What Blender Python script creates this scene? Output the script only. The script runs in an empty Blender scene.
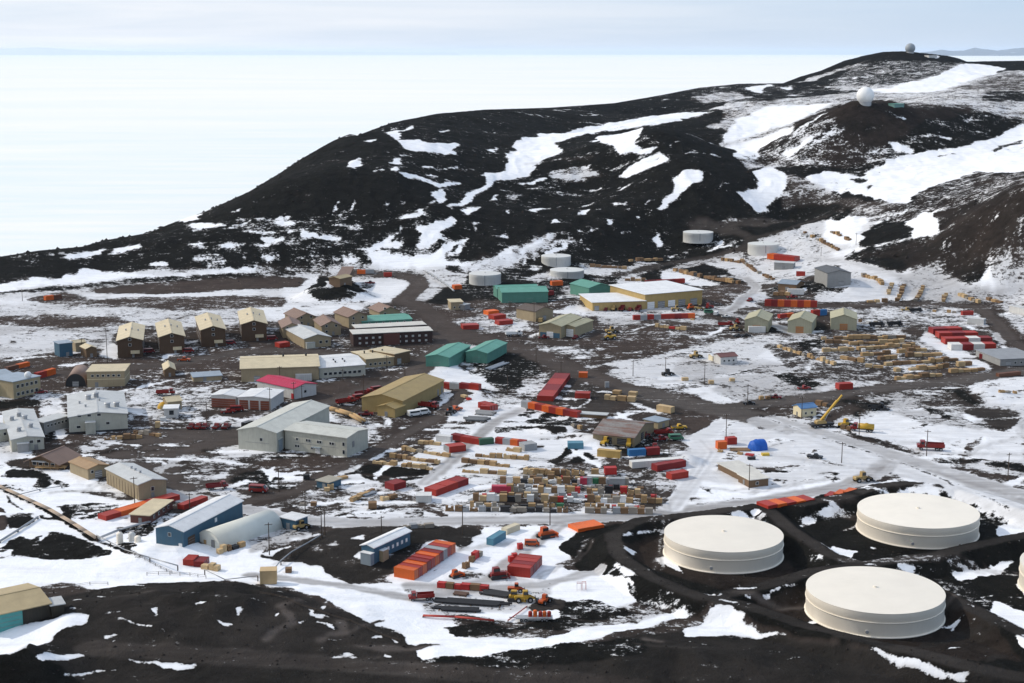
import bpy, math, random
import numpy as np
random.seed(7)
RNG = np.random.RandomState(11)
SC = bpy.context.scene
COL = SC.collection
R = math.radians

# ------------------------------------------------------------------ survey frame
# The place was measured from one station on the hill: bearings (px) + the terrain give real positions.
EYE = 160.0
FOC = 1500.0
PITCH = R(10.9)
SP, CP = math.sin(PITCH), math.cos(PITCH)

def ray(u, v):
    cx = (np.asarray(u, float) - 512) / FOC
    cy = (341.5 - np.asarray(v, float)) / FOC
    dy = CP + cy * SP
    return cx / dy, (-SP + cy * CP) / dy          # dx/dy , dz/dy

def tag(o, label=None, cat=None, group=None, kind=None):
    if label: o['label'] = label
    if cat: o['category'] = cat
    if group: o['group'] = group
    if kind: o['kind'] = kind
    return o

# ------------------------------------------------------------------ noise
_T = RNG.rand(512, 512)
def vnoise(x, y):
    xi = np.floor(x).astype(int); yi = np.floor(y).astype(int)
    fx = x - xi; fy = y - yi
    fx = fx * fx * (3 - 2 * fx); fy = fy * fy * (3 - 2 * fy)
    a = _T[xi % 512, yi % 512]; b = _T[(xi + 1) % 512, yi % 512]
    c = _T[xi % 512, (yi + 1) % 512]; d = _T[(xi + 1) % 512, (yi + 1) % 512]
    return (a * (1 - fx) + b * fx) * (1 - fy) + (c * (1 - fx) + d * fx) * fy - .5

# ------------------------------------------------------------------ terrain height
CTRL = []        # x, y, z
def cp(u, v, Y):
    dx, dz = ray(u, v)
    CTRL.append((dx * Y, Y, EYE + dz * Y))
for a in np.linspace(-.62, .62, 13):
    for Y in (300, 360, 430, 520, 620, 740, 860, 960):
        CTRL.append((a * Y, Y, 0.))
for p in [(-100,285,1040),(0,283,1050),(100,272,1105),(200,272,1105),(300,268,1130),(400,270,1120),(450,274,1100),
          (520,268,1130),(600,262,1165),(680,252,1220),(740,255,1190),(790,262,1150)]: cp(*p)
RIDGE = [(-260,275,1080),(-100,262,1100),(0,257,1120),(38,251,1140),(82,247,1170),(103,241,1190),(147,233.5,1230),(176,222,1260),(205,212,1290),
         (249,192,1340),(279,174,1385),(300,160,1420),(317,150,1450),(335,140,1480),(350,134,1500),(357,136,1520),(391,123,1600),(437,114,1750),
         (484,110,1900),(550,108,2050),(614,103.5,2250),(658,96,2400),(699,88,2550),(740,84,2650),(783,83.6,2750),
         (800,77,2780),(821,71,2800),(844,61,2850),(866,55,2880),(888,51.5,2900),(906,51.5,2900),(923,53,2900),(947,56,2880),(958,58.5,2870),(967,62,2870),(990,61.5,2900),(1024,61,3000),(1100,62,3000),(1250,70,3000)]
_rd = []
for (u0, v0, Y0), (u1, v1, Y1) in zip(RIDGE[:-1], RIDGE[1:]):
    n = max(1, int(round((u1 - u0) / 15)))
    _rd += [(u0 + (u1-u0)*t/n, v0 + (v1-v0)*t/n, Y0 + (Y1-Y0)*t/n) for t in range(n)]
RIDGE = _rd + [RIDGE[-1]]
for i, p in enumerate(RIDGE):
    cp(*p)
    dx, dz = ray(p[0], p[1]); Y = p[2] * 1.13
    CTRL.append((dx * Y, Y, EYE + dz * p[2] - 14))
    if i % 3 == 0:
        Y = p[2] * 1.4
        CTRL.append((dx * Y, Y, -45.))
for p in [(279,181,1275),(338,170,1290),(396,172,1300),(437,190,1290),(230,205,1255),(300,215,1215),(380,218,1210),(200,240,1170),(300,240,1165),(100,258,1140),
          (400,150,1400),(440,215,1220),(470,180,1350),(520,150,1550),(600,140,1800),(700,114,2200),(640,118,2150),(500,130,1700),
          (560,150,1500),(610,138,1520),(650,128,1500),(668,134,1450),(690,153,1400),(705,164,1370),(718,190,1320),(735,215,1280),
          (600,185,1380),(560,200,1330),(500,200,1300),(650,200,1300),(600,230,1230),(520,235,1200),(660,235,1250),
          (640,122,1760),(690,122,1800),(740,150,1570),(752,185,1345),(770,225,1250),(800,215,1300),(735,120,1900),
          (865,102,1500),(848,103.5,1490),(832,109,1490),(885,103,1500),(915,107,1520),(945,106,1550),(970,107,1560),(812,118,1490),(785,132,1490),(760,147,1500),
          (760,163,1430),(800,165,1405),(850,168,1385),(900,160,1390),(950,145,1430),(1000,132,1490),(1050,122,1530),(865,130,1445),(820,140,1440),(910,135,1440),
          (800,100,2000),(740,100,2050),(865,99,1850),(900,98,1900),(960,95,1900),(1020,90,2000),(1080,90,2000),
          (830,92,2450),(870,90,2430),(920,88,2420),(960,74,2600),(1000,70,2700),(1024,68,2800),(800,90,2500),(985,92,1750),(1024,94,1750),
          (850,200,1280),(950,180,1300),(1020,165,1320),(800,190,1330),(1080,150,1340),
          (841,252,1150),(875,245,1140),(908,238,1130),(940,234,1110),(972,221,1080),(1024,196,1050),(1080,180,1030),(1160,170,1010),
          (860,272,1070),(920,280,1030),(980,285,1000),(1040,285,990),(1024,250,1015),(960,262,1050),(1100,275,960),(1200,270,940)]: cp(*p)
CTRL = np.array(CTRL)

def wcoord(x, y):
    return x / y * 1500., 1500. * np.log(y / 300.)
cu, cw = wcoord(CTRL[:, 0], CTRL[:, 1])
def phi(r2): return -np.sqrt(r2 + 22. ** 2)
_n = len(cu)
_A = np.zeros((_n + 1, _n + 1))
_A[:_n, :_n] = phi((cu[:, None] - cu) ** 2 + (cw[:, None] - cw) ** 2)
_A[:_n, :_n] -= 0.6 * np.eye(_n)
_A[_n, :_n] = _A[:_n, _n] = 1
_W = np.linalg.solve(_A, np.append(CTRL[:, 2], 0))

# grid : bearings (tangent) by depth
du = 1.3 / FOC
a_in = np.arange(-.385, .385, du)
a_out = np.linspace(.39, .66, 45)
GA = np.concatenate([-a_out[::-1], a_in, a_out])
gy = [6., 25, 50, 80, 110, 140, 170, 200, 225, 250, 270, 285, 297, 306]
vv = np.arange(768, 262, -.8)
gy += list(EYE / np.tan(PITCH + np.arctan((vv - 341.5) / FOC)))
while gy[-1] < 3350: gy.append(gy[-1] + (2.4 if gy[-1] < 1500 else 4.2 if gy[-1] < 2200 else 7))
while gy[-1] < 4200: gy.append(gy[-1] + 60)
GY = np.array(gy)
GA.sort(); NA, NY = len(GA), len(GY)

def rbf(u, w):
    out = np.empty(u.shape)
    f = out.ravel(); uf = u.ravel(); wf = w.ravel()
    for s in range(0, len(f), 20000):
        r2 = (uf[s:s+20000, None] - cu) ** 2 + (wf[s:s+20000, None] - cw) ** 2
        f[s:s+20000] = phi(r2) @ _W[:_n] + _W[_n]
    return out
ca = np.linspace(GA[0], GA[-1], 240)
cy_ = np.exp(np.linspace(math.log(290), math.log(4300), 320))
_u, _w = np.meshgrid(ca * 1500, 1500 * np.log(cy_ / 300))
HC = rbf(_u, _w)                                   # [Y, a]
def bil(arr, fy, fx):
    j = np.clip(np.floor(fy).astype(int), 0, arr.shape[0] - 2); i = np.clip(np.floor(fx).astype(int), 0, arr.shape[1] - 2)
    ty = fy - j; tx = fx - i
    return (arr[j, i] * (1 - tx) + arr[j, i + 1] * tx) * (1 - ty) + (arr[j + 1, i] * (1 - tx) + arr[j + 1, i + 1] * tx) * ty
A2, Y2 = np.meshgrid(GA, GY)
X2 = A2 * Y2
fy = (np.log(np.maximum(Y2, 290)) - math.log(290)) / (math.log(4300) - math.log(290)) * 319
fx = (A2 - ca[0]) / (ca[-1] - ca[0]) * 239
H = bil(HC, np.clip(fy, 0, 319), np.clip(fx, 0, 239))
hill = np.clip((np.abs(H) - 1.5) / 14, 0, 1) * np.clip((Y2 - 950) / 120, 0, 1)
H *= np.clip((Y2 - 800) / 250, 0, 1) * .9 + .1
def fbm(x, y, l, o):
    s = 0; k = 1
    for i in range(o):
        s = s + vnoise(x / l + 17 * i, y / l + 5 * i) * k; l *= .47; k *= .52
    return s
rough = fbm(X2, Y2, 90, 5)
rid = 0.5 - np.abs(fbm(X2 + 300, Y2 * .8, 55, 4))
H += hill * (3.2 * rough + 3.0 * (rid - .35) + 2.2 * (.3 - np.abs(fbm(X2 * 1.2, Y2 * .5 + 50, 26, 3))))
H += (1 - hill) * (.5 * fbm(X2, Y2, 30, 2) + .22 * fbm(X2 + 99, Y2, 5, 2)) * np.clip((Y2 - 300) / 60, 0, 1)
# skyline as surveyed: no rise behind may stand above it
_su, _sv = np.array([p[0] for p in RIDGE]), np.array([p[1] for p in RIDGE])
_sx, _sz = ray(_su, _sv); _o = np.argsort(_sx)
_cap = EYE + np.interp(GA, _sx[_o], _sz[_o])[None, :] * Y2 + .9 * vnoise(X2 / 9, Y2 / 9) * np.clip(Y2 / 1500, 0, 2)
H = np.where(Y2 > 1085, np.minimum(H, _cap), H)
near = np.clip(1 - Y2 / 345., 0, 1)
H = H + 157.5 * near ** 1.25 - 1.7 * (near > .985)

def flat_pt(u, v):
    dx, dz = ray(u, v); Y = -EYE / dz
    return np.array([dx * Y, Y]).T if np.ndim(Y) else np.array([dx * Y, Y])
def crest_pt(u, v, z=3.6):
    dx, dz = ray(u, v); Y = (z - EYE) / dz
    return np.array([dx * Y, Y])
def seg_dist(px, py, pts):
    best = np.full(px.shape, 1e9)
    for (x0, y0), (x1, y1) in zip(pts[:-1], pts[1:]):
        ex, ey = x1 - x0, y1 - y0
        t = np.clip(((px - x0) * ex + (py - y0) * ey) / (ex * ex + ey * ey + 1e-9), 0, 1)
        best = np.minimum(best, np.hypot(px - x0 - t * ex, py - y0 - t * ey))
    return best
# containment berms round the fuel tanks, mounds and knolls
BERMS = [[(612,536),(640,521),(706,514),(762,506),(800,505),(850,496),(878,487),(905,484)],
         [(905,484),(960,489),(1000,501),(1060,520)],
         [(612,536),(618,556),(650,578),(700,598),(740,605),(790,622),(850,645),(900,659),(960,672),(1060,686)],
         [(724,596),(770,586),(815,572),(862,566),(935,556),(1000,541),(1060,530)],
         [(764,507),(790,530),(830,556),(862,566),(905,578),(950,598),(990,618),(1040,644)]]
msk = (Y2 > 330) & (Y2 < 620)
for b in BERMS:
    p = [crest_pt(*q) for q in b]
    d = seg_dist(X2[msk], Y2[msk], p)
    hb = 4.0 * np.clip((9.0 - d) / 6., 0, 1)
    H[msk] = np.maximum(H[msk], hb + .12 * vnoise(X2[msk] / 3, Y2[msk] / 3))
def mound(u, v, rx, ry, h, pw=1.5):
    c = flat_pt(u, v)
    global H
    q = ((X2 - c[0]) / rx) ** 2 + ((Y2 - c[1]) / ry) ** 2
    H += h * np.clip(1 - q, 0, 1) ** pw * (1 + .5 * vnoise(X2 / 7, Y2 / 7))
mound(335, 293, 32, 42, 9)
mound(14, 676, 22, 20, 7, 2.)
mound(200, 622, 70, 40, 5)
mound(560, 662, 70, 30, 2.5)
mound(850, 672, 80, 24, 2.5)
mound(395, 548, 36, 26, 2.0)
mound(835, 289, 60, 40, 5)
mound(730, 297, 34, 40, 3)
for (u, v, r, h) in [(470,394,14,2.2),(575,303,16,3),(556,306,14,2.5),(590,440,12,2),(436,371,20,2.2),(560,430,16,2),(985,395,18,2),(160,553,20,2.5),(690,462,8,2.2)]:
    mound(u, v, r, r, h)

for (u, v, rp) in [(723,553.8,58.9),(874,612.5,67.6),(917,530,59),(1088,590,66)]:      # level pads for the tanks
    c = flat_pt(u, v); dist = np.hypot(X2 - c[0], Y2 - c[1]); r0 = rp * (c[1] * CP + EYE * SP) / FOC
    t = np.clip((r0 + 4.5 - dist) / 3.5, 0, 1); H = H * (1 - t) + .05 * t

def height(x, y):
    x = np.asarray(x, float); y = np.asarray(y, float)
    a = x / y
    i = np.interp(a, GA, np.arange(NA)); j = np.interp(y, GY, np.arange(NY))
    return bil(H, j, i)
_lo = 12
def P(u, v):
    """point on the terrain along a survey bearing (arrays welcome)"""
    u = np.atleast_1d(np.asarray(u, float)); v = np.atleast_1d(np.asarray(v, float))
    out = np.empty((len(u), 3))
    ys = GY[_lo:]
    for k in range(len(u)):
        dx, dz = ray(u[k], v[k])
        i = min(max(np.searchsorted(GA, dx) - 1, 0), NA - 2)
        t = (dx - GA[i]) / (GA[i + 1] - GA[i])
        hh = H[_lo:, i] * (1 - t) + H[_lo:, i + 1] * t
        gap = hh - (EYE + dz * ys)
        w = np.nonzero(gap >= 0)[0]
        if len(w) == 0: Y = 3000.
        elif w[0] == 0: Y = ys[0]
        else:
            j = w[0]; Y = ys[j - 1] + (ys[j] - ys[j - 1]) * (-gap[j - 1]) / (gap[j] - gap[j - 1])
        out[k] = (dx * Y, Y, EYE + dz * Y)
    return out[0] if len(out) == 1 else out
def mpp(p):
    """metres per px of upright height at a point"""
    dep = p[1] * CP - (p[2] - EYE) * SP
    return dep / FOC / math.cos(math.atan2(EYE - p[2], p[1]))
# ------------------------------------------------------------------ what lies on the ground: snow cover, soil, dirt, some painted light and shade
snow = np.full(H.shape, .25); tint = np.full(H.shape, .75); dirt = np.full(H.shape, .25)
isroad = np.zeros(H.shape, bool)
far_ = np.clip((Y2 - 1000) / 300, 0, 1)
# boundaries wander: the plan is looked up through a wandering offset, in metres on the ground
WX = X2 + (3.6 + 8 * far_) * fbm(X2 + 40, Y2, 14 + 26 * far_, 4); WY = Y2 + (4.6 + 11 * far_) * fbm(X2, Y2 + 70, 16 + 26 * far_, 4)
AW = WX / np.maximum(WY, 3); IY = 1. / np.maximum(WY, 3)
#        snow  tint  dirt
KIND = {'S': (1.13, .1, .03), 'T': (.86, .6, .28), 's': (.56, .6, .36), 'm': (.38, .6, .4), 'q': (.02, .33, .75), 'K': (.0, -.2, .0), 'v': (.13, .30, .05), 'f': (.11, -.1, .05), 'k': (.22, -.1, .05), 'h': (.36, -.05, .05),
        'B': (.05, 1., .2), 'b': (.27, 1., .18), 'W': (.97, .5, .42), 'G': (.66, .65, .7), 'O': (.08, .20, .6), 'd': (.71, .6, .46),
        'C': (.04, .34, .0), 'c': (.34, .36, .05), 'R': (.93, .7, .84), 't': (.06, .9, .75), 'D': (.22, .9, 1.05), 'r': (.10, 1., .55), 'g': (.12, .5, .6)}
def poly(kind, pts):
    q = []
    for (u0, v0), (u1, v1) in zip(pts, pts[1:] + pts[:1]):
        n = max(1, int(math.hypot(u1 - u0, v1 - v0) / 9))
        for t in range(n): q.append((u0 + (u1 - u0) * t / n, v0 + (v1 - v0) * t / n))
    q = np.array(q)
    g = P(q[:, 0], q[:, 1])
    pa = g[:, 0] / g[:, 1]; py = 1 / g[:, 1]
    i0, i1 = np.searchsorted(GA, [pa.min(), pa.max()]); j0, j1 = np.searchsorted(GY, [1 / py.max(), 1 / py.min()])
    i1 = min(i1 + 8, NA); j1 = min(j1 + 8, NY); i0 = max(0, i0 - 8); j0 = max(0, j0 - 8)
    X = AW[j0:j1, i0:i1]; Yv = IY[j0:j1, i0:i1]
    ins = np.zeros(X.shape, bool)
    for k in range(len(pa)):
        x0, y0, x1, y1 = pa[k], py[k], pa[k - 1], py[k - 1]
        if y0 == y1: continue
        ins ^= ((y0 > Yv) != (y1 > Yv)) & (X < (x1 - x0) * (Yv - y0) / (y1 - y0) + x0)
    if kind == 'S' and 268 < min(p[1] for p in pts) and max(p[1] for p in pts) < 530 and not (min(p[0] for p in pts) > 670 and min(p[1] for p in pts) > 415): kind = 'T'
    s, t, d = KIND[kind]
    snow[j0:j1, i0:i1][ins] = s; tint[j0:j1, i0:i1][ins] = t; dirt[j0:j1, i0:i1][ins] = d
def C5(u0, v0, s, pts): return [(u0 + x / s, v0 + y / s) for x, y in pts]
def road(kind, width, pts, is_road=True):
    q = []
    for (u0, v0), (u1, v1) in zip(pts[:-1], pts[1:]):
        n = max(1, int(math.hypot(u1 - u0, v1 - v0) / 12))
        for t in range(n): q.append((u0 + (u1 - u0) * t / n, v0 + (v1 - v0) * t / n))
    q.append(pts[-1]); q = np.array(q); g = P(q[:, 0], q[:, 1])
    m = 25
    i0, i1 = np.searchsorted(GA, [(g[:, 0] / g[:, 1]).min() - .03, (g[:, 0] / g[:, 1]).max() + .03]); j0, j1 = np.searchsorted(GY, [g[:, 1].min() - m, g[:, 1].max() + m])
    sl = np.s_[j0:j1, i0:i1]
    d = seg_dist(X2[sl], Y2[sl], [(p[0], p[1]) for p in g])
    ins = d + 1.6 * vnoise(X2[sl] / 4, Y2[sl] / 4) < width / 2
    s, t, dd = KIND[kind]
    rut = vnoise(d / 1.15, X2[sl] * .015 + Y2[sl] * .012)[ins]
    snow[sl][ins] = s + .25 * rut; tint[sl][ins] = t; dirt[sl][ins] = dd + .75 * rut
    if is_road: isroad[sl] |= ins

# hills first -------------------------------------------------------
hm = (Y2 > 1080)
snow[hm] = .09; tint[hm] = -.1; dirt[hm] = .05
nh = (Y2 < 330); snow[nh] = .08; tint[nh] = .2; dirt[nh] = .6
a3 = lambda pts: C5(250, 80, 3.413, pts); a4 = lambda pts: C5(500, 80, 3.413, pts); a5 = lambda pts: C5(724, 30, 3.413, pts); a2 = lambda pts: C5(0, 150, 3.413, pts)
poly('f', a3([(-420,470),(-200,440),(60,450),(400,430),(560,430),(700,500),(640,600),(400,640),(0,640),(-300,640),(-560,560)]))
poly('k', a3([(-120,470),(60,460),(200,470),(420,450),(560,440),(700,500),(640,600),(400,640),(100,640),(120,560),(-60,520)]))
for p in [(182,221,14,3),(205,226,20,2.5),(262,232,18,2),(232,246,16,2),(212,258,22,3),(300,252,16,2.4),(330,238,14,2),(262,258,20,2),(352,262,16,3),(390,245,12,3),(196,244,10,2),(160,262,12,2),(288,222,16,2),(340,224,12,2),(408,216,9,2),(246,219,9,1.6)]:
    u, v, a, c = p; poly('S', [(u-a,v+.4*c),(u-.4*a,v-.8*c),(u+.2*a,v-c),(u+a,v-.3*c),(u+.5*a,v+.5*c),(u-.3*a,v+c)])
poly('S', [(60,255),(86,252),(100,249),(103,252),(80,258),(66,261)]); poly('S', [(106,252),(140,245),(144,247),(112,254)])
poly('K', a3([(-60,340),(60,340),(300,300),(500,315),(640,370),(650,420),(560,430),(300,440),(60,450),(-200,420)]))
poly('K', a3([(0,360),(340,180),(430,185),(380,250),(300,300),(60,345)]))
poly('f', a3([(430,130),(860,130),(860,330),(640,350),(500,300),(430,250)]))
poly('f', [(430,250),(470,215),(520,230),(600,258),(560,275),(450,275)])
for p in [[(470,205),(490,178),(555,152),(520,185),(490,205)], [(490,208),(560,205),(620,220),(700,215),(715,262),(640,250),(560,245),(520,235)], [(360,213),(420,200),(400,215)],
          [(320,285),(360,260),(355,275),(385,295),(350,308),(330,300)], [(470,285),(530,268),(510,290)], [(478,312),(510,293),(505,310)],
          [(500,318),(560,318),(600,335),(640,352),(730,350),(700,362),(650,367),(590,342)], [(565,490),(640,480),(680,470),(690,490),(640,530),(660,545),(610,570),(570,575)],
          [(590,605),(620,590),(700,550),(720,555),(640,600),(580,622)], [(740,450),(800,430),(770,465)], [(800,240),(845,230),(830,248)], [(410,575),(420,560),(460,530),(520,490),(470,540),(420,582)],
          [(640,370),(660,370),(670,420),(650,430),(630,400)], [(820,415),(870,385),(860,410)], [(880,400),(945,390),(930,412)], [(920,355),(1010,335),(1024,340),(960,355)], [(630,175),(670,165),(645,182)],
          [(60,470),(150,450),(120,470)], [(160,520),(330,540),(300,545),(180,535)], [(330,490),(400,485),(370,500)], [(290,415),(297,415),(297,460),(290,460)],[(338,420),(346,420),(346,455),(338,455)], [(20,540),(110,540),(120,555),(60,555)]]: poly('S', a3(p))
poly('S', [(509,143),(538,135.7),(582,130),(602.6,124),(638,118),(676,113.7),(714,111.6),(687.5,118),(658,125.4),(626,128),(588,134),(553,143),(567,149),(544,157.6),(534,171),(500,182.5),
           (478.5,196),(461,208),(452,210),(455,204.5),(490,182.5),(487,173),(499,171),(513.7,150),(508,143)])
poly('S', a4([(320,200),(440,175),(480,195),(460,225),(480,240),(540,235),(510,255),(440,248),(400,255),(385,225)]))
poly('S', a4([(400,325),(480,270),(550,250),(585,265),(500,310),(440,332)]))
poly('d', a4([(170,325),(290,290),(345,308),(270,350),(200,345)]))
poly('S', a4([(515,450),(560,415),(592,390),(588,340),(640,305),(705,300),(680,340),(660,350),(630,395),(560,440)]))
poly('k', a4([(0,400),(200,340),(280,360),(130,420),(0,430)])); poly('d', a4([(30,400),(100,390),(60,410)])); poly('S', a4([(380,420),(430,420),(420,428)]))
poly('s', a4([(-150,640),(0,590),(100,550),(220,510),(190,545),(290,540),(220,560),(100,605),(40,660),(-60,680)]))
poly('d', a4([(40,600),(120,560),(220,512),(190,545),(120,580),(50,612)])); poly('S', a4([(310,520),(340,508),(330,525)])); poly('S', a4([(530,540),(545,530),(560,560),(500,595),(540,570)]))
poly('S', a4([(450,470),(510,465),(480,480)])); poly('S', a4([(560,580),(600,580),(590,590)])); poly('k', a4([(650,510),(780,520),(820,560),(640,590)]))
# far plain and upper snow
poly('s', [(724,88),(860,84),(1024,70),(1080,70),(1080,130),(960,108),(880,100),(780,125),(724,150)])
poly('k', [(690,88),(742,84),(800,84),(860,92),(770,100),(690,104)])
poly('d', a4([(705,90),(930,95),(1024,82),(1024,120),(930,150),(850,175),(750,160),(700,155),(830,125)]))
poly('S', a4([(760,205),(900,180),(960,160),(1010,175),(900,230),(860,280),(810,270),(780,240)]))
poly('S', a4([(835,25),(930,15),(880,45)])); poly('S', a4([(960,25),(990,20),(990,38)])); poly('s', a4([(640,60),(800,40),(860,60),(700,80)]))
poly('K', a5([(200,185),(330,140),(410,105),(560,72),(680,80),(760,88),(830,112),(700,130),(480,120),(380,150),(300,180)]))
poly('h', a5([(360,190),(440,120),(560,100),(830,112),(760,160),(680,180),(560,188)]))
poly('S', a5([(460,205),(560,200),(600,190),(690,165),(740,150),(840,112),(960,130),(900,155),(800,180),(780,195),(720,212),(560,215)]))
poly('d', a5([(240,180),(400,130),(540,88),(440,125),(300,175)])); poly('S', a5([(695,88),(730,88),(728,97),(700,97)]))
poly('k', a5([(880,240),(900,208),(1024,208),(1024,245)])); poly('m', a5([(780,200),(960,150),(1024,150),(1024,205),(900,205)]))
poly('K', a5([(830,105),(1024,105),(1024,125),(960,130)]))
# the cone hill
poly('s', a5([(0,260),(150,258),(370,250),(380,300),(340,460),(200,470),(60,470),(0,400)]))
poly('S', a5([(0,350),(60,300),(150,262),(300,255),(370,250),(320,270),(220,322),(110,350),(0,380)])); poly('S', a5([(0,400),(100,375),(220,335),(250,350),(180,400),(100,435),(20,430)]))
poly('c', a5([(80,450),(150,390),(280,330),(380,270),(480,240),(700,250),(860,280),(740,400),(560,450),(400,480),(330,462),(200,465)]))
poly('C', a5([(230,320),(390,255),(480,238),(580,245),(640,270),(850,270),(850,295),(720,310),(640,350),(600,390),(480,400),(420,360),(380,290),(260,335)]))
poly('k', a5([(640,330),(720,310),(860,280),(1000,300),(860,370),(720,410),(640,430),(540,430)]))
poly('S', a5([(210,405),(300,365),(300,380),(230,420)])); poly('S', a5([(570,370),(600,385),(650,420),(640,432),(590,420)])); poly('d', a5([(160,455),(200,430),(185,460)]))
# valley and snow slope below it
poly('S', a5([(290,510),(340,480),(440,500),(560,455),(700,420),(860,390),(1024,330),(1180,280),(1180,460),(1024,480),(860,490),(700,540),(620,590),(560,592),(480,572),(320,560)]))
poly('m', a5([(180,490),(290,510),(350,570),(480,590),(330,610),(190,620)])); poly('m', a5([(400,590),(640,590),(600,640),(470,650),(420,630)]))
for p in [[(370,470),(440,465),(470,490),(400,495)], [(410,505),(465,510),(460,530),(440,530)], [(468,540),(490,530),(492,555)], [(330,520),(385,520),(380,535)], [(390,560),(420,555),(415,572)], [(905,410),(1024,370),(1024,385),(910,418)]]: poly('k', a5(p))
poly('c', a5([(640,585),(700,545),(860,485),(1024,490),(1180,470),(1180,560),(1024,565),(850,592),(720,622),(610,650),(520,640),(560,605)]))
poly('S', a5([(620,650),(720,612),(860,600),(960,580),(1024,562),(1180,520),(1180,540),(1000,595),(830,672),(650,690)]))
poly('S', a5([(90,480),(180,470),(222,520),(195,560),(145,600),(110,625),(60,590),(30,550),(110,540)]))
poly('K', a5([(-40,380),(20,400),(70,470),(120,520),(30,550),(90,610),(100,640),(-60,640),(-80,420)]))  # shade on the ridge's right flank, painted in as black ground
poly('g', a5([(-120,645),(100,640),(260,655),(200,683),(100,700),(-100,690)]))
poly('S', a5([(320,690),(420,632),(480,640),(492,665),(470,700)]))
l5 = lambda pts: C5(834, 220, 5.38, pts); l4 = lambda pts: C5(660, 220, 5.38, pts)
poly('d', l4([(330,170),(520,120),(620,80),(860,0),(1200,0),(1100,120),(1000,200),(900,280),(700,330),(520,350),(440,320),(330,260),(230,230)]))
poly('S', l5([(-40,0),(180,0),(150,60),(200,90),(100,140),(-40,110)])); poly('S', l5([(390,0),(760,-10),(600,70),(430,95)]))
poly('K', l5([(170,60),(250,0),(390,0),(425,85),(250,120),(130,150)]))
poly('K', l5([(50,195),(400,110),(560,85),(800,12),(1024,-70),(1300,-130),(1300,120),(1024,215),(720,365),(560,300),(400,275),(170,255)]))
poly('k', l5([(400,110),(560,85),(800,12),(1024,-70),(1300,-130),(1300,60),(1024,120),(600,200)]))
poly('S', l5([(-20,180),(160,145),(420,88),(560,78),(380,106),(180,158),(0,200)])); poly('s', l5([(560,70),(800,0),(820,8),(640,70)]))
poly('s', l5([(380,260),(440,240),(540,260),(700,185),(650,225),(540,300),(420,300)]))
poly('S', l5([(730,365),(860,290),(1024,215),(1300,120),(1300,300),(1024,300),(920,375),(800,385)])); poly('k', l5([(930,290),(1024,250),(1024,300),(950,320)])); poly('k', l5([(780,340),(870,318),(860,330),(790,352)]))
poly('v', [(930,212),(976,203),(1024,194),(1080,180),(1080,255),(1024,258),(1005,266),(985,272),(960,282),(940,272),(905,262),(940,235)]); poly('v', [(850,256),(906,242),(940,235),(975,222),(1024,198),(1024,225),(960,258),(905,262)])
poly('s', [(905,268),(925,264),(964,253),(948,266),(930,278),(912,278)]); poly('S', [(985,272),(1005,264),(1030,252),(1080,235),(1080,285),(1024,282),(1000,290),(975,286)])
# town, far left ------------------------------------------------------
l1 = lambda pts: C5(0, 240, 4, pts); c2 = lambda pts: C5(220, 240, 4, pts)
poly('d', [(-160,292),(0,284),(120,272),(256,266),(420,268),(520,280),(430,300),(400,300),(300,320),(118,330),(110,345),(0,372),(-160,380)])
poly('S', l1([(-300,190),(0,180),(180,145),(330,112),(480,130),(700,140),(1023,100),(1023,140),(500,150),(200,190),(-300,230)]))
poly('K', l1([(-300,120),(0,120),(240,100),(330,105),(300,140),(260,130),(230,160),(190,150),(110,150),(0,180),(-300,190)]))
poly('G', l1([(40,196),(500,160),(1023,118),(1023,140),(400,190),(200,200)])); poly('k', l1([(330,190),(560,155),(1023,125),(1023,135),(500,175)]))
poly('B', l1([(360,200),(560,178),(1023,143),(1023,192),(640,212),(430,214)])); poly('S', l1([(-200,240),(360,218),(640,216),(1023,197),(1023,222),(560,238),(380,242),(0,256),(-200,260)]))
poly('b', l1([(240,268),(300,235),(470,240),(940,222),(1023,250),(900,278),(700,285),(600,255),(450,272)])); poly('b', l1([(100,240),(250,205),(370,235),(240,260)]))
poly('b', l1([(-200,315),(0,306),(250,298),(470,308),(560,330),(400,350),(200,345),(-200,340)])); poly('G', l1([(-200,350),(0,345),(450,365),(440,400),(380,440),(240,440),(-200,470)]))
poly('d', l1([(0,380),(120,360),(300,370),(420,390),(340,430),(100,440),(0,430)])); poly('S', l1([(400,440),(460,405),(470,490),(380,490)]))
poly('S', c2([(235,255),(260,190),(350,158),(380,150),(500,148),(640,165),(770,172),(800,200),(740,242),(640,250),(420,252)]))
poly('K', c2([(340,210),(400,150),(520,150),(560,190),(580,205),(500,232),(398,240)])); poly('S', c2([(425,170),(460,165),(470,185),(440,190)])); poly('k', c2([(560,170),(620,165),(630,190),(580,195)]))
poly('S', c2([(60,270),(240,260),(560,262),(600,275),(380,295),(250,325),(180,300)]))
poly('d', c2([(640,100),(850,90),(1023,160),(900,200),(800,260),(760,240),(810,200),(760,160),(620,150),(480,140)])); poly('S', c2([(600,60),(800,60),(1000,100),(830,110),(640,110)]))
poly('K', c2([(830,250),(900,190),(1010,170),(1100,180),(1100,260),(900,262)])); poly('B', c2([(860,300),(900,260),(1000,290),(1020,340),(900,330)])); poly('S', c2([(810,285),(860,275),(880,310),(850,320)]))
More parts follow.
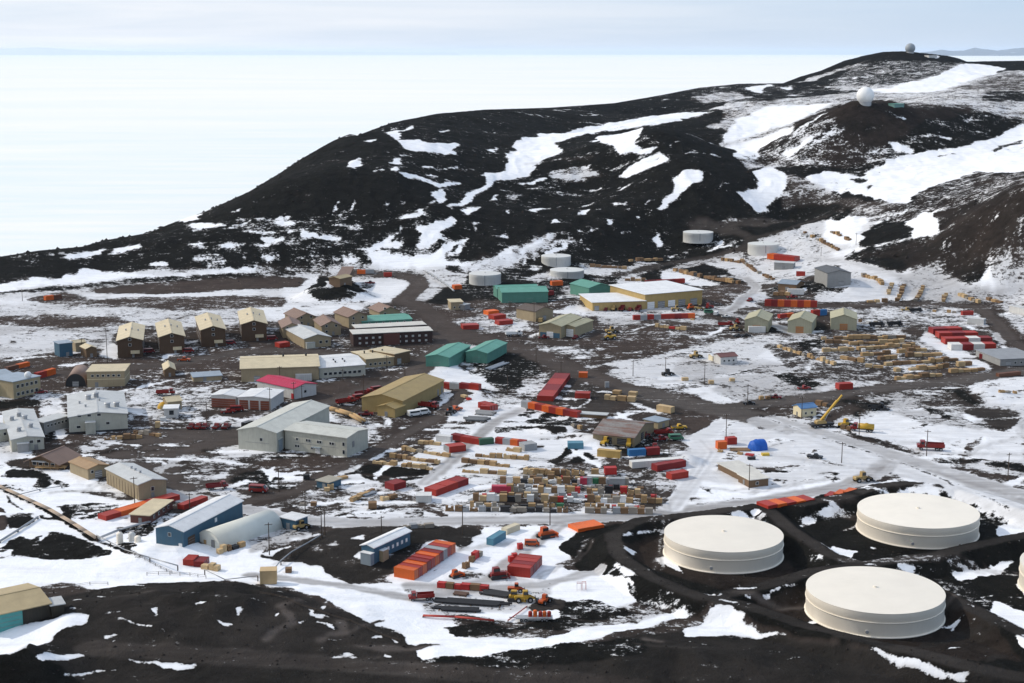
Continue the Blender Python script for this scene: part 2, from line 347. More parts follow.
# middle
c3 = lambda pts: C5(440, 220, 4, pts); m3 = lambda pts: C5(360, 350, 5.12, pts); m4 = lambda pts: C5(520, 350, 5.12, pts); m5 = lambda pts: C5(660, 330, 5.12, pts); m6 = lambda pts: C5(824, 330, 5.12, pts)
poly('k', c3([(120,215),(400,180),(460,240),(680,230),(640,290),(440,330),(180,330),(60,280)])); poly('b', c3([(160,320),(560,330),(600,300),(400,420),(60,420),(0,340)]))
poly('d', c3([(330,240),(420,200),(560,180),(820,170),(1000,160),(760,230),(560,220),(400,245)])); poly('k', c3([(480,190),(600,150),(1000,140),(980,160),(700,180)]))
poly('S', c3([(340,195),(400,185),(390,200)])); poly('s', c3([(480,270),(540,260),(560,310),(500,310)]))
poly('S', c3([(440,370),(560,330),(640,370),(600,385),(500,375)])); poly('d', c3([(700,240),(740,215),(830,240),(720,270)]))
poly('s', c3([(40,410),(200,370),(330,380),(360,440),(200,455),(90,450)])); poly('g', c3([(60,420),(130,430),(160,440),(90,440)]))
poly('b', c3([(640,420),(800,395),(1023,410),(1023,520),(760,540),(640,560),(440,520),(560,480)])); poly('B', c3([(600,420),(650,440),(640,470),(560,480)])); poly('s', c3([(440,510),(560,500),(640,545),(540,550)]))
poly('G', c3([(620,390),(900,385),(1100,395),(1100,420),(830,395),(680,430)])); poly('d', c3([(560,340),(760,365),(1000,395),(760,395),(600,385)]))
poly('d', c3([(640,575),(760,555),(1023,520),(1200,540),(1200,640),(1023,690),(800,620)])); poly('g', c3([(780,560),(860,565),(950,640),(900,640)]))
poly('k', c3([(200,540),(340,520),(420,560),(420,680),(220,660),(100,600)])); poly('S', c3([(-20,580),(60,580),(100,605),(200,640),(0,650)])); poly('S', c3([(330,640),(420,610),(400,683),(280,720)]))
# cargo yard
poly('S', [(372,478),(420,450),(436,436),(452,412),(470,396),(430,380),(400,372),(430,366),(470,372),(500,392),(523,392),(524,415),(560,420),(600,441),(620,450),(586,468),(640,500),(660,518),(430,518),(425,498),(395,480)])
poly('S', m3([(230,130),(350,80),(480,85),(600,150),(620,230),(560,300),(420,330),(420,200),(340,135)])); poly('s', m3([(600,190),(800,200),(900,130),(1000,110),(880,240),(720,330)])); poly('k', m3([(680,170),(830,160),(840,190),(740,200)]))
poly('K', m3([(0,585),(160,590),(370,625),(300,665),(240,670),(0,655)])); poly('k', m3([(800,330),(980,300),(1100,330),(1100,390),(900,380),(780,360)])); poly('S', m3([(750,350),(830,338),(850,355),(780,375)])); poly('S', m3([(870,330),(950,318),(900,348)])); poly('k', m3([(640,405),(880,390),(1000,380),(1000,420),(900,400),(700,430)]))
poly('k', m4([(160,370),(220,375),(245,420),(180,440),(130,390)])); poly('g', m4([(240,150),(420,110),(660,230),(840,310),(780,330),(520,260),(430,330),(300,320),(200,250)])); poly('S', m4([(520,265),(600,270),(760,330),(680,320)]))
poly('B', m4([(830,340),(980,345),(990,380),(960,440),(900,495),(840,480),(870,400)])); poly('k', m4([(380,460),(660,430),(700,520),(560,530),(440,500)])); poly('K', m4([(130,580),(240,500),(330,520),(420,555),(300,580),(220,600)])); poly('k', m4([(640,640),(760,620),(800,660),(700,670)]))
poly('d', m4([(680,660),(780,540),(870,500),(1000,480),(1060,560),(900,700),(700,720)]))
poly('m', [(430,500),(520,470),(590,462),(650,475),(668,505),(640,512),(440,512)]); poly('S', [(585,507),(600,500),(640,505),(580,512)]);poly('S', [(430,498),(450,490),(500,502),(508,512),(432,512)])
# right of the main road
poly('d', [(590,378),(640,360),(700,345),(760,335),(830,335),(900,330),(930,350),(960,362),(880,385),(790,397),(742,406),(690,394)])
poly('G', m5([(120,150),(600,170),(900,260),(780,330),(460,370),(200,280),(60,200)])); poly('k', m5([(560,230),(720,210),(820,280),(780,300),(640,270)])); poly('k', m5([(200,310),(330,330),(440,380),(300,350)])); poly('S', m5([(0,230),(200,280),(440,385),(300,385),(0,265)]))
poly('S', m5([(480,140),(620,60),(700,120),(1000,240),(860,200),(640,170)])); poly('m', [(760,345),(800,332),(860,330),(940,340),(970,360),(890,383),(800,378)]); poly('k', m5([(700,100),(760,50),(830,100),(800,120)]))
poly('S', [(700,430),(745,422),(800,438),(880,458),(860,484),(760,503),(690,512),(680,495),(712,452)])
poly('W', m5([(80,560),(240,500),(330,440),(460,420),(800,520),(1100,620),(1100,760),(600,800),(100,760),(200,620)]))
poly('d', [(760,412),(830,424),(900,398),(1024,378),(1100,372),(1100,500),(1024,478),(960,465),(880,440)])
poly('S', m6([(0,520),(300,420),(500,480),(800,500),(1024,500),(1024,670),(560,640),(200,540)])); poly('m', m6([(330,320),(640,285),(720,300),(840,380),(1000,420),(980,500),(880,520),(700,470),(560,440),(420,360)])); poly('G', m6([(200,340),(400,320),(600,420),(860,480),(800,510),(500,480),(300,400)]))
poly('g', m6([(760,400),(860,400),(1000,420),(1000,480),(900,520),(840,480),(720,420)])); poly('k', m6([(450,360),(520,390),(700,455),(600,450),(480,390)])); poly('k', m6([(580,300),(700,310),(820,390),(760,380)])); poly('S', m6([(730,290),(880,240),(1100,230),(1100,400),(900,380),(740,310)]))
poly('S', m6([(520,0),(600,60),(760,130),(880,200),(740,190),(600,110),(480,40)])); poly('k', m6([(530,640),(900,700),(1100,760),(1024,683),(700,640)])); poly('k', m6([(0,480),(200,545),(420,620),(560,683),(480,660),(180,545),(0,490)])); poly('k', m6([(60,360),(180,355),(330,400),(240,420),(120,380)]))
poly('s', [(985,255),(1024,240),(1100,230),(1100,330),(1024,335),(1005,315)]); poly('W', [(840,260),(900,270),(990,290),(900,300),(836,298)]); poly('G', l5([(340,300),(500,260),(640,310),(760,370),(920,400),(900,440),(560,440),(350,400)]))
poly('d', l5([(-100,440),(-60,300),(60,260),(200,290),(300,360),(280,420),(100,440)])); poly('W', l5([(-60,440),(60,380),(160,330),(280,370),(260,420),(100,440)])); poly('s', l5([(60,480),(360,470),(640,470),(760,500),(860,580),(560,575),(400,590),(120,590)])); poly('R', l5([(840,600),(920,600),(960,660),(900,670)]))
poly('k', l4([(740,350),(860,310),(920,360),(1023,360),(1000,390),(860,400),(760,380)])); poly('b', l4([(240,380),(330,345),(440,340),(530,360),(440,460),(400,470),(270,450)])); poly('d', l4([(380,480),(540,380),(600,420),(480,470)])); poly('k', l4([(590,360),(740,370),(720,400),(600,390)])); poly('S', l4([(0,265),(60,270),(340,345),(230,360),(0,320)])); poly('G', l4([(20,280),(200,200),(460,150),(490,170),(250,230),(150,260)]))
poly('b', l4([(0,600),(140,560),(290,560),(300,600),(200,640),(0,660)])); poly('k', l4([(580,560),(650,560),(660,610),(580,610)])); poly('K', l4([(815,560),(850,540),(905,560),(910,590),(830,600)])); poly('K', l4([(390,20),(560,40),(760,0),(780,10),(640,70),(540,85),(420,60)]))
poly('s', l4([(0,480),(400,470),(1023,460),(1023,480),(900,495),(560,490),(0,520)])); poly('k', l4([(720,690),(760,640),(880,640),(860,690)]))
# left town
m1 = lambda pts: C5(0, 350, 5.12, pts); m2b = lambda pts: C5(180, 350, 5.12, pts); n1 = lambda pts: C5(0, 450, 5.12, pts); n2 = lambda pts: C5(160, 470, 5.12, pts); n3 = lambda pts: C5(320, 470, 5.12, pts)
poly('b', [(-150,376),(60,352),(118,360),(240,348),(300,345),(330,350),(240,352),(240,380),(180,420),(100,440),(0,460),(-150,460)])
poly('s', m1([(650,215),(900,190),(1023,200),(1023,370),(860,370),(660,300)])); poly('d', m1([(620,270),(700,260),(720,320),(700,350),(660,340)])); poly('S', m1([(200,290),(330,280),(340,320),(200,340)])); poly('s', m1([(-100,240),(250,220),(330,230),(200,290),(-100,280)])); poly('k', m1([(-100,265),(200,250),(210,290),(40,300),(-100,300)])); poly('S', m1([(-60,330),(50,330),(50,380),(-60,390)])); poly('S', m1([(285,400),(330,390),(340,440),(270,460)])); poly('k', m1([(220,380),(290,400),(270,460),(230,470)])); poly('S', m1([(-60,480),(60,470),(60,520),(180,520),(100,560),(-60,600)]))
poly('d', m1([(430,470),(600,440),(640,470),(520,510),(420,520)])); poly('d', m1([(660,215),(860,190),(860,205),(700,220)]))
poly('r', [(80,458),(150,432),(200,425),(300,415),(240,440),(240,470),(250,500),(190,500),(120,478)]); poly('G', m1([(770,610),(1000,500),(1023,510),(1023,560),(880,600),(800,640)]))
poly('s', m2b([(60,370),(440,330),(460,350),(300,400),(60,400)])); poly('S', m2b([(60,345),(440,335),(420,362),(80,365)])); poly('s', m2b([(0,200),(160,200),(160,290),(60,340),(0,330)])); poly('k', m2b([(480,320),(560,310),(640,300),(500,350)])); poly('B', m2b([(510,260),(640,240),(720,190),(860,150),(1023,110),(1023,160),(840,240),(680,300),(540,300)]))
poly('d', m2b([(180,500),(310,480),(500,525),(400,530),(300,540),(160,545)])); poly('b', m2b([(420,560),(600,500),(900,560),(780,620),(560,650),(380,640)])); poly('K', m2b([(380,620),(520,620),(520,645),(400,645)])); poly('s', m2b([(560,490),(780,540),(640,540)])); poly('S', m2b([(740,310),(860,370),(900,390),(760,360)])); poly('s', m2b([(780,330),(1023,380),(1023,460),(940,500),(900,440)])); poly('S', m2b([(780,640),(960,540),(1023,520),(1023,545),(900,600),(800,650)])); poly('K', m2b([(820,640),(960,580),(1023,590),(1023,640),(900,660)]))
poly('m', m2b([(0,560),(180,530),(420,560),(300,640),(100,683),(0,683)])); poly('d', m2b([(140,660),(260,610),(220,660)]));
# near left
poly('S', [(-160,470),(0,466),(70,470),(90,480),(120,496),(150,506),(170,535),(200,545),(230,552),(240,560),(255,585),(230,580),(100,588),(60,582),(0,600),(-160,600)])
poly('k', n1([(0,90),(80,85),(210,110),(360,190),(330,200),(250,180),(200,200),(130,190),(180,150),(0,150)])); poly('K', n1([(0,100),(80,90),(200,105),(170,140),(60,140)]))
poly('k', n1([(300,280),(400,260),(640,270),(560,310),(440,360),(350,350)])); poly('h', n1([(340,290),(600,275),(500,340),(360,350)])); poly('B', n1([(-60,280),(0,285),(40,310),(55,360),(30,400),(-60,420)])); poly('k', n1([(0,230),(70,260),(200,330),(200,345),(0,240)]))
poly('k', n1([(60,330),(130,310),(190,350),(120,400),(40,400)])); poly('k', n1([(-100,560),(80,440),(130,470),(230,420),(330,430),(500,490),(580,540),(440,560),(360,550),(180,560),(100,545),(-100,590)])); poly('S', n1([(150,490),(215,430),(240,432),(200,465)])); poly('S', n1([(-60,540),(60,520),(70,550),(-60,560)]))
poly('k', n1([(560,390),(660,380),(800,370),(800,420),(640,470),(600,420)])); poly('S', n1([(480,460),(640,420),(650,450),(560,470)])); poly('k', n1([(560,470),(700,490),(640,530)])); poly('k', n1([(460,175),(520,165),(510,200)])); poly('d', n1([(490,170),(560,165),(640,230),(640,280),(520,230)]))
poly('S', n2([(0,355),(110,390),(190,390),(300,410),(440,350),(617,300),(640,320),(520,380),(480,450),(560,470),(830,480),(900,560),(1023,580),(1023,700),(560,590),(300,550),(0,540)])); poly('G', n2([(420,360),(640,300),(800,310),(600,390),(440,430)]))
poly('O', n2([(480,445),(700,370),(860,310),(1023,290),(1100,300),(1100,560),(960,565),(880,540),(870,500),(700,470),(560,470)])); poly('S', n2([(500,435),(640,385),(640,395),(540,450)])); poly('s', n2([(760,400),(880,360),(940,380),(860,420)])); poly('S', n2([(640,350),(830,320),(800,335),(650,362)]))
poly('O', n3([(20,330),(200,290),(420,290),(820,290),(860,330),(740,420),(690,440),(690,370),(500,420),(400,500),(300,560),(160,580),(60,540),(0,480)])); poly('S', n3([(180,350),(230,335),(230,365)])); poly('s', n3([(30,380),(110,360),(100,400)])); poly('S', n3([(150,455),(200,430),(210,480)])); poly('S', n3([(590,365),(640,352),(720,380),(720,440),(640,480),(600,500),(500,560),(390,570),(360,545),(400,520)])); poly('S', n3([(640,290),(730,288),(700,300)]))
poly('S', n3([(860,290),(1000,280),(1200,300),(1400,310),(1300,400),(1200,480),(1450,540),(1500,640),(900,700),(560,700),(300,640),(0,600),(0,585),(160,590),(400,570),(560,530),(720,420),(840,330)])); poly('m', n3([(720,500),(1023,560),(1150,640),(1000,683),(560,660),(480,640),(560,600)])); poly('s', n3([(400,580),(800,540),(860,640),(560,670)]))
poly('d', n2([(60,130),(320,70),(420,120),(560,150),(400,160),(250,110)])); poly('k', n2([(330,60),(440,10),(640,20),(640,70),(440,100)])); poly('m', n2([(560,180),(700,120),(1023,60),(1023,230),(860,240),(600,190)])); poly('S', n2([(860,40),(1023,20),(1023,100),(920,80)])); poly('m', n3([(0,220),(200,100),(480,60),(560,110),(480,180),(200,240)])); poly('S', n3([(130,60),(200,40),(330,60),(280,110),(150,100)])); poly('S', n3([(170,220),(230,180),(240,210),(430,220),(500,180),(640,200),(680,240),(420,250),(200,245)])); poly('k', n3([(430,240),(480,190),(600,160),(560,190),(520,240)]))
# slope in the foreground
poly('O', [(-200,640),(0,612),(48,600),(100,588),(160,582),(215,580),(256,585),(300,595),(345,612),(400,640),(430,655),(520,653),(560,645),(620,640),(680,628),(750,628),(800,640),(880,656),(960,668),(1024,684),(1200,720),(1200,770),(-200,770)])
poly('S', [(-200,620),(0,632),(70,612),(88,614),(84,624),(60,630),(50,642),(10,655),(-200,670)]); poly('K', [(-20,690),(0,658),(30,654),(60,668),(75,690)])
for p in [[(36,658),(60,655),(100,655),(130,650),(95,656),(48,664)], [(152,652),(175,651),(192,656),(180,658)], [(110,615),(140,622),(172,631),(150,628)], [(205,657),(250,662),(225,664)], [(270,655),(310,668),(285,664)], [(158,607),(165,605),(156,618)], [(240,609),(248,610),(238,616)],
          [(268,609),(272,616),(276,616),(270,608)], [(288,621),(308,621),(300,623)], [(316,617),(336,623),(342,629),(330,625)], [(346,655),(358,655),(352,658)], [(368,655),(384,655),(374,658)], [(386,651),(402,655),(390,654)], [(396,661),(414,662),(402,664)], [(424,658),(456,658),(440,663)], [(492,663),(510,661),(505,667),(494,666)],
          [(865,650),(900,656),(940,664),(968,670),(950,674),(900,664)], [(950,668),(1002,666),(985,671),(955,672)], [(320,607),(330,606),(325,610)], [(320,634),(330,632),(328,637)], [(100,655),(200,668),(170,668)], [(40,678),(90,672),(120,670),(80,676)]]: poly('S', p)
poly('k', [(425,655),(520,646),(640,640),(640,650),(520,668),(430,668)])
poly('S', [(330,600),(400,585),(480,580),(600,570),(650,588),(700,606),(690,616),(650,626),(600,638),(560,645),(520,652),(470,656),(430,655),(400,640),(345,612)])
poly('m', [(430,612),(500,620),(555,622),(590,612),(640,600),(690,608),(640,622),(585,628),(545,640),(470,636)])
poly('k', [(440,628),(480,622),(520,628),(505,634),(460,636)]); poly('k', [(545,605),(590,600),(640,612),(600,620),(560,620)]); poly('k', [(515,628),(560,620),(600,622),(560,632)]); poly('g', [(525,605),(545,598),(562,602),(560,612),(535,612)])
poly('d', [(400,590),(430,580),(520,575),(560,590),(520,612),(430,618)])
# tank farm
poly('K', [(560,545),(575,532),(600,526),(640,520),(706,513),(762,504),(850,490),(905,483),(985,492),(1024,508),(1100,530),(1100,700),(1024,686),(960,668),(880,652),(800,634),(740,612),(700,604),(650,590),(620,582),(590,575)])
poly('C', [(612,545),(660,532),(700,540),(780,560),(800,570),(770,584),(724,590),(650,568)]); poly('C', [(754,604),(810,590),(950,580),(1000,630),(1024,660),(960,660),(860,640)])
t7 = lambda pts: C5(684, 460, 3.012, pts)
for p in [[(115,160),(150,145),(200,165),(260,160),(240,180)], [(335,165),(420,155),(520,150),(460,165),(385,187)], [(410,310),(440,260),(480,270),(540,278),(480,295)], [(640,90),(700,80),(780,95),(760,105)], [(600,310),(620,302),(685,322),(665,332)], [(810,345),(900,330),(1000,310),(930,335),(850,360)],
          [(890,430),(930,425),(1024,460),(1120,500),(1120,560),(1024,560),(980,510),(900,470)], [(940,210),(1000,180),(1060,170),(1060,240),(975,250)], [(0,430),(50,400),(100,410),(90,445),(0,445)], [(0,510),(60,480),(200,490),(240,510),(340,530),(380,540),(280,525),(0,525)], [(60,470),(140,450),(190,470),(170,490),(80,490)],
          [(545,570),(640,590),(760,620),(860,655),(840,662),(740,630),(620,600)], [(800,625),(960,620),(900,632),(830,635)], [(350,430),(365,470),(400,500),(370,480)], [(510,190),(520,220),(560,245),(520,225)], [(190,415),(350,388),(360,392),(210,425)], [(820,515),(845,510),(835,522)], [(-100,300),(-60,290),(-70,250),(-20,340),(-60,320)], [(1000,370),(1040,350),(1040,420)],
          [(170,130),(240,140),(260,150),(200,158)], [(870,150),(960,150),(1040,200),(950,190)], [(545,255),(590,268),(570,268)], [(635,285),(665,293),(650,295)]]: poly('S', t7(p))
for p in [[(300,250),(440,250),(400,310)], [(740,340),(900,400),(930,430),(880,470),(800,400)], [(880,150),(980,180),(940,215),(890,190)]]: poly('h', t7(p))
poly('S', [(525,545),(545,545),(585,560),(565,552),(523,540)]) ; poly('S', [(602,538),(634,550),(629,553),(604,541)]); poly('S', [(602,537),(662,531),(658,529),(604,534)])
poly('S', [(612,566),(632,564),(648,580),(620,580)])
poly('h', [(620,585),(690,592),(720,600),(700,615),(640,605)])
def crest_light():  # crests painted lighter so berm tops read as lit above black slopes
    for bm_ in BERMS:
        g = [crest_pt(*q) for q in bm_]; m_ = (Y2 > 330) & (Y2 < 620); d = seg_dist(X2[m_], Y2[m_], g) + .8 * vnoise(X2[m_] / 3, Y2[m_] / 3)
        ins = np.zeros(H.shape, bool); ins[m_] = d < 2.9
        snow[ins], tint[ins], dirt[ins] = KIND['q']
crest_light()
# wind-scour, spilled gravel, plough spoil and drift remnants: short strokes of the other surface
rs = random.Random(5)
def stroke(x, y, L, w, ang, kind=None, amp=1.):
    i0, i1 = np.searchsorted(GA, [(x - L) / y, (x + L) / y]); j0, j1 = np.searchsorted(GY, [y - L, y + L]); i0 -= 1; j0 -= 1; i1 += 2; j1 += 2
    if i0 < 0 or j0 < 0 or i1 > NA or j1 > NY: return
    sl = np.s_[j0:j1, i0:i1]; dx = WX[sl] - x; dy = WY[sl] - y; c, s = math.cos(ang), math.sin(ang)
    p = (dx * c + dy * s) / L; q = (-dx * s + dy * c) / w
    q = q + .8 * np.sin(p * 2.6 + x)
    ins = p * p + q * q < 1
    if kind is None:
        jc = min(max(np.searchsorted(GY, y), 0), NY - 1); ic = min(max(np.searchsorted(GA, x / y), 0), NA - 1)
        kind = rs.choice('bbgk') if snow[jc, ic] > .55 else rs.choice('SSTd')
    s_, t_, d_ = KIND[kind]
    snow[sl][ins] = s_ * amp + snow[sl][ins] * (1 - amp); tint[sl][ins] = t_; dirt[sl][ins] = d_
for k in range(760):                                                   # town
    y = EYE / math.tan(PITCH + math.atan((rs.uniform(275, 520) - 341.5) / FOC)); a = rs.uniform(-.37, .37)
    stroke(a * y, y, rs.uniform(4, 26) * rs.choice((.4, .7, 1)), rs.uniform(.6, 2.2), rs.gauss(.12, .35) if rs.random() < .7 else rs.uniform(0, 3.1), amp=rs.uniform(.45, .95))
for k in range(620):                                                  # hills
    y = rs.uniform(1090, 2700) if k % 3 else rs.uniform(1090, 1500); a = rs.uniform(-.36, .37)
    L = rs.uniform(5, 34) * (y / 1400)
    jc = np.searchsorted(GY, y); ic = np.searchsorted(GA, a)
    if snow[jc, ic] < .06 and rs.random() < .62: continue
    stroke(a * y, y, L * .8, rs.uniform(.6, 1.8) * (y / 1400), rs.gauss(.3, .4), rs.choice('SSSd') if snow[jc, ic] < .6 else rs.choice('kkK'), amp=rs.uniform(.5, 1))
for k in range(130):                                                   # near slope, thin flecks
    y = rs.uniform(372, 445); a = rs.uniform(-.37, .37)
    jc = np.searchsorted(GY, y); ic = np.searchsorted(GA, a)
    if snow[jc, ic] < .2: stroke(a * y, y, rs.uniform(.8, 4.2), rs.uniform(.25, .7), rs.gauss(.1, .35), 'S', amp=rs.uniform(.75, 1))
for k in range(60):
    y = rs.uniform(372, 445); a = rs.uniform(-.37, .37); stroke(a * y, y, rs.uniform(3, 14), rs.uniform(.5, 1.6), rs.gauss(0, .3), rs.choice('tqO'), amp=1) if snow[np.searchsorted(GY, y), np.searchsorted(GA, a)] < .2 else 0
# long level terraces at the far left, diagonal drift streaks on the hill foot
poly('k', [(-60,296),(40,288),(120,280),(256,272.5),(330,270),(330,272.5),(256,276),(130,284),(60,291)])
poly('B', [(84,291),(150,284.5),(256,276.5),(306,277.5),(300,287),(256,288.5),(160,294),(108,294)])
poly('b', [(58,302),(120,297.5),(235,296),(288,297),(282,307),(200,310.5),(120,306.5)]); poly('b', [(-80,318),(60,315),(118,317),(140,322),(100,328),(0,325),(-80,326)])
for (u0, v0, u1, v1, w) in [(503,263,560,232,2.2),(520,267,588,238,2),(468,271,522,245,2.4),(548,248,577,236,1.6),(440,258,472,243,1.6),(585,252,604,245,1.2),(600,224,616,217,1.3),(455,232,480,222,1.4),(620,236,634,229,1.1),(575,214,592,208,1.2),(530,212,552,206,1.2),(640,205,655,197,1.2),(425,206,441,199,1.2),(480,190,500,181,1.3)]:
    poly('S', [(u0,v0),(u0+(u1-u0)*.5,v0+(v1-v0)*.5-w),(u1,v1),(u0+(u1-u0)*.55,v0+(v1-v0)*.55+w)])
# roads --------------------------------------------------------------
road('r', 15, [(378,400),(400,386),(427,362),(448,346),(445,330),(436,318),(415,305),(402,300),(412,292),(420,284),(415,278),(395,275),(350,273)])
road('r', 9, [(180,452),(238,438),(274,418),(317,408),(348,396),(380,384)])
road('r', 13, [(-80,392),(0,380),(118,368),(180,363),(240,352),(285,350),(335,354)])
road('r', 17, [(440,324),(472,338),(515,347),(552,362),(600,380),(640,393),(690,404)])
road('D', 20, [(640,393),(690,404),(740,414),(790,428)]); road('R', 20, [(770,422),(785,426),(800,430),(880,455),(960,480),(1060,512)]); road('W', 12, [(800,437),(880,463),(960,488),(1060,520)])
road('D', 14, [(738,406),(800,399),(882,388),(949,382),(1030,370),(1120,362)])
road('R', 9.5, [(130,485),(160,492),(200,500),(238,508),(290,519),(360,523),(430,521),(540,520),(640,516),(700,509),(760,501),(840,487),(870,476),(890,462)])
road('r', 7, [(238,503),(297,491),(330,472),(362,459),(405,434),(440,416),(452,404),(462,392),(450,384)])
road('R', 6, [(424,483),(444,467),(469,444),(497,420),(520,410)], False); road('W', 8, [(700,440),(712,452),(700,470),(672,508)], False)
road('g', 10, [(620,275),(660,265),(716,255),(743,249),(752,238),(729,227),(700,220)]); road('g', 6, [(752,238),(790,228),(830,215)])
road('r', 9, [(690,313),(760,308),(834,306),(903,303),(949,304),(979,307),(998,324),(1012,341),(1040,356)]); road('R', 7, [(690,313),(729,311),(749,294),(757,287),(745,278),(720,276)]); road('R', 7, [(812,258),(850,262),(900,275),(925,282),(1000,290),(1040,286)], False)
road('R', 8, [(640,310),(700,309),(760,320),(800,335)], False)
road('g', 8, [(90,648),(160,652),(240,657),(330,664),(440,671),(560,680),(640,690)]); road('t', 2.6, [(266,640),(278,630),(292,622),(288,612),(280,606),(300,600)], False); road('t',2.2,[(320,640),(328,634),(346,632),(340,622)], False)
road('R', 5, [(410,585),(470,590),(540,585),(600,570)], False); road('R', 6, [(560,525),(530,545),(490,580),(420,600),(340,585),(250,575)], False)
road('k', 1.8, [(760,416),(830,440),(900,462),(960,486),(1040,520)], False); road('k', 2.5, [(0,488),(50,512),(95,540),(140,556)], False)
road('G', 2, [(410,266),(430,280),(452,290)], False)

# lone vehicle tracks wandering over the yards
for k in range(70):
    y = EYE / math.tan(PITCH + math.atan((rs.uniform(290, 590) - 341.5) / FOC)); x = rs.uniform(-.36, .36) * y; h = rs.gauss(.2, .8); kd = rs.choice('GGdR')
    for st in range(rs.randint(5, 16)):
        for o in (-1., 1.): stroke(x - o * math.sin(h), y + o * math.cos(h), 4.2, .55, h, kd, amp=.6)
        x += 6.5 * math.cos(h); y += 6.5 * math.sin(h); h += rs.gauss(0, .12)
        if not 430 < y < 1090: break

def soften(f, n):
    for _ in range(n):
        g = f.copy(); g[1:-1] = (f[:-2] + 2 * f[1:-1] + f[2:]) / 4
        f = g.copy(); f[:, 1:-1] = (g[:, :-2] + 2 * g[:, 1:-1] + g[:, 2:]) / 4
    return f
snow = .68 * soften(snow, 1) + .32 * soften(snow, 22); tint = soften(tint, 3); dirt = soften(dirt, 2)

# ------------------------------------------------------------------ materials
def new_mat(name):
    m = bpy.data.materials.new(name); m.use_nodes = True
    nt = m.node_tree; nt.nodes.clear()
    out = nt.nodes.new('ShaderNodeOutputMaterial'); b = nt.nodes.new('ShaderNodeBsdfPrincipled')
    nt.links.new(b.outputs[0], out.inputs[0])
    return m, nt, b
def node(nt, t, **k):
    n = nt.nodes.new(t)
    for a, v in k.items():
        if a in ('op',): n.operation = v
        else: setattr(n, a, v)
    return n
def sset(nt, inp, v):
    if isinstance(v, bpy.types.NodeSocket): nt.links.new(v, inp)
    else: inp.default_value = v
def math_(nt, op, a, b=0., c=None, clamp=False):
    n = nt.nodes.new('ShaderNodeMath'); n.operation = op; n.use_clamp = clamp
    sset(nt, n.inputs[0], a); sset(nt, n.inputs[1], b)
    if c is not None: sset(nt, n.inputs[2], c)
    return n.outputs[0]
def mix_(nt, f, a, b, mode='MIX'):
    n = nt.nodes.new('ShaderNodeMix'); n.data_type = 'RGBA'; n.blend_type = mode
    sset(nt, n.inputs[0], f)
    sset(nt, n.inputs[6], a if isinstance(a, bpy.types.NodeSocket) else (*a, 1)); sset(nt, n.inputs[7], b if isinstance(b, bpy.types.NodeSocket) else (*b, 1))
    return n.outputs[2]
def noise_(nt, vec, scale, detail=4, rough=.55, dist=0.):
    n = nt.nodes.new('ShaderNodeTexNoise'); n.inputs['Scale'].default_value = scale; n.inputs['Detail'].default_value = detail
    n.inputs['Roughness'].default_value = rough; n.inputs['Distortion'].default_value = dist
    nt.links.new(vec, n.inputs['Vector']); return n.outputs['Fac']

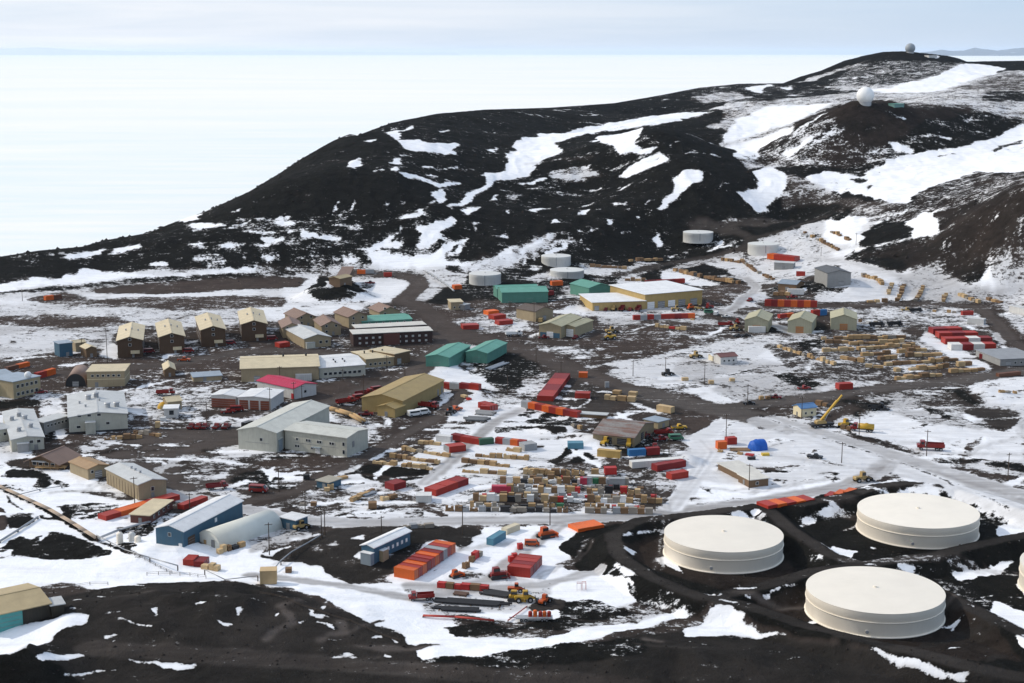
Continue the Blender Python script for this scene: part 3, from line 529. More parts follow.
def ground_material():
    m, nt, b = new_mat('ground_snow_and_scoria')
    pos = nt.nodes.new('ShaderNodeNewGeometry').outputs['Position']
    at = lambda nm: [setattr(n := nt.nodes.new('ShaderNodeAttribute'), 'attribute_name', nm), n.outputs['Fac']][1]
    s, t, d = at('snow'), at('tint'), at('dirt')
    n0 = noise_(nt, pos, .028, 7, .66, .8); n1 = noise_(nt, pos, .11, 6, .66, .6); n2 = noise_(nt, pos, .45, 5, .65); n3 = noise_(nt, pos, .025, 4, .55); n4 = noise_(nt, pos, 1.6, 4, .7); n6 = noise_(nt, pos, 5.5, 3, .7)
    # wind and ploughing draw the cover out in one direction
    mp = nt.nodes.new('ShaderNodeMapping'); mp.inputs['Rotation'].default_value = (0, 0, .5); mp.inputs['Scale'].default_value = (.05, .3, .1); nt.links.new(pos, mp.inputs[0])
    n5 = noise_(nt, mp.outputs[0], 1., 6, .65)
    nz = math_(nt, 'ADD', math_(nt, 'ADD', math_(nt, 'ADD', math_(nt, 'MULTIPLY', n0, .20), math_(nt, 'MULTIPLY', n1, .24)), math_(nt, 'MULTIPLY', n2, .27)), math_(nt, 'ADD', math_(nt, 'MULTIPLY', n5, .18), math_(nt, 'MULTIPLY', n4, .16)))
    nz = math_(nt, 'MULTIPLY', math_(nt, 'SUBTRACT', nz, .525), 4.4)
    f = math_(nt, 'SUBTRACT', math_(nt, 'ADD', s, nz), .5)
    f = math_(nt, 'ADD', math_(nt, 'MULTIPLY', f, 6.), .5, clamp=True)
    # soils
    cs = nt.nodes.new('ShaderNodeMapRange'); cs.inputs[1].default_value = .33; cs.inputs[2].default_value = .68
    nt.links.new(math_(nt, 'ADD', math_(nt, 'MULTIPLY', n1, .40), math_(nt, 'ADD', math_(nt, 'MULTIPLY', n2, .22), math_(nt, 'ADD', math_(nt, 'MULTIPLY', n4, .2), math_(nt, 'MULTIPLY', n6, .18)))), cs.inputs[0]); cs = cs.outputs[0]
    blk = mix_(nt, cs, (.0018, .0019, .0021), (.0215, .0212, .0188)); brn = mix_(nt, cs, (.020, .0135, .011), (.088, .064, .053))
    brn = mix_(nt, math_(nt, 'MULTIPLY', d, 1.1, clamp=True), brn, mix_(nt, n5, (.045, .038, .034), (.150, .133, .122)))
    tt = math_(nt, 'ADD', t, math_(nt, 'MULTIPLY', math_(nt, 'SUBTRACT', n3, .5), .9), clamp=True)
    soil = mix_(nt, tt, blk, brn)
    dd = math_(nt, 'ADD', d, math_(nt, 'MULTIPLY', math_(nt, 'SUBTRACT', math_(nt, 'ADD', math_(nt, 'MULTIPLY', n5, .6), math_(nt, 'MULTIPLY', n1, .4)), .5), 1.25), clamp=True)
    sn = mix_(nt, math_(nt, 'MULTIPLY', dd, .93), mix_(nt, n3, (.82, .835, .86), (.9, .9, .905)), mix_(nt, n1, (.095, .085, .080), (.40, .385, .375)))
    nt.links.new(mix_(nt, f, soil, sn), b.inputs['Base Color'])
    b.inputs['Roughness'].default_value = .85; b.inputs['Specular IOR Level'].default_value = .02
    bp = nt.nodes.new('ShaderNodeBump'); bp.inputs['Strength'].default_value = .55; bp.inputs['Distance'].default_value = 1.1
    hgt = math_(nt, 'ADD', math_(nt, 'ADD', math_(nt, 'MULTIPLY', n2, .9), math_(nt, 'MULTIPLY', n1, 2.2)), math_(nt, 'MULTIPLY', n4, .6)); hgt = math_(nt, 'MULTIPLY', hgt, math_(nt, 'SUBTRACT', 1.15, math_(nt, 'MULTIPLY', f, .75)))
    nt.links.new(hgt, bp.inputs['Height']); nt.links.new(bp.outputs[0], b.inputs['Normal'])
    return m
M_GROUND = ground_material()

# ------------------------------------------------------------------ terrain sheets
def sheet(name, fmask):
    jj, ii = np.nonzero(fmask)
    quad = np.stack([jj * NA + ii, jj * NA + ii + 1, (jj + 1) * NA + ii + 1, (jj + 1) * NA + ii], 1)
    used, inv = np.unique(quad, return_inverse=True)
    co = np.stack([X2.ravel()[used], Y2.ravel()[used], H.ravel()[used]], 1).astype(np.float32)
    me = bpy.data.meshes.new(name)
    me.vertices.add(len(co)); me.vertices.foreach_set('co', co.ravel())
    me.loops.add(quad.size); me.loops.foreach_set('vertex_index', inv.reshape(-1).astype(np.int32))
    me.polygons.add(len(quad)); me.polygons.foreach_set('loop_start', np.arange(0, quad.size, 4, dtype=np.int32))
    me.polygons.foreach_set('use_smooth', np.ones(len(quad), bool))
    me.update(calc_edges=True)
    for nm, f in (('snow', snow), ('tint', tint), ('dirt', dirt)):
        a = me.attributes.new(nm, 'FLOAT', 'POINT'); a.data.foreach_set('value', f.ravel()[used].astype(np.float32))
    me.materials.append(M_GROUND)
    o = bpy.data.objects.new(name, me); COL.objects.link(o); return tag(o, kind='structure')
fr = isroad[:-1, :-1] & isroad[1:, 1:] & isroad[1:, :-1] & isroad[:-1, 1:]
fh = (Y2[:-1, :-1] > 1105) & ~fr
fn = (Y2[:-1, :-1] < 345) & ~fr & ~fh
sheet('road', fr); sheet('hillside', fh); sheet('ground', ~fr & ~fh & ~fn); sheet('hill_slope', fn)

# ------------------------------------------------------------------ sea ice, far mountains
def ice_material():
    m, nt, b = new_mat('sea_ice')
    pos = nt.nodes.new('ShaderNodeNewGeometry').outputs['Position']
    mp = nt.nodes.new('ShaderNodeMapping'); mp.inputs['Scale'].default_value = (.0005, .0013, 1); mp.inputs['Rotation'].default_value = (0, 0, .12); nt.links.new(pos, mp.inputs[0])
    n = noise_(nt, mp.outputs[0], 1., 7, .6); n2 = noise_(nt, mp.outputs[0], 7., 5, .6)
    r = nt.nodes.new('ShaderNodeMapRange'); r.inputs[1].default_value = .30; r.inputs[2].default_value = .62; nt.links.new(n, r.inputs[0])
    sp = nt.nodes.new('ShaderNodeSeparateXYZ'); nt.links.new(pos, sp.inputs[0])
    nr = nt.nodes.new('ShaderNodeMapRange'); nr.inputs[1].default_value = 1300; nr.inputs[2].default_value = 5200; nr.inputs[3].default_value = .95; nr.inputs[4].default_value = 0.; nt.links.new(sp.outputs[1], nr.inputs[0])
    mp2 = nt.nodes.new('ShaderNodeMapping'); mp2.inputs['Scale'].default_value = (.0035, .016, 1); mp2.inputs['Rotation'].default_value = (0, 0, .2); nt.links.new(pos, mp2.inputs[0]); n3 = noise_(nt, mp2.outputs[0], 1., 6, .6)
    base = mix_(nt, math_(nt, 'ADD', math_(nt, 'MULTIPLY', r.outputs[0], .8), math_(nt, 'MULTIPLY', n2, .3)), (.79, .82, .82), (.885, .865, .825))
    blue = math_(nt, 'MULTIPLY', nr.outputs[0], math_(nt, 'ADD', math_(nt, 'MULTIPLY', math_(nt, 'SUBTRACT', n3, .35), 1.6), math_(nt, 'MULTIPLY', math_(nt, 'SUBTRACT', .6, n), 1.2)), clamp=True)
    nt.links.new(mix_(nt, blue, base, (.62, .755, .80)), b.inputs['Base Color'])      # old blue ice shows through near the shore
    b.inputs['Roughness'].default_value = .8; b.inputs['Specular IOR Level'].default_value = .1
    return m
def plain(name, verts, faces, mat):
    me = bpy.data.meshes.new(name); me.from_pydata(verts, [], faces); me.materials.append(mat)
    o = bpy.data.objects.new(name, me); COL.objects.link(o); return o
L = 130000
tag(plain('sea_ice', [(-L, -L, -12), (L, -L, -12), (L, L, -12), (-L, L, -12)], [(0, 1, 2, 3)], ice_material()), kind='structure')
def mountains(name, mat, prof, Y, depth):
    us = np.linspace(prof[0][0], prof[-1][0], 160); top = np.interp(us, [p[0] for p in prof], [p[1] for p in prof])
    hz = (52.6 - top) / FOC * Y * .97 + EYE + 8 * fbm(us / 6., us * 0 + 3, 1., 4) * Y / 30000
    x = (us - 512) / FOC / CP * Y * 1.0
    V = []; F = []
    rows = 14
    for r in range(rows):
        t = r / (rows - 1); k = math.sin(math.pi * t)
        for i in range(len(us)):
            yy = Y + (t - .5) * depth
            hh = -20 + (hz[i] + 20) * max(0, k) ** .8 * (1 - .35 * abs(float(vnoise(np.array(us[i] / 5.), np.array(r * .6)))) * (k < .98))
            V.append((x[i] * yy / Y, yy, hh))
    n = len(us)
    for r in range(rows - 1):
        for i in range(n - 1): F.append((r * n + i, r * n + i + 1, (r + 1) * n + i + 1, (r + 1) * n + i))
    o = plain(name, V, F, mat)
    for p in o.data.polygons: p.use_smooth = True
    return tag(o, kind='structure')
def rock_far(nm='far_rock', c0=(.03, .03, .033), c1=(.4, .4, .42)):
    m, nt, b = new_mat(nm); pos = nt.nodes.new('ShaderNodeNewGeometry').outputs['Position']
    n = noise_(nt, pos, .0012, 6, .6)
    r = nt.nodes.new('ShaderNodeMapRange'); r.inputs[1].default_value = .6; r.inputs[2].default_value = .72; nt.links.new(n, r.inputs[0])
    nt.links.new(mix_(nt, r.outputs[0], c0, c1), b.inputs['Base Color']); b.inputs['Roughness'].default_value = .9
    return m
MR = rock_far()
mountains('mountains', MR, [(900,53),(915,51.5),(926,49.5),(938,51),(948,50.5),(958,47.5),(966,49),(980,50.5),(992,49),(1004,47.5),(1014,50),(1030,51),(1060,48),(1100,50),(1150,53)], 95000, 20000)
MS = rock_far('far_haze_snow', (.62, .64, .66), (.8, .8, .8))  # snow kept pale so its colour stands in for haze over the range
mountains('distant_mountains', MS, [(-200,52),(-80,49),(-20,50.5),(20,48.5),(60,47.5),(90,49.5),(130,51),(200,52),(260,51),(290,50.3),(310,50.8),(380,52),(460,52.4)], 120000, 16000)

# ------------------------------------------------------------------ sky, sun, haze, camera
SUN_ELEV, SUN_AZ = R(33), R(-72)          # azimuth from +Y, negative = left of the view
W = bpy.data.worlds.new('World'); SC.world = W; W.use_nodes = True
nt = W.node_tree; nt.nodes.clear()
wo = nt.nodes.new('ShaderNodeOutputWorld'); bg = nt.nodes.new('ShaderNodeBackground')
sky = nt.nodes.new('ShaderNodeTexSky'); sky.sky_type = 'NISHITA'; sky.sun_disc = False; sky.sun_elevation = SUN_ELEV; sky.sun_rotation = SUN_AZ
sky.air_density = 1.0; sky.dust_density = .3; sky.ozone_density = 1.5; sky.altitude = 200
tc = nt.nodes.new('ShaderNodeTexCoord'); mp = nt.nodes.new('ShaderNodeMapping'); mp.inputs['Scale'].default_value = (2.2, 2.2, 34); nt.links.new(tc.outputs['Generated'], mp.inputs[0])
cn = noise_(nt, mp.outputs[0], 1.6, 6, .55, .4)
cr = nt.nodes.new('ShaderNodeMapRange'); cr.inputs[1].default_value = .36; cr.inputs[2].default_value = .66; cr.inputs[3].default_value = .45; cr.inputs[4].default_value = 1.; nt.links.new(cn, cr.inputs[0])
sx = nt.nodes.new('ShaderNodeSeparateXYZ'); nt.links.new(tc.outputs['Generated'], sx.inputs[0])
thin = nt.nodes.new('ShaderNodeMapRange'); thin.inputs[1].default_value = -.28; thin.inputs[2].default_value = .36; thin.inputs[3].default_value = 1.; thin.inputs[4].default_value = .08; nt.links.new(sx.outputs[0], thin.inputs[0])
veil = math_(nt, 'MULTIPLY', cr.outputs[0], thin.outputs[0], clamp=True)          # the veil thins away from the sun
cl = mix_(nt, veil, mix_(nt, .75, sky.outputs[0], (3.2, 4.5, 6.6)), (7.35, 7.35, 7.5))          # high thin cloud veil
nt.links.new(cl, bg.inputs[0]); bg.inputs[1].default_value = .13; nt.links.new(bg.outputs[0], wo.inputs[0])
sl = bpy.data.lights.new('sun', 'SUN'); sl.energy = 2.7; sl.angle = R(.6); sl.color = (1, .915, .80)
so = bpy.data.objects.new('sun', sl); COL.objects.link(so)
from mathutils import Vector
sd = Vector((math.sin(SUN_AZ) * math.cos(SUN_ELEV), math.cos(SUN_AZ) * math.cos(SUN_ELEV), math.sin(SUN_ELEV)))
so.rotation_euler = sd.to_track_quat('Z', 'Y').to_euler()
HAZE = 8e-6
def haze_box():
    m = bpy.data.materials.new('thin_haze'); m.use_nodes = True; nt = m.node_tree; nt.nodes.clear()
    out = nt.nodes.new('ShaderNodeOutputMaterial'); v = nt.nodes.new('ShaderNodeVolumePrincipled')
    v.inputs['Color'].default_value = (.70, .84, 1., 1); v.inputs['Density'].default_value = HAZE; v.inputs['Anisotropy'].default_value = .2
    nt.links.new(v.outputs[0], out.inputs['Volume'])
    x, y0, y1, z0, z1 = 128000, -5000, 128000, -62, 420
    V = [(-x, y0, z0), (x, y0, z0), (x, y1, z0), (-x, y1, z0), (-x, y0, z1), (x, y0, z1), (x, y1, z1), (-x, y1, z1)]
    o = plain('haze', V, [(0,3,2,1),(4,5,6,7),(0,1,5,4),(1,2,6,5),(2,3,7,6),(3,0,4,7)], m)
    tag(o, kind='stuff')
haze_box()
cam = bpy.data.cameras.new('camera'); co_ = bpy.data.objects.new('camera', cam); COL.objects.link(co_)
co_.location = (0, 0, EYE); co_.rotation_euler = (math.pi / 2 - PITCH, 0, 0)
cam.sensor_width = 36; cam.lens = 36 * FOC / 1024; cam.clip_start = 1; cam.clip_end = 400000
SC.camera = co_
SC.view_settings.view_transform = 'Standard'; SC.view_settings.look = 'None'; SC.view_settings.exposure = 0.08; SC.view_settings.gamma = 1
SC.view_settings.use_curve_mapping = False
SC.cycles.volume_bounces = 1; SC.cycles.max_bounces = 6

# loose stones on the slopes: nobody could count them
def stones():
    rs2 = np.random.RandomState(3); vs = []; fs = []
    base = np.array([(1,0,0),(-1,0,0),(0,1,0),(0,-1,0),(0,0,1),(0,0,-.4)], float); tri = [(0,2,4),(2,1,4),(1,3,4),(3,0,4),(2,0,5),(1,2,5),(3,1,5),(0,3,5)]
    def put(x, y, s):
        z = float(height(x, y)); k = len(vs); th = rs2.rand() * 6.3; c, sn = math.cos(th), math.sin(th)
        for q in base * (s * (.6 + .8 * rs2.rand(6, 1))): vs.append((x + q[0]*c - q[1]*sn, y + q[0]*sn + q[1]*c, z + q[2] * .7))
        fs.extend(tuple(i + k for i in t) for t in tri)
    bare = lambda x, y: snow[np.searchsorted(GY, y), np.searchsorted(GA, x / y)] < .3
    for _ in range(4600):
        y = rs2.uniform(366, 470) if rs2.rand() < .8 else rs2.uniform(330, 366); x = rs2.uniform(-.38, .38) * y
        if bare(x, y): put(x, y, .12 + .5 * rs2.rand() ** 4)
    for _ in range(2200):
        y = rs2.uniform(1080, 1650); x = rs2.uniform(-.37, .37) * y
        if bare(x, y): put(x, y, .4 + 2.2 * rs2.rand() ** 4)
    m, nt, b = new_mat('scoria_stone'); pos = nt.nodes.new('ShaderNodeNewGeometry').outputs['Position']
    nt.links.new(mix_(nt, noise_(nt, pos, .6, 4), (.004, .004, .0045), (.05, .042, .036)), b.inputs['Base Color']); b.inputs['Roughness'].default_value = .9; b.inputs['Specular IOR Level'].default_value = .05
    tag(plain('loose_stones', vs, fs, m), kind='stuff')
stones()
# ------------------------------------------------------------------ mesh helpers
class G:
    def __init__(s): s.v = []; s.f = []
    def add(s, vs, fs):
        k = len(s.v); s.v += [tuple(map(float, q)) for q in vs]; s.f += [tuple(i + k for i in f) for f in fs]; return s
    def box(s, x0, x1, y0, y1, z0, z1, top=None):
        t = top or (0, 0)
        return s.add([(x0,y0,z0),(x1,y0,z0),(x1,y1,z0),(x0,y1,z0),(x0+t[0],y0+t[1],z1),(x1-t[0],y0+t[1],z1),(x1-t[0],y1-t[1],z1),(x0+t[0],y1-t[1],z1)],
                     [(0,3,2,1),(4,5,6,7),(0,1,5,4),(1,2,6,5),(2,3,7,6),(3,0,4,7)])
    def cbox(s, c, d): return s.box(c[0]-d[0]/2, c[0]+d[0]/2, c[1]-d[1]/2, c[1]+d[1]/2, c[2], c[2]+d[2])
    def prism(s, prof, y0, y1, axis='y'):
        """profile in (x,z) pushed along y  (axis 'x': profile in (y,z) pushed along x)"""
        n = len(prof)
        mk = (lambda p, t: (p[0], t, p[1])) if axis == 'y' else (lambda p, t: (t, p[0], p[1]))
        vs = [mk(p, y0) for p in prof] + [mk(p, y1) for p in prof]
        fs = [tuple(range(n)), tuple(range(2*n-1, n-1, -1))] + [(i, n+i, n+(i+1)%n, (i+1)%n) for i in range(n)]
        if axis == 'x': fs = [f[::-1] for f in fs]
        return s.add(vs, fs)
    def tube(s, p, q, r0, r1=None, n=8, cap=True):
        r1 = r0 if r1 is None else r1
        p = Vector(p); q = Vector(q); d = (q - p).normalized(); a = d.orthogonal().normalized(); b = d.cross(a)
        vs = [p + (a*math.cos(2*math.pi*i/n) + b*math.sin(2*math.pi*i/n))*r0 for i in range(n)] + [q + (a*math.cos(2*math.pi*i/n) + b*math.sin(2*math.pi*i/n))*r1 for i in range(n)]
        fs = [(i, (i+1)%n, n+(i+1)%n, n+i) for i in range(n)]
        if cap: fs += [tuple(range(n-1,-1,-1)), tuple(range(n, 2*n))]
        return s.add(vs, fs)
    def lathe(s, prof, n=64, c=(0,0)):
        vs = []; m = len(prof)
        for i in range(n):
            a = 2*math.pi*i/n
            vs += [(c[0]+r*math.cos(a), c[1]+r*math.sin(a), z) for r, z in prof]
        fs = [(i*m+j, ((i+1)%n)*m+j, ((i+1)%n)*m+j+1, i*m+j+1) for i in range(n) for j in range(m-1)]
        return s.add(vs, fs)
    def sphere(s, c, r, n=20, m=12, zs=1., z0=-1.):
        prof = []
        for j in range(m+1):
            t = math.asin(max(-1, z0)) + (math.pi/2 - math.asin(max(-1, z0)))*j/m
            prof.append((max(1e-3, r*math.cos(t)), c[2] + r*zs*math.sin(t)))
        return s.lathe(prof, n, (c[0], c[1]))
    def mesh(s, name, mat, smooth=False):
        me = bpy.data.meshes.new(name); me.from_pydata(s.v, [], s.f); me.materials.append(mat)
        if smooth:
            for p in me.polygons: p.use_smooth = True
        return me
def part(name, g, mat, parent=None, smooth=False, label=None):
    me = g.mesh(name, mat, smooth) if isinstance(g, G) else g
    o = bpy.data.objects.new(name, me); COL.objects.link(o)
    if parent is not None: o.parent = parent
    if label: o['label'] = label
    return o
def thing(name, label, cat, loc, rot=0., group=None):
    o = bpy.data.objects.new(name, None); o.empty_display_size = .5; COL.objects.link(o)
    o.location = loc; o.rotation_euler = (0, 0, rot)
    return tag(o, label, cat, group)
KIDS = {}
def copy_tree(o):
    def rec(q, par):
        c = q.copy(); COL.objects.link(c)
        if par is not None: c.parent = par
        for ch in q.children: rec(ch, c)
        return c
    return rec(o, None)

# ------------------------------------------------------------------ materials of built things
MATS = {}
def mat(name, rgb, rough=.6, var=.16, scale=.5, ribs=0., streak=.0, metal=0., spec=.3, dirty=.0):
    key = (name, tuple(rgb), rough, ribs, streak)
    if key in MATS: return MATS[key]
    m, nt, b = new_mat(name)
    tc = nt.nodes.new('ShaderNodeTexCoord').outputs['Object']
    n = noise_(nt, tc, scale, 5, .6)
    k = math_(nt, 'ADD', math_(nt, 'MULTIPLY', math_(nt, 'SUBTRACT', n, .5), var * 2.6), 1.)
    oi = nt.nodes.new('ShaderNodeObjectInfo').outputs['Random']
    k = math_(nt, 'MULTIPLY', k, math_(nt, 'ADD', math_(nt, 'MULTIPLY', oi, .16), .92))
    col = mix_(nt, 1., (1, 1, 1), rgb, 'MULTIPLY')
    vm = nt.nodes.new('ShaderNodeVectorMath'); vm.operation = 'SCALE'; nt.links.new(col, vm.inputs[0]); nt.links.new(k, vm.inputs[3])
    c = vm.outputs[0]
    if streak > 0:
        mp = nt.nodes.new('ShaderNodeMapping'); mp.inputs['Scale'].default_value = (1.3, 1.3, .12); nt.links.new(tc, mp.inputs[0])
        s = noise_(nt, mp.outputs[0], 1.4, 5, .7)
        r = nt.nodes.new('ShaderNodeMapRange'); r.inputs[1].default_value = .5; r.inputs[2].default_value = .75; r.inputs[4].default_value = streak; nt.links.new(s, r.inputs[0])
        c = mix_(nt, r.outputs[0], c, (.12, .085, .06))
    nt.links.new(c, b.inputs['Base Color'])
    b.inputs['Roughness'].default_value = rough; b.inputs['Metallic'].default_value = metal; b.inputs['Specular IOR Level'].default_value = spec
    if ribs > 0:
        w = nt.nodes.new('ShaderNodeTexWave'); w.inputs['Scale'].default_value = ribs; w.bands_direction = 'X'
        w2 = nt.nodes.new('ShaderNodeTexWave'); w2.inputs['Scale'].default_value = ribs; w2.bands_direction = 'Y'
        nt.links.new(tc, w.inputs[0]); nt.links.new(tc, w2.inputs[0])
        bp = nt.nodes.new('ShaderNodeBump'); bp.inputs['Strength'].default_value = .35; bp.inputs['Distance'].default_value = .12
        nt.links.new(math_(nt, 'ADD', w.outputs['Fac'], w2.outputs['Fac']), bp.inputs['Height']); nt.links.new(bp.outputs[0], b.inputs['Normal'])
    MATS[key] = m
    return m
def rusty(name, base, rust, scale=.35, th=.5):
    m, nt, b = new_mat(name)
    tc = nt.nodes.new('ShaderNodeTexCoord').outputs['Object']
    mp = nt.nodes.new('ShaderNodeMapping'); mp.inputs['Scale'].default_value = (1.6, .35, .5); nt.links.new(tc, mp.inputs[0])
    n = noise_(nt, mp.outputs[0], scale, 6, .65); n2 = noise_(nt, tc, 1.2, 4, .6)
    r = nt.nodes.new('ShaderNodeMapRange'); r.inputs[1].default_value = th - .07; r.inputs[2].default_value = th + .1; nt.links.new(n, r.inputs[0])
    nt.links.new(mix_(nt, n2, mix_(nt, r.outputs[0], base, rust), (.12, .1, .09)), b.inputs['Base Color']); b.inputs['Roughness'].default_value = .75
    return m
GLASS = mat('window_glass', (.02, .025, .03), .15, .1, spec=.6); FRAME = mat('window_frame', (.6, .6, .58), .6)
WHITE = mat('white_paint', (.78, .78, .76), .5); RUBBER = mat('tyre_rubber', (.018, .018, .018), .85); STEEL = mat('galvanised_steel', (.36, .37, .38), .45, metal=.3)
DARK = mat('dark_steel', (.03, .03, .032), .6); WOODP = mat('weathered_pole', (.06, .042, .03), .85); GREYDOOR = mat('grey_door', (.22, .22, .22), .5)
LUMB = [mat('pale_lumber', (.50, .36, .195), .8, .22, 1.2), mat('tan_plywood', (.40, .26, .125), .8, .22, 1.2), mat('brown_wood', (.20, .12, .062), .85, .25, 1.2), mat('grey_wood', (.27, .24, .20), .85, .22, 1.2)]
BINM = [mat('white_bin', (.66, .66, .64), .6), mat('black_tarpaulin', (.022, .022, .024), .6), mat('red_bin', (.42, .03, .025), .55), mat('grey_bin', (.28, .29, .30), .6), mat('green_bin', (.03, .13, .06), .6), mat('blue_bin', (.05, .13, .32), .6), mat('yellow_bin', (.62, .42, .05), .6)]
CONT = {'red': mat('red_container_paint', (.36, .034, .022), .5, .2, .4, streak=.2), 'orange': mat('orange_container_paint', (.66, .13, .022), .5, .2, .4, streak=.12), 'dark red': mat('dark_red_container_paint', (.23, .022, .022), .55, .2, .4, streak=.25),
        'white': mat('white_container_paint', (.66, .65, .62), .5, .12, .4, streak=.25), 'grey': mat('grey_container_paint', (.34, .35, .355), .5, .15, .4, streak=.25), 'blue': mat('blue_container_paint', (.035, .16, .36), .5, .15, .4, streak=.15),
        'yellow': mat('yellow_container_paint', (.56, .37, .12), .5, .15, .4, streak=.2), 'pink': mat('pink_container_paint', (.50, .05, .09), .5, .15, .4, streak=.2), 'teal': mat('teal_container_paint', (.09, .24, .32), .5, .15, .4, streak=.2), 'green': mat('green_container_paint', (.035, .10, .06), .5, .15), 'cream': mat('cream_container_paint', (.62, .55, .40), .5, .15, streak=.15), 'brown': mat('brown_container_paint', (.14, .06, .035), .6, .2, streak=.2)}

# ------------------------------------------------------------------ plan frames from surveyed corners
def frame(A, B, C):
    """near corner A, B along the first wall, C along the second (px corner or depth in metres)"""
    a = P(*A); b = P(*B)
    ex = b[:2] - a[:2]; L = np.hypot(*ex); ex = ex / L
    ey = np.array([-ex[1], ex[0]])
    if isinstance(C, (int, float)):
        D = float(C)
        if ey[1] < 0: ey = -ey
    else:
        c = P(*C); f = c[:2] - a[:2]; D = np.hypot(*f)
        sg = 1. if f @ ey >= 0 else -1.
        f = sg * np.array([f[1], -f[0]]) / D          # the first wall as the second one would have it
        w = ex * L ** 2 + f * D ** 2
        ex = w / np.hypot(*w); ey = sg * np.array([-ex[1], ex[0]])
    return a, ex, ey, L, max(D, 1.)
def chir(ex, ey): return ex[0] * ey[1] - ex[1] * ey[0] > 0

def building(name, label, cat, A, B, C, h, rise=0., wall=None, roof=None, ridge='AB', over=.45, feats=(), hm=None, group=None, rt=.3, trim=None, z=None, mono=False, arch=False, band=None):
    """h and rise in px of the photo at corner A"""
    a, ex, ey, L, D = frame(A, B, C)
    k = mpp(a); h = (h * k) if hm is None else hm; rise = rise * k
    lf = chir(ex, ey)
    rot = math.atan2(ex[1], ex[0]) if lf else math.atan2(ey[1], ey[0])
    LX, LY = (L, D) if lf else (D, L)              # local x, y sizes ; A is the local origin
    rx = (ridge == 'AB') == lf                     # ridge along local x ?
    cs = [a[:2], a[:2] + ex * L, a[:2] + ey * D, a[:2] + ex * L + ey * D]
    z0 = z if z is not None else float(np.mean([height(*c) for c in cs]))
    root = thing(name, label, cat, (a[0], a[1], z0), rot, group)
    lo = -1.2
    g = G()
    if rise <= 0 and not arch: g.box(0, LX, 0, LY, lo, h)
    elif mono:
        if rx: g.prism([(0, lo), (LY, lo), (LY, h + rise), (0, h)], 0, LX, 'x')
        else: g.prism([(0, lo), (LX, lo), (LX, h + rise), (0, h)], 0, LY)
    elif arch:
        n = 16
        if rx: g.prism([(0, lo)] + [(LY/2 - LY/2*math.cos(math.pi*i/n), .3 + (h + rise) * math.sin(math.pi*i/n)) for i in range(n+1)] + [(LY, lo)], 0.15, LX-.15, 'x')
        else: g.prism([(0, lo)] + [(LX/2 - LX/2*math.cos(math.pi*i/n), .3 + (h + rise) * math.sin(math.pi*i/n)) for i in range(n+1)] + [(LX, lo)], .15, LY-.15)
    elif rx: g.prism([(0, lo), (LY, lo), (LY, h), (LY/2, h + rise), (0, h)], 0, LX, 'x')
    else: g.prism([(0, lo), (LX, lo), (LX, h), (LX/2, h + rise), (0, h)], 0, LY)
    part('wall', g, wall, root)
    g = G(); o = over; e = .02
    if arch:
        n = 20; W_ = LY if rx else LX; rr = lambda t, q: (W_/2 - (W_/2 + q)*math.cos(t), .3 + (h + rise + q)*math.sin(t))
        pr = [rr(math.pi*i/n, .18) for i in range(n+1)]; pr = [(pr[0][0], lo)] + pr + [(pr[-1][0], lo)]
        inn = [rr(math.pi*i/n, .02) for i in range(n+1)]; inn = [(inn[0][0], lo)] + inn + [(inn[-1][0], lo)]
        m = len(pr); T = LX if rx else LY
        mk = (lambda p, t: (t, p[0], p[1])) if rx else (lambda p, t: (p[0], t, p[1]))
        vs = [mk(p, -.1) for p in pr] + [mk(p, T + .1) for p in pr] + [mk(p, -.1) for p in inn] + [mk(p, T + .1) for p in inn]
        fs = []
        for i in range(m-1): fs += [(i, i+1, m+i+1, m+i), (2*m+i, 3*m+i, 3*m+i+1, 2*m+i+1), (i, 2*m+i, 2*m+i+1, i+1), (m+i, m+i+1, 3*m+i+1, 3*m+i)]
        g.add(vs, fs)
    elif rise <= 0:
        g.box(-o, LX + o, -o, LY + o, h + e, h + rt)
    elif mono:
        s = rise / (LY if rx else LX); W_ = LY if rx else LX
        pr = [(-o, h + e - o*s), (W_ + o, h + e + rise + o*s), (W_ + o, h + rt + rise + o*s), (-o, h + rt - o*s)]
        g.prism(pr, -o, (LX if rx else LY) + o, 'x' if rx else 'y')
    else:
        W_ = LY if rx else LX; s = rise / (W_/2)
        pr = [(-o, h + e - o*s), (W_/2, h + rise + e), (W_ + o, h + e - o*s), (W_ + o, h + rt - o*s), (W_/2, h + rise + rt), (-o, h + rt - o*s)]
        g.prism(pr, -o, (LX if rx else LY) + o, 'x' if rx else 'y')
    rf = part('roof', g, roof, root, arch)
    if rise > 0 and not mono and not arch:
        g = G(); W_ = LY if rx else LX
        cap = [(W_/2-.35, h+rise+rt-.1), (W_/2+.35, h+rise+rt-.1), (W_/2+.3, h+rise+rt+.08), (W_/2-.3, h+rise+rt+.08)]
        g.prism(cap, -o, (LX if rx else LY)+o, 'x' if rx else 'y'); part('ridge_cap', g, roof, rf)
    # faces: 'AB' is the wall from A to B, 'AC' the wall from A to C, 'BD','CD' the far ones
    ax = 'x' if lf else 'y'
    def face_box(face, s, zb, w, hh, t=.14, dp=0.):
        onx = (face in ('AB', 'CD')) == lf
        W_ = LX if onx else LY
        c = s * W_; far = face in ('CD', 'BD')
        base = (LY if onx else LX) if far else 0
        q0, q1 = (base - .05, base + t) if far else (base - t, base + .05)
        return (c - w/2, c + w/2, q0, q1, zb, zb + hh) if onx else (q0, q1, c - w/2, c + w/2, zb, zb + hh)
    if band is not None:
        for f_ in ('AB', 'AC', 'BD', 'CD'):
            part('wall_band', G().box(*face_box(f_, .5, band[0], (L if f_ in ('AB', 'CD') else D) - .1, band[1], .06)), band[2], root)
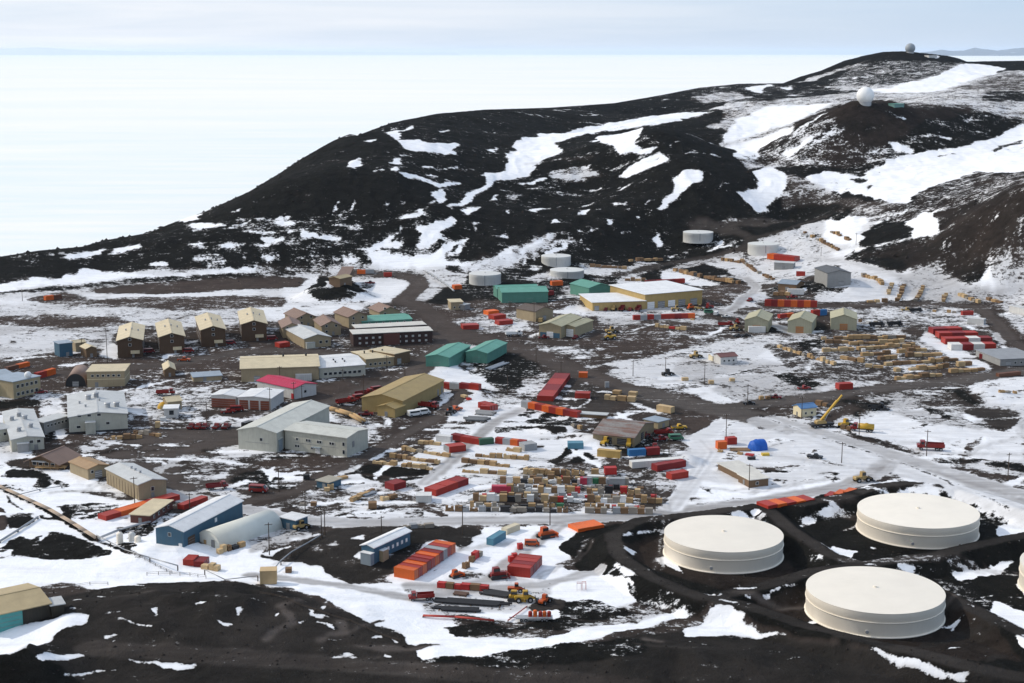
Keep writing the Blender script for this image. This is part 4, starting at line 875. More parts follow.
    for ft in feats:
        nm, face, s, zb, w, hh, mt = ft[:7]
        if nm == 'window':
            fr_ = part('window', G().box(*face_box(face, s, zb - .12, w + .24, hh + .24, .10)), FRAME, root)
            part('pane', G().box(*face_box(face, s, zb, w, hh, .14)), mt or GLASS, fr_)
        elif nm == 'door':
            dr = part('door', G().box(*face_box(face, s, zb, w, hh, .12)), mt, root)
            if w > 2.4:
                gp = G()
                for q in range(1, 4): gp.box(*face_box(face, s, zb + hh*q/4 - .05, w - .2, .1, .17))
                part('door_rail', gp, GREYDOOR if mt is not GREYDOOR else WHITE, dr)
            else: part('door_handle', G().box(*face_box(face, s + .3*w/(L if face in ('AB','CD') else D), zb + 1., .15, .15, .2)), DARK, dr)
        elif nm == 'canopy': part('canopy', G().box(*face_box(face, s, zb, w, hh, 1.6)), mt, root)
        elif nm == 'porch':
            t = ft[7]; b_ = face_box(face, s, zb - .6, w, hh + .6, t); pc = part('porch', G().box(*b_), mt, root)
            part('porch_roof', G().box(b_[0]-.15, b_[1]+.15, b_[2]-.15, b_[3]+.15, b_[5]+.02, b_[5]+.2), roof, pc)
        else: part(nm, G().box(*face_box(face, s, zb, w, hh, ft[7] if len(ft) > 7 else .14)), mt, root)
    root['_d'] = [LX, LY, h, rise, 1. if rx else 0.]
    return root, rf, LX, LY, h, rise, rx
def roofz(b, x, y):
    _, _, LX, LY, h, rise, rx = b
    W_, t = (LY, y) if rx else (LX, x)
    return h + rise * (1 - abs(t / W_ - .5) * 2) + .22
def vent(b, fx, fy, r=.5, hh=1.2, m=None, name='roof_vent'):
    x, y = b[2]*fx, b[3]*fy; z = roofz(b, x, y)
    g = G().tube((x, y, z - .3), (x, y, z + hh), r, n=12).tube((x, y, z + hh), (x, y, z + hh + .3), r*1.35, r*1.1, n=12)
    return part(name, g, m or STEEL, b[1])
def wins(face, n, zb, w=1.2, h=1.1, s0=.08, s1=.92, m=None):
    return [('window', face, s0 + (s1 - s0)*(i + .5)/n, zb, w, h, m) for i in range(n)]

# ------------------------------------------------------------------ shipping containers
_CONT = {}
def cont_proto(color):
    """unit container 6.06 x 2.44 x 2.6, length on x, origin in the middle of the base"""
    if color in _CONT: return _CONT[color]
    m = CONT[color]
    g = G(); g.box(-3.03, 3.03, -1.19, 1.19, .12, 2.5)
    for i in range(15):
        x = -2.9 + i*.41
        for s in (-1, 1): g.box(x, x+.2, s*1.205-.03, s*1.205+.03, .25, 2.38)
        g.box(x, x+.2, -1.1, 1.1, 2.5, 2.525)
    b = g.mesh('container_body', m)
    g = G()
    for x in (-2.98, 2.98):
        for y in (-1.16, 1.16): g.box(x-.09, x+.09, y-.09, y+.09, 0, 2.6)
    for y in (-1.18, 1.18): g.box(-3., 3., y-.07, y+.07, .0, .2); g.box(-3., 3., y-.06, y+.06, 2.42, 2.58)
    for x in (-3., 3.): g.box(x-.06, x+.06, -1.1, 1.1, 2.42, 2.58)
    fr_ = g.mesh('container_frame', m)
    g = G(); g.box(3.03, 3.08, -1.05, -.02, .22, 2.4); g.box(3.03, 3.08, .02, 1.05, .22, 2.4)
    dr = g.mesh('container_door', m)
    g = G()
    for y in (-.8, -.3, .3, .8): g.tube((3.13, y, .2), (3.13, y, 2.42), .035, n=6)
    lk = g.mesh('lock_rod', STEEL)
    _CONT[color] = (b, fr_, dr, lk); return _CONT[color]
def container(color, p, rot, label, group=None, L=6.06, Wd=2.44, Hh=2.6, cat='container'):
    r = thing('shipping_container', label, cat, p, rot, group)
    b, f, d, k = cont_proto(color)
    part('body', b, None, r); part('frame', f, None, r); dd = part('door', d, None, r); part('lock_rod', k, None, dd)
    r.scale = (L/6.06, Wd/2.44, Hh/2.6)
    return r
ORD = ['first','second','third','fourth','fifth','sixth','seventh','eighth','ninth','tenth','eleventh','twelfth','thirteenth','fourteenth']
def crow(p0, p1, colors, where, mode='end', depth=None, Hh=2.6, grp=None, start='left'):
    """a joined row of containers: px line of its front foot, n colours"""
    a = P(*p0); b = P(*p1); n = len(colors)
    e = b[:2]-a[:2]; L = np.hypot(*e); e /= L; nrm = np.array([-e[1], e[0]])
    if nrm[1] < 0: nrm = -nrm
    st = L/n; rot = math.atan2(e[1], e[0])
    dp = depth or (2.44 if mode == 'end' else 6.06)
    qs = [a[:2] + e*st*(i+.5) + nrm*dp/2 for i in range(n)]; zs = np.array([float(height(*q)) for q in qs])
    if n > 1: zs = np.polyval(np.polyfit(np.arange(n), zs, 1), np.arange(n))
    for i, c in enumerate(colors):
        q = qs[i]; z = float(zs[i]) - .05
        if n == 1: lab = f"{c} shipping container {where}"
        else:
            same = n <= 14
            lab = f"{c} container, {ORD[i]} from {start} in the row {where}"
        if mode == 'end': container(c, (q[0], q[1], z), rot, lab, grp, st*.985, dp, Hh*(1+random.uniform(-.015,.015)))
        else: container(c, (q[0], q[1], z), math.atan2(-nrm[1], -nrm[0]), lab, grp, dp*(1+random.uniform(-.015,.015)), st*.985, Hh*(1+random.uniform(-.015,.015)))

# ------------------------------------------------------------------ crates, lumber, pallets
_CR = {}
def crate_mesh(kind, v):
    key = (kind, v)
    if key in _CR: return _CR[key]
    g = G()
    if kind == 'crate':                 # unit 1x1x1 with runners, battens and lid lip
        g.box(-.49, .49, -.49, .49, .1, .96)
        for y in (-.4, 0, .4): g.box(-.49, .49, y-.05, y+.05, 0, .1)
        for x in (-.46, 0, .46):
            for s in (-1, 1): g.box(x-.04, x+.04, s*.495-.015, s*.495+.015, .1, .96)
        g.box(-.51, .51, -.51, .51, .96, 1.)
        m = LUMB[v % 4]; nm = 'wooden_crate'
    elif kind == 'lumber':
        z = 0
        rs = random.Random(v)
        for k in range(4):
            y = -.5
            while y < .45:
                w = rs.uniform(.1, .2); g.box(-.5+rs.uniform(0,.05), .5-rs.uniform(0,.05), y, min(.5, y+w-.015), z+.03, z+.235); y += w
            for x in (-.35, 0, .35): g.box(x-.02, x+.02, -.5, .5, z, z+.03)
            z += .25
        m = LUMB[v % 4]; nm = 'lumber_stack'
    elif kind == 'bin':
        g.box(-.48, .48, -.48, .48, .08, .95)
        for x in (-.45, .45):
            for y in (-.45, .45): g.box(x-.05, x+.05, y-.05, y+.05, 0, 1.)
        for s in (-1, 1): g.box(-.5, .5, s*.48-.03, s*.48+.03, .86, .97); g.box(s*.48-.03, s*.48+.03, -.5, .5, .86, .97)
        m = BINM[v % 7]; nm = 'cargo_bin'
    elif kind == 'pallet':
        rs = random.Random(v)
        for k in range(5): g.box(-.5, .5, -.5+k*.2+.02, -.5+k*.2+.18, .1, .13)
        for y in (-.4, 0, .4): g.box(-.5, .5, y-.04, y+.04, 0, .1)
        for i in range(3):
            for j in range(2):
                hh = rs.uniform(.35, .87); g.box(-.46+i*.31, -.46+i*.31+.29, -.45+j*.46, -.45+j*.46+.43, .13, .13+hh)
        m = (LUMB + BINM)[v % 11]; nm = 'loaded_pallet'
    _CR[key] = (g.mesh(nm, m), nm); return _CR[key]
CNAME = ['pale', 'tan', 'brown', 'grey']; BNAME = ['white', 'black', 'red', 'grey', 'green', 'blue', 'yellow']
def goods(kind, v, p, rot, size, where, grp):
    me, nm = crate_mesh(kind, v)
    o = part(nm, me, None); o.location = p; o.rotation_euler = (0, 0, rot); o.scale = size
    c = CNAME[v % 4] if kind in ('crate', 'lumber') else BNAME[v % 7] if kind == 'bin' else (CNAME + BNAME)[v % 11]
    lab = {'crate': f"{c} wooden crate {where}", 'lumber': f"stack of {c} timber {where}", 'bin': f"{c} cargo bin {where}", 'pallet': f"pallet of {c} boxes {where}"}[kind]
    cat = {'crate': 'crate', 'lumber': 'lumber stack', 'bin': 'cargo bin', 'pallet': 'pallet'}[kind]
    return tag(o, lab, cat, grp)
def goods_row(p0, p1, where, grp, mixk, wr=(1.6, 3.4), hr=(.9, 2.), dr=(1.4, 2.2), gap=.25, seed=0, miss=.06):
    """mixk: list of (kind, variant, weight)"""
    rs = random.Random(seed + int(p0[0]*7 + p0[1]*13))
    a = P(*p0); b = P(*p1); e = b[:2]-a[:2]; L = np.hypot(*e); e /= L; nrm = np.array([-e[1], e[0]])
    if nrm[1] < 0: nrm = -nrm
    rot = math.atan2(e[1], e[0]); t = 0.; n = 0
    tot = sum(w for *_, w in mixk)
    while t < L - wr[0]*.6:
        w = rs.uniform(*wr); d = rs.uniform(*dr)
        if rs.random() > miss:
            x = rs.random()*tot
            for kind, v, wt in mixk:
                x -= wt
                if x <= 0: break
            q = a[:2] + e*(t + w/2) + nrm*(d/2 + rs.uniform(-.25, .3)); z = float(height(*q)) - .04
            goods(kind, v, (q[0], q[1], z), rot + rs.uniform(-.05, .05), (w, d, rs.uniform(*hr)), where, grp); n += 1
        t += w + gap*rs.uniform(.4, 2.2)
    return n

# ------------------------------------------------------------------ vehicles
def wheel_mesh(r, w):
    key = ('wheel', round(r, 2), round(w, 2))
    if key not in _CR:
        g = G(); g.tube((0, -w/2, 0), (0, w/2, 0), r, n=16); t = g.mesh('wheel', RUBBER)
        g = G(); g.tube((0, -w/2-.02, 0), (0, w/2+.02, 0), r*.5, n=12); _CR[key] = (t, g.mesh('rim', STEEL))
    return _CR[key]
def add_wheel(root, x, y, r, w):
    t, rim = wheel_mesh(r, w); o = part('wheel', t, None, root); o.location = (x, y, r); part('rim', rim, None, o)
VM = {'red': mat('red_vehicle_paint', (.21, .018, .015), .35, .1), 'dark red': mat('maroon_vehicle_paint', (.16, .014, .016), .35, .1), 'orange': mat('orange_vehicle_paint', (.46, .085, .02), .4, .12), 'yellow': mat('yellow_machine_paint', (.48, .29, .03), .45, .15), 'white': mat('white_vehicle_paint', (.72, .72, .70), .4, .08), 'black': mat('black_vehicle_paint', (.02, .02, .022), .35, .1), 'green': mat('green_vehicle_paint', (.04, .16, .09), .4, .1), 'blue': mat('blue_vehicle_paint', (.04, .1, .22), .4, .1), 'tan': mat('tan_machine_paint', (.36, .25, .1), .5, .15)}
def v_pickup(root, c):
    m = VM[c]
    g = G(); g.prism([(-2.6,.45),(2.55,.45),(2.6,.75),(2.5,1.0),(1.2,1.12),(-.55,1.12),(-.6,1.02),(-2.6,1.02)], -.92, .92)
    part('body', g, m, root)
    g = G(); g.prism([(1.15,1.1),(.55,1.78),(-.35,1.8),(-.6,1.1)], -.82, .82); part('cab', g, m, root)
    g = G(); g.prism([(1.08,1.16),(.58,1.72),(.63,1.74),(1.17,1.16)], -.7, .7)
    for s in (-1, 1): g.prism([(.85,1.2),(.5,1.68),(-.3,1.7),(-.48,1.2)], s*.84-.01, s*.84+.01)
    part('windscreen', g, GLASS, root)
    g = G(); g.box(-2.55, -.7, -.75, .75, 1.02, 1.03); part('cargo_bed', g, DARK, root)
    for s in (-1, 1): part('headlight', G().box(2.56, 2.63, s*.65-.15, s*.65+.15, .72, .9), WHITE, root)
    for x in (-1.65, 1.65):
        for y in (-.82, .82): add_wheel(root, x, y, .42, .26)
def v_van(root, c):
    m = VM[c]
    g = G(); g.prism([(-2.6,.45),(2.6,.45),(2.65,1.0),(2.1,1.25),(1.6,2.15),(-2.55,2.2)], -.98, .98); part('body', g, m, root)
    g = G(); g.prism([(2.12,1.3),(1.66,2.05),(1.72,2.07),(2.2,1.3)], -.85, .85)
    for s in (-1, 1): g.box(-2.2, 1.4, s*.985-.01, s*.985+.01, 1.4, 1.95)
    part('window', g, GLASS, root)
    for s in (-1, 1): part('headlight', G().box(2.6, 2.68, s*.7-.15, s*.7+.15, .8, 1.), WHITE, root)
    for x in (-1.7, 1.7):
        for y in (-.86, .86): add_wheel(root, x, y, .44, .28)
def v_truck(root, c, bed=None, tank=False):
    m = VM[c]
    part('chassis', G().box(-3.9, 3.6, -.5, .5, .75, 1.05), DARK, root)
    g = G(); g.prism([(1.6,.95),(3.9,.95),(3.95,1.7),(3.1,1.85),(2.9,2.9),(1.6,2.95)], -1.15, 1.15); part('cab', g, m, root)
    g = G(); g.prism([(3.1,1.92),(2.93,2.75),(2.99,2.77),(3.18,1.92)], -1., 1.)
    for s in (-1, 1): g.box(1.9, 2.75, s*1.155-.01, s*1.155+.01, 1.95, 2.7)
    part('window', g, GLASS, root)
    if tank:
        g = G(); g.tube((-4., 0, 1.95), (1.3, 0, 1.95), 1.0, n=18); g.box(-2, -1, -.35, .35, 2.9, 3.1); part('cargo_tank', g, bed or m, root, True)
    else:
        g = G(); g.prism([(-4.2,1.1),(1.3,1.1),(1.35,2.5),(1.1,2.5),(1.05,1.3),(-4.2,1.3)], -1.1, 1.1)
        for s in (-1, 1): g.box(-4.2, 1.2, s*1.15-.06, s*1.15+.06, 1.1, 2.3)
        part('dump_bed', g, bed or m, root)
    for s in (-1, 1): part('headlight', G().box(3.9, 3.99, s*.85-.15, s*.85+.15, 1.2, 1.45), WHITE, root)
    for x in (2.7, -1.9, -3.1):
        for y in (-.98, .98): add_wheel(root, x, y, .52, .36)
def v_loader(root, c):
    m = VM[c]
    g = G(); g.prism([(-3.1,.9),(.6,.9),(.7,1.5),(-.4,1.75),(-3.0,1.9),(-3.2,1.5)], -.85, .85); part('body', g, m, root)
    g = G(); g.box(-.9, .5, -.75, .75, 1.6, 3.2, (.1,.08)); part('cab', g, m, root)
    g = G(); g.box(-.75, .53, -.78, .78, 2.1, 2.95); part('window', g, GLASS, root)
    g = G()
    for s in (-1, 1): g.prism([(.4,1.5),(2.6,.7),(2.7,.95),(.6,1.9)], s*.6-.12, s*.6+.12)
    part('lift_arm', g, m, root)
    g = G(); g.prism([(2.5,.3),(3.7,.25),(3.65,.35),(2.75,.5),(2.65,1.3),(2.5,1.3)], -1.35, 1.35); part('bucket', g, DARK, root)
    for x in (-2.1, 1.1):
        for y in (-1.05, 1.05): add_wheel(root, x, y, .75, .5)
def v_dozer(root, c):
    m = VM[c]
    for s in (-1, 1): part('track', G().prism([(-2,.0),(1.7,.0),(2.1,.45),(1.7,.95),(-2,.95),(-2.3,.45)], s*1.-.3, s*1.+.3), DARK, root)
    g = G(); g.prism([(-1.9,.6),(1.9,.6),(1.9,1.6),(.4,1.75),(-1.9,1.5)], -.68, .68); part('body', g, m, root)
    g = G(); g.box(-1.4, .3, -.7, .7, 1.5, 2.9, (.1,.06)); part('cab', g, m, root)
    g = G(); g.box(-1.25, .32, -.73, .73, 1.95, 2.65); part('window', g, GLASS, root)
    g = G(); g.prism([(2.5,.15),(2.75,.2),(2.55,.7),(2.75,1.25),(2.55,1.25),(2.38,.7)], -1.7, 1.7)
    for s in (-1, 1): g.box(.5, 2.45, s*1.4-.08, s*1.4+.08, .4, .6)
    part('blade', g, m, root)
VEH = {'pickup': (v_pickup, 'pickup_truck', 'truck'), 'van': (v_van, 'parked_van', 'van'), 'truck': (v_truck, 'heavy_truck', 'truck'), 'loader': (v_loader, 'wheel_loader', 'loader'), 'dozer': (v_dozer, 'bulldozer', 'bulldozer')}
_VP = {}
def vehicle(kind, c, px, rot, label, group=None, s=1., **kw):
    fn, nm, cat = VEH[kind]; p = P(*px)
    key = (kind, c, str(sorted(kw)))
    if key not in _VP:
        r = thing(nm, label, cat, (0, 0, 0)); fn(r, c, **kw); _VP[key] = r
    else: r = copy_tree(_VP[key])
    r['label'] = label
    if group: r['group'] = group
    elif 'group' in r: del r['group']
    r.location = (p[0], p[1], p[2] - .03); r.rotation_euler = (0, 0, R(rot)); r.scale = (s, s, s)
    return r

# ------------------------------------------------------------------ poles, pipes
def pole(px, top, label, arm=True, lean=0.):
    p = P(*px); h = (px[1] - top) * mpp(p)
    r = thing('utility_pole', label, 'pole', (p[0], p[1], p[2]), random.uniform(-.8, .8), 'utility poles about the town')
    part('post', G().tube((0, 0, -.4), (lean, 0, h), .19, .13, 8), WOODP, r)
    if arm:
        cr_ = part('crossarm', G().box(lean-1.3, lean+1.3, -.09, .09, h-.75, h-.55), WOODP, r)
        g = G()
        for x in (-1.15, -.5, .5, 1.15): part('insulator', G().tube((lean+x, 0, h-.55), (lean+x, 0, h-.3), .07, .05, 6), WHITE, cr_)
    return r
def pipe(pts, label, r=.25, m=None, hgt=.6, name='utility_pipe', n=2, sup=6., cat='pipe'):
    g = np.array([P(*q) for q in pts])
    q = []
    for a, b in zip(g[:-1], g[1:]):
        k = max(1, int(np.hypot(*(b-a)[:2]) / 8))
        for t in range(k): q.append(a[:2] + (b-a)[:2]*t/k)
    q.append(g[-1][:2]); q = np.array(q); o = q[0]; z = height(q[:, 0], q[:, 1]); z = np.array([z[max(0,i-2):i+3].max() for i in range(len(z))])
    root = thing(name, label, cat, (o[0], o[1], float(z[0])))
    d = q[-1] - q[0]; nr = np.array([-d[1], d[0]]) / (np.hypot(*d) + 1e-6)
    for j in range(n):
        gg = G(); off = nr * (j - (n-1)/2) * r * 2.8
        for i in range(len(q)-1):
            a = q[i] - o + off; b = q[i+1] - o + off; gg.tube((a[0], a[1], z[i]-z[0]+hgt), (b[0], b[1], z[i+1]-z[0]+hgt), r, n=7)
        part('pipe', gg, m or STEEL, root, True)
    for i in range(0, len(q)):
        a = q[i] - o; part('trestle', G().box(a[0]-.12, a[0]+.12, a[1]-.12-n*r, a[1]+.12+n*r, z[i]-z[0]-.9, z[i]-z[0]+hgt-r*.7), WOODP, root)
    return root
# ------------------------------------------------------------------ colours of the buildings
def wl(n, c, **k): return mat(n, tuple(q * .80 for q in c), .7, .15, .35, ribs=k.get('ribs', 1.4), streak=k.get('streak', .3))
def rfm(n, c, **k): return mat(n, tuple(q * .93 for q in c), k.get('rough', .55), .2, .25, ribs=k.get('ribs', 1.1), streak=k.get('streak', .22))
CREAM_R = rfm('cream_metal_roof', (.62, .52, .34)); TAN_R = rfm('tan_metal_roof', (.46, .36, .20)); GREY_R = rfm('pale_grey_roof', (.52, .53, .52)); WHITE_R = rfm('white_roof', (.80, .80, .79)); BROWN_R = rfm('brown_roof', (.24, .155, .115)); GREEN_R = rfm('green_metal_roof', (.115, .33, .255)); RED_R = rfm('crimson_roof', (.50, .018, .075)); DGREY_R = rfm('dark_grey_roof', (.10, .105, .11)); BLUE_R = rfm('blue_grey_roof', (.30, .36, .42)); SKYBLUE_R = rfm('blue_roof', (.10, .22, .42)); OLIVE_R = rfm('olive_roof', (.42, .39, .25))
DKBROWN = wl('dark_brown_siding', (.105, .062, .036)); TAN_W = wl('tan_siding', (.40, .32, .20)); SAND_W = wl('sand_siding', (.44, .36, .22)); PALE_W = wl('pale_grey_siding', (.58, .57, .48)); GREY_W = wl('grey_siding', (.34, .34, .33)); BLUE_W = wl('blue_siding', (.06, .145, .215)); GREEN_W = wl('green_siding', (.115, .31, .24)); YEL_W = wl('yellow_siding', (.56, .40, .16)); KHAKI_W = wl('khaki_siding', (.44, .32, .13)); KHAKI_R = rfm('khaki_roof', (.36, .26, .105)); WHITE_W = wl('white_siding', (.72, .71, .68)); PGREEN_W = wl('pale_olive_siding', (.46, .44, .31)); DKGREEN = wl('dark_timber_siding', (.045, .04, .03)); MAROON_W = wl('maroon_siding', (.14, .05, .04)); CHOC_W = wl('chocolate_siding', (.055, .028, .024)); BLUEGREY_W = wl('blue_grey_siding', (.30, .36, .40)); BROWN_W = wl('brown_siding', (.20, .125, .07)); ORDOOR = mat('orange_door', (.38, .17, .06)); BRDOOR = mat('brown_door', (.19, .055, .03)); TEALDOOR = mat('teal_door', (.08, .30, .28)); TANKP = mat('cream_tank_paint', (.80, .735, .625), .55, .07, .12, streak=.06); TANKW = mat('white_tank_paint', (.60, .60, .57), .55, .08, .15, streak=.25); CANV = mat('canvas', (.64, .64, .57), .8, .08, .3); RADOME = mat('radome_shell', (.78, .78, .76), .5, .05, .2); RADG = mat('grey_radome_shell', (.30, .33, .35), .5, .05, .2)
D = GREYDOOR; WD = WHITE

PALEPANE = mat('pale_pane', (.42,.42,.40)); CABIN_R = rfm('snowy_cabin_roof', (.66,.63,.56))  # pale grey pane colour for the lodging windows
# ------------------------------------------------------------------ four dormitories
for i, (A, B, dep, lab) in enumerate([((118,358),(143,357),44,'tall brown dormitory with cream roof, farthest left of its row of four'), ((160,354),(185,353),44,'tall brown dormitory with cream roof, second from left in its row'),
        ((201.5,347),(226,346.1),44,'tall brown dormitory with cream roof, third from left in its row'), ((242,341.5),(267,340.5),44,'tall brown dormitory with cream roof, right end of its row beside small houses')]):
    f = [('canopy','AB',.70,2.2,4.6,1.5,CREAM_R),('window','AB',.5,9.2,1.3,1.2,None),('window','AB',.5,6.2,1.3,1.2,None),('door','AB',.62,0,1.2,2.1,D)] + wins('BD',9,1.6) + wins('BD',9,4.6) + wins('AC',9,1.6) + wins('AC',9,4.6) + wins('AC',9,7.4)
    b = building('dormitory', lab, 'building', A, B, dep, 17, 3.6, DKBROWN, CREAM_R, ridge='AC', feats=f, group='brown dormitories in a row', over=.7)
    for q in (.3, .55, .8): vent(b, .5 if b[6] is False else q, q if b[6] is False else .5, .35, .8)

# ------------------------------------------------------------------ left edge cluster
b = building('office_building', 'tan two storey office with flat blue grey roof and two small white domes', 'building', (14,399),(41,393),16, 17, 0, SAND_W, BLUE_R, feats=wins('AB',5,1.3,1.5,1.5)+wins('AB',5,5,1.5,1.5)); 
dm = thing('radome', 'small white dome on the roof of the tan left edge office', 'radome', P(27.5,396) + np.array([0, 2.5, 8.3])); part('shell', G().sphere((0,0,1.4),1.7,16,10,1,-.8), RADOME, dm, True); part('base', G().tube((0,0,-.6),(0,0,.3),1.1,n=12), STEEL, dm)
building('office_building', 'tan flat roofed office block cut off by the left edge', 'building', (-10,397),(13,395),14, 12, 0, SAND_W, BLUE_R, feats=wins('AB',6,1.5,1.3,1.4))
building('office_building', 'pale flat roofed annex behind the tan office at the left edge', 'building', (-12,386),(15,383),15, 8, 0, PALE_W, BLUE_R, feats=wins('AB',4,1.5,1.6,1.4))
building('storage_shed', 'small blue flat roofed shed left of the dormitories', 'shed', (60,357),(73,355.5),8, 13, 0, BLUE_W, BLUE_R, feats=[('door','AB',.6,0,1.6,2.2,D)])
building('storage_shed', 'small cream shed beside the blue shed left of the dormitories', 'shed', (76,352),(86,351),7, 9, 1.5, TAN_W, CREAM_R, feats=[('door','AB',.5,0,1.4,2.1,D)])
building('storage_shed', 'small brown shed with pale roof just left of the dormitories', 'shed', (86.5,358),(97,357),9, 9, 2, BROWN_W, CREAM_R, ridge='AC', feats=[('door','AB',.5,0,1.4,2.1,D)])
b = building('workshop', 'tan two storey block with cream roof beside the brown arched hut', 'building', (87.5,387.5),(125,386),17, 15, 0, TAN_W, CREAM_R, feats=wins('AB',6,5,1.2,1)+[('door','AB',.25,0,1.6,2.3,D)], band=(3.6,.35,CREAM_R))
building('quonset_hut', 'brown arched hut with dark end wall left of the tan block', 'hut', (65.5,386.5),(86,386),22, 11.5, 0, DARK, BROWN_R, ridge='AC', arch=True, feats=[('door','AB',.5,-.6,3,3,D)])
building('guard_hut', 'small brown hut with steep cream roof below the second dormitory', 'hut', (164.5,377),(175.5,376.3),15, 7, 3, BROWN_W, CREAM_R, ridge='AC', feats=[('door','AB',.5,0,1.2,2.1,D)])
building('storage_shed', 'low grey blue flat roofed shed beside the large tan warehouse', 'shed', (193.5,382),(222,380),11, 4.5, 0, TAN_W, BLUE_R, feats=[('door','AB',.4,0,1.6,2.1,D)])
# research laboratory in three pods
b = building('laboratory_wing', 'large pale grey laboratory hall with shallow roof and four roof fans', 'building', (69.5,434),(128,429.5),44, 16, 3.4, PALE_W, GREY_R, ridge='AC', feats=wins('AB',3,7,1.5,1,.1,.6)+[('window','AB',.16,2.2,1.6,1,None),('window','AB',.66,3,1.4,1.1,None),('porch','AB',.36,.6,4.2,4.4,PALE_W,3.5),('foundation','AB',.5,-1,28,1.6,DARK,.05)])
for fx, fy in ((.36,.62),(.5,.66),(.68,.22),(.84,.27)): vent(b, fx, fy, 1.1, 1.9, STEEL, 'exhaust_fan')
for fx, fy in ((.2,.5),(.55,.5),(.3,.3)): vent(b, fx, fy, .4, .9)
b = building('laboratory_wing', 'narrow pale grey laboratory wing with roof fans left of the large hall', 'building', (12,452),(44.5,449),52, 12, 2.2, PALE_W, GREY_R, ridge='AC', feats=wins('AB',2,3,1.4,1.2,.5,.95)+[('porch','AB',.34,0,4.5,3.6,GREY_W,2.5),('door','AB',.75,0,1.5,2.3,D)])
for fx, fy in ((.2,.62),(.62,.6),(.7,.3),(.45,.7),(.3,.2)): vent(b, fx, fy, .9, 1.5, STEEL, 'exhaust_fan')
building('corridor_wing', 'grey enclosed corridor with small windows joining the two laboratory blocks', 'building', (44.5,434),(70,427),7, 11, 0, GREY_W, GREY_R, feats=wins('AB',6,2.6,1,1))
building('laboratory_wing', 'low pale grey laboratory wing cut off by the left edge', 'building', (-20,446),(11,440),14, 12, 1.5, PALE_W, GREY_R, feats=wins('AB',4,2.6,1.2,1.1))
# chalet, tan sheds
b = building('chalet', 'brown timber chalet with wide sloping roof and front deck', 'house', (58.5,470),(31,466.5),(75,462), 7, 6.5, BROWN_W, BROWN_R, ridge='AC', over=1.6, feats=wins('AB',4,1.2,1.6,1.3)+[('canopy','AB',.62,2.9,6,.25,GREY_R)])
c0 = thing('timber_deck', 'pale wooden deck on posts in front of the brown chalet', 'deck', P(36,469), .0); part('floor', G().box(0,12,-1.5,1.5,.8,1.), LUMB[1], c0); [part('post', G().box(x-.1,x+.1,-1.4,-1.2,-.4,.8), LUMB[1], c0) for x in (.4,3,6,9,11.6)]; part('railing', G().box(0,12,-1.55,-1.45,1.7,1.8).box(0,12,-1.55,-1.45,1.3,1.38), LUMB[1], c0)
building('storage_shed', 'tan gabled shed with brown roof beside the chalet', 'shed', (88.5,480),(71,472),(108,475.5), 10.5, 2.6, TAN_W, rfm('tan_brown_roof',(.36,.23,.12)), ridge='AB', feats=[('door','AC',.5,0,3,3,D),('window','AC',.2,2.4,1,1,None)])
b = building('warehouse', 'long tan panelled warehouse with pale grey roof beside the dirt road', 'warehouse', (139,500.5),(106.5,484),(167,495), 15.5, 3, TAN_W, GREY_R, ridge='AB', feats=[('panel_seam','AB',.04+.0905*i,0,.18,4.5,DKBROWN,.06) for i in range(11)]+[('window','AC',.5,2.8,1.1,1.4,None),('door','AC',.5,0,1.2,2.1,D)])
for q in (.35,.5,.62): vent(b, q if b[6] else .5, .5 if b[6] else q, .4, .7)
# blue hall, quonset, hut
building('warehouse', 'large blue metal hall with white gabled roof', 'warehouse', (184,547.5),(160.5,541.5),(241.5,521), 18.5, 4.4, BLUE_W, WHITE_R, ridge='AC', feats=[('window','AC',.53,4,1.1,1.2,WHITE),('window','AB',.5,4.2,1,1.1,None),('door','AB',.12,0,1.3,2.2,WD),('door','AC',.12,0,4,3.6,DKBROWN)])
building('quonset_hut', 'long pale canvas arched hut beside the large blue hall', 'hut', (220,550),(282,529),11, 14.5, 0, CANV, CANV, ridge='AB', arch=True, feats=[('door','AC',.3,-.4,1.5,3,D),('door','AC',.65,-.4,1.1,2.3,LUMB[1])])
building('storage_hut', 'small dark blue hut with flat white roof right of the arched hut', 'hut', (296,530.5),(281,527),(307,526), 10, 0, BLUE_W, WHITE_R, feats=[('door','AB',.5,0,1.5,2.1,D)])
building('storage_hut', 'small grey roofed hut with stacked yellow timber at its door', 'hut', (329,489.5),(317,487),(341,485), 6.5, 0, BLUE_W, rfm('khaki_grey_roof',(.36,.33,.26)), feats=[('door','AB',.4,0,1.4,2,D)])
b = building('warehouse', 'dark timber shed with tan gabled roof and teal door at lower left', 'shed', (51,616.5),(-14,634),(22,603), 17, 5.5, DKGREEN, TAN_R, ridge='AB', feats=[('door','AB',.70,0,9,5.2,TEALDOOR)])
building('lean_to', 'small grey roofed lean-to against the dark timber shed', 'shed', (52,617),(64.5,612.5),6, 10, 0, DKGREEN, GREY_R)
building('blue_bunkhouse', 'blue bunkhouse with rounded white roof and two entry porches', 'building', (374,564.5),(360,562),(411,544.5), 14.5, 2, BLUE_W, WHITE_R, ridge='AC', feats=wins('AC',6,2,.8,1,.2,.95,WHITE)+[('porch','AC',.22,0,3,3.2,TAN_W,1.5),('porch','AB',.4,0,4,3.2,BLUEGREY_W,1.8)])
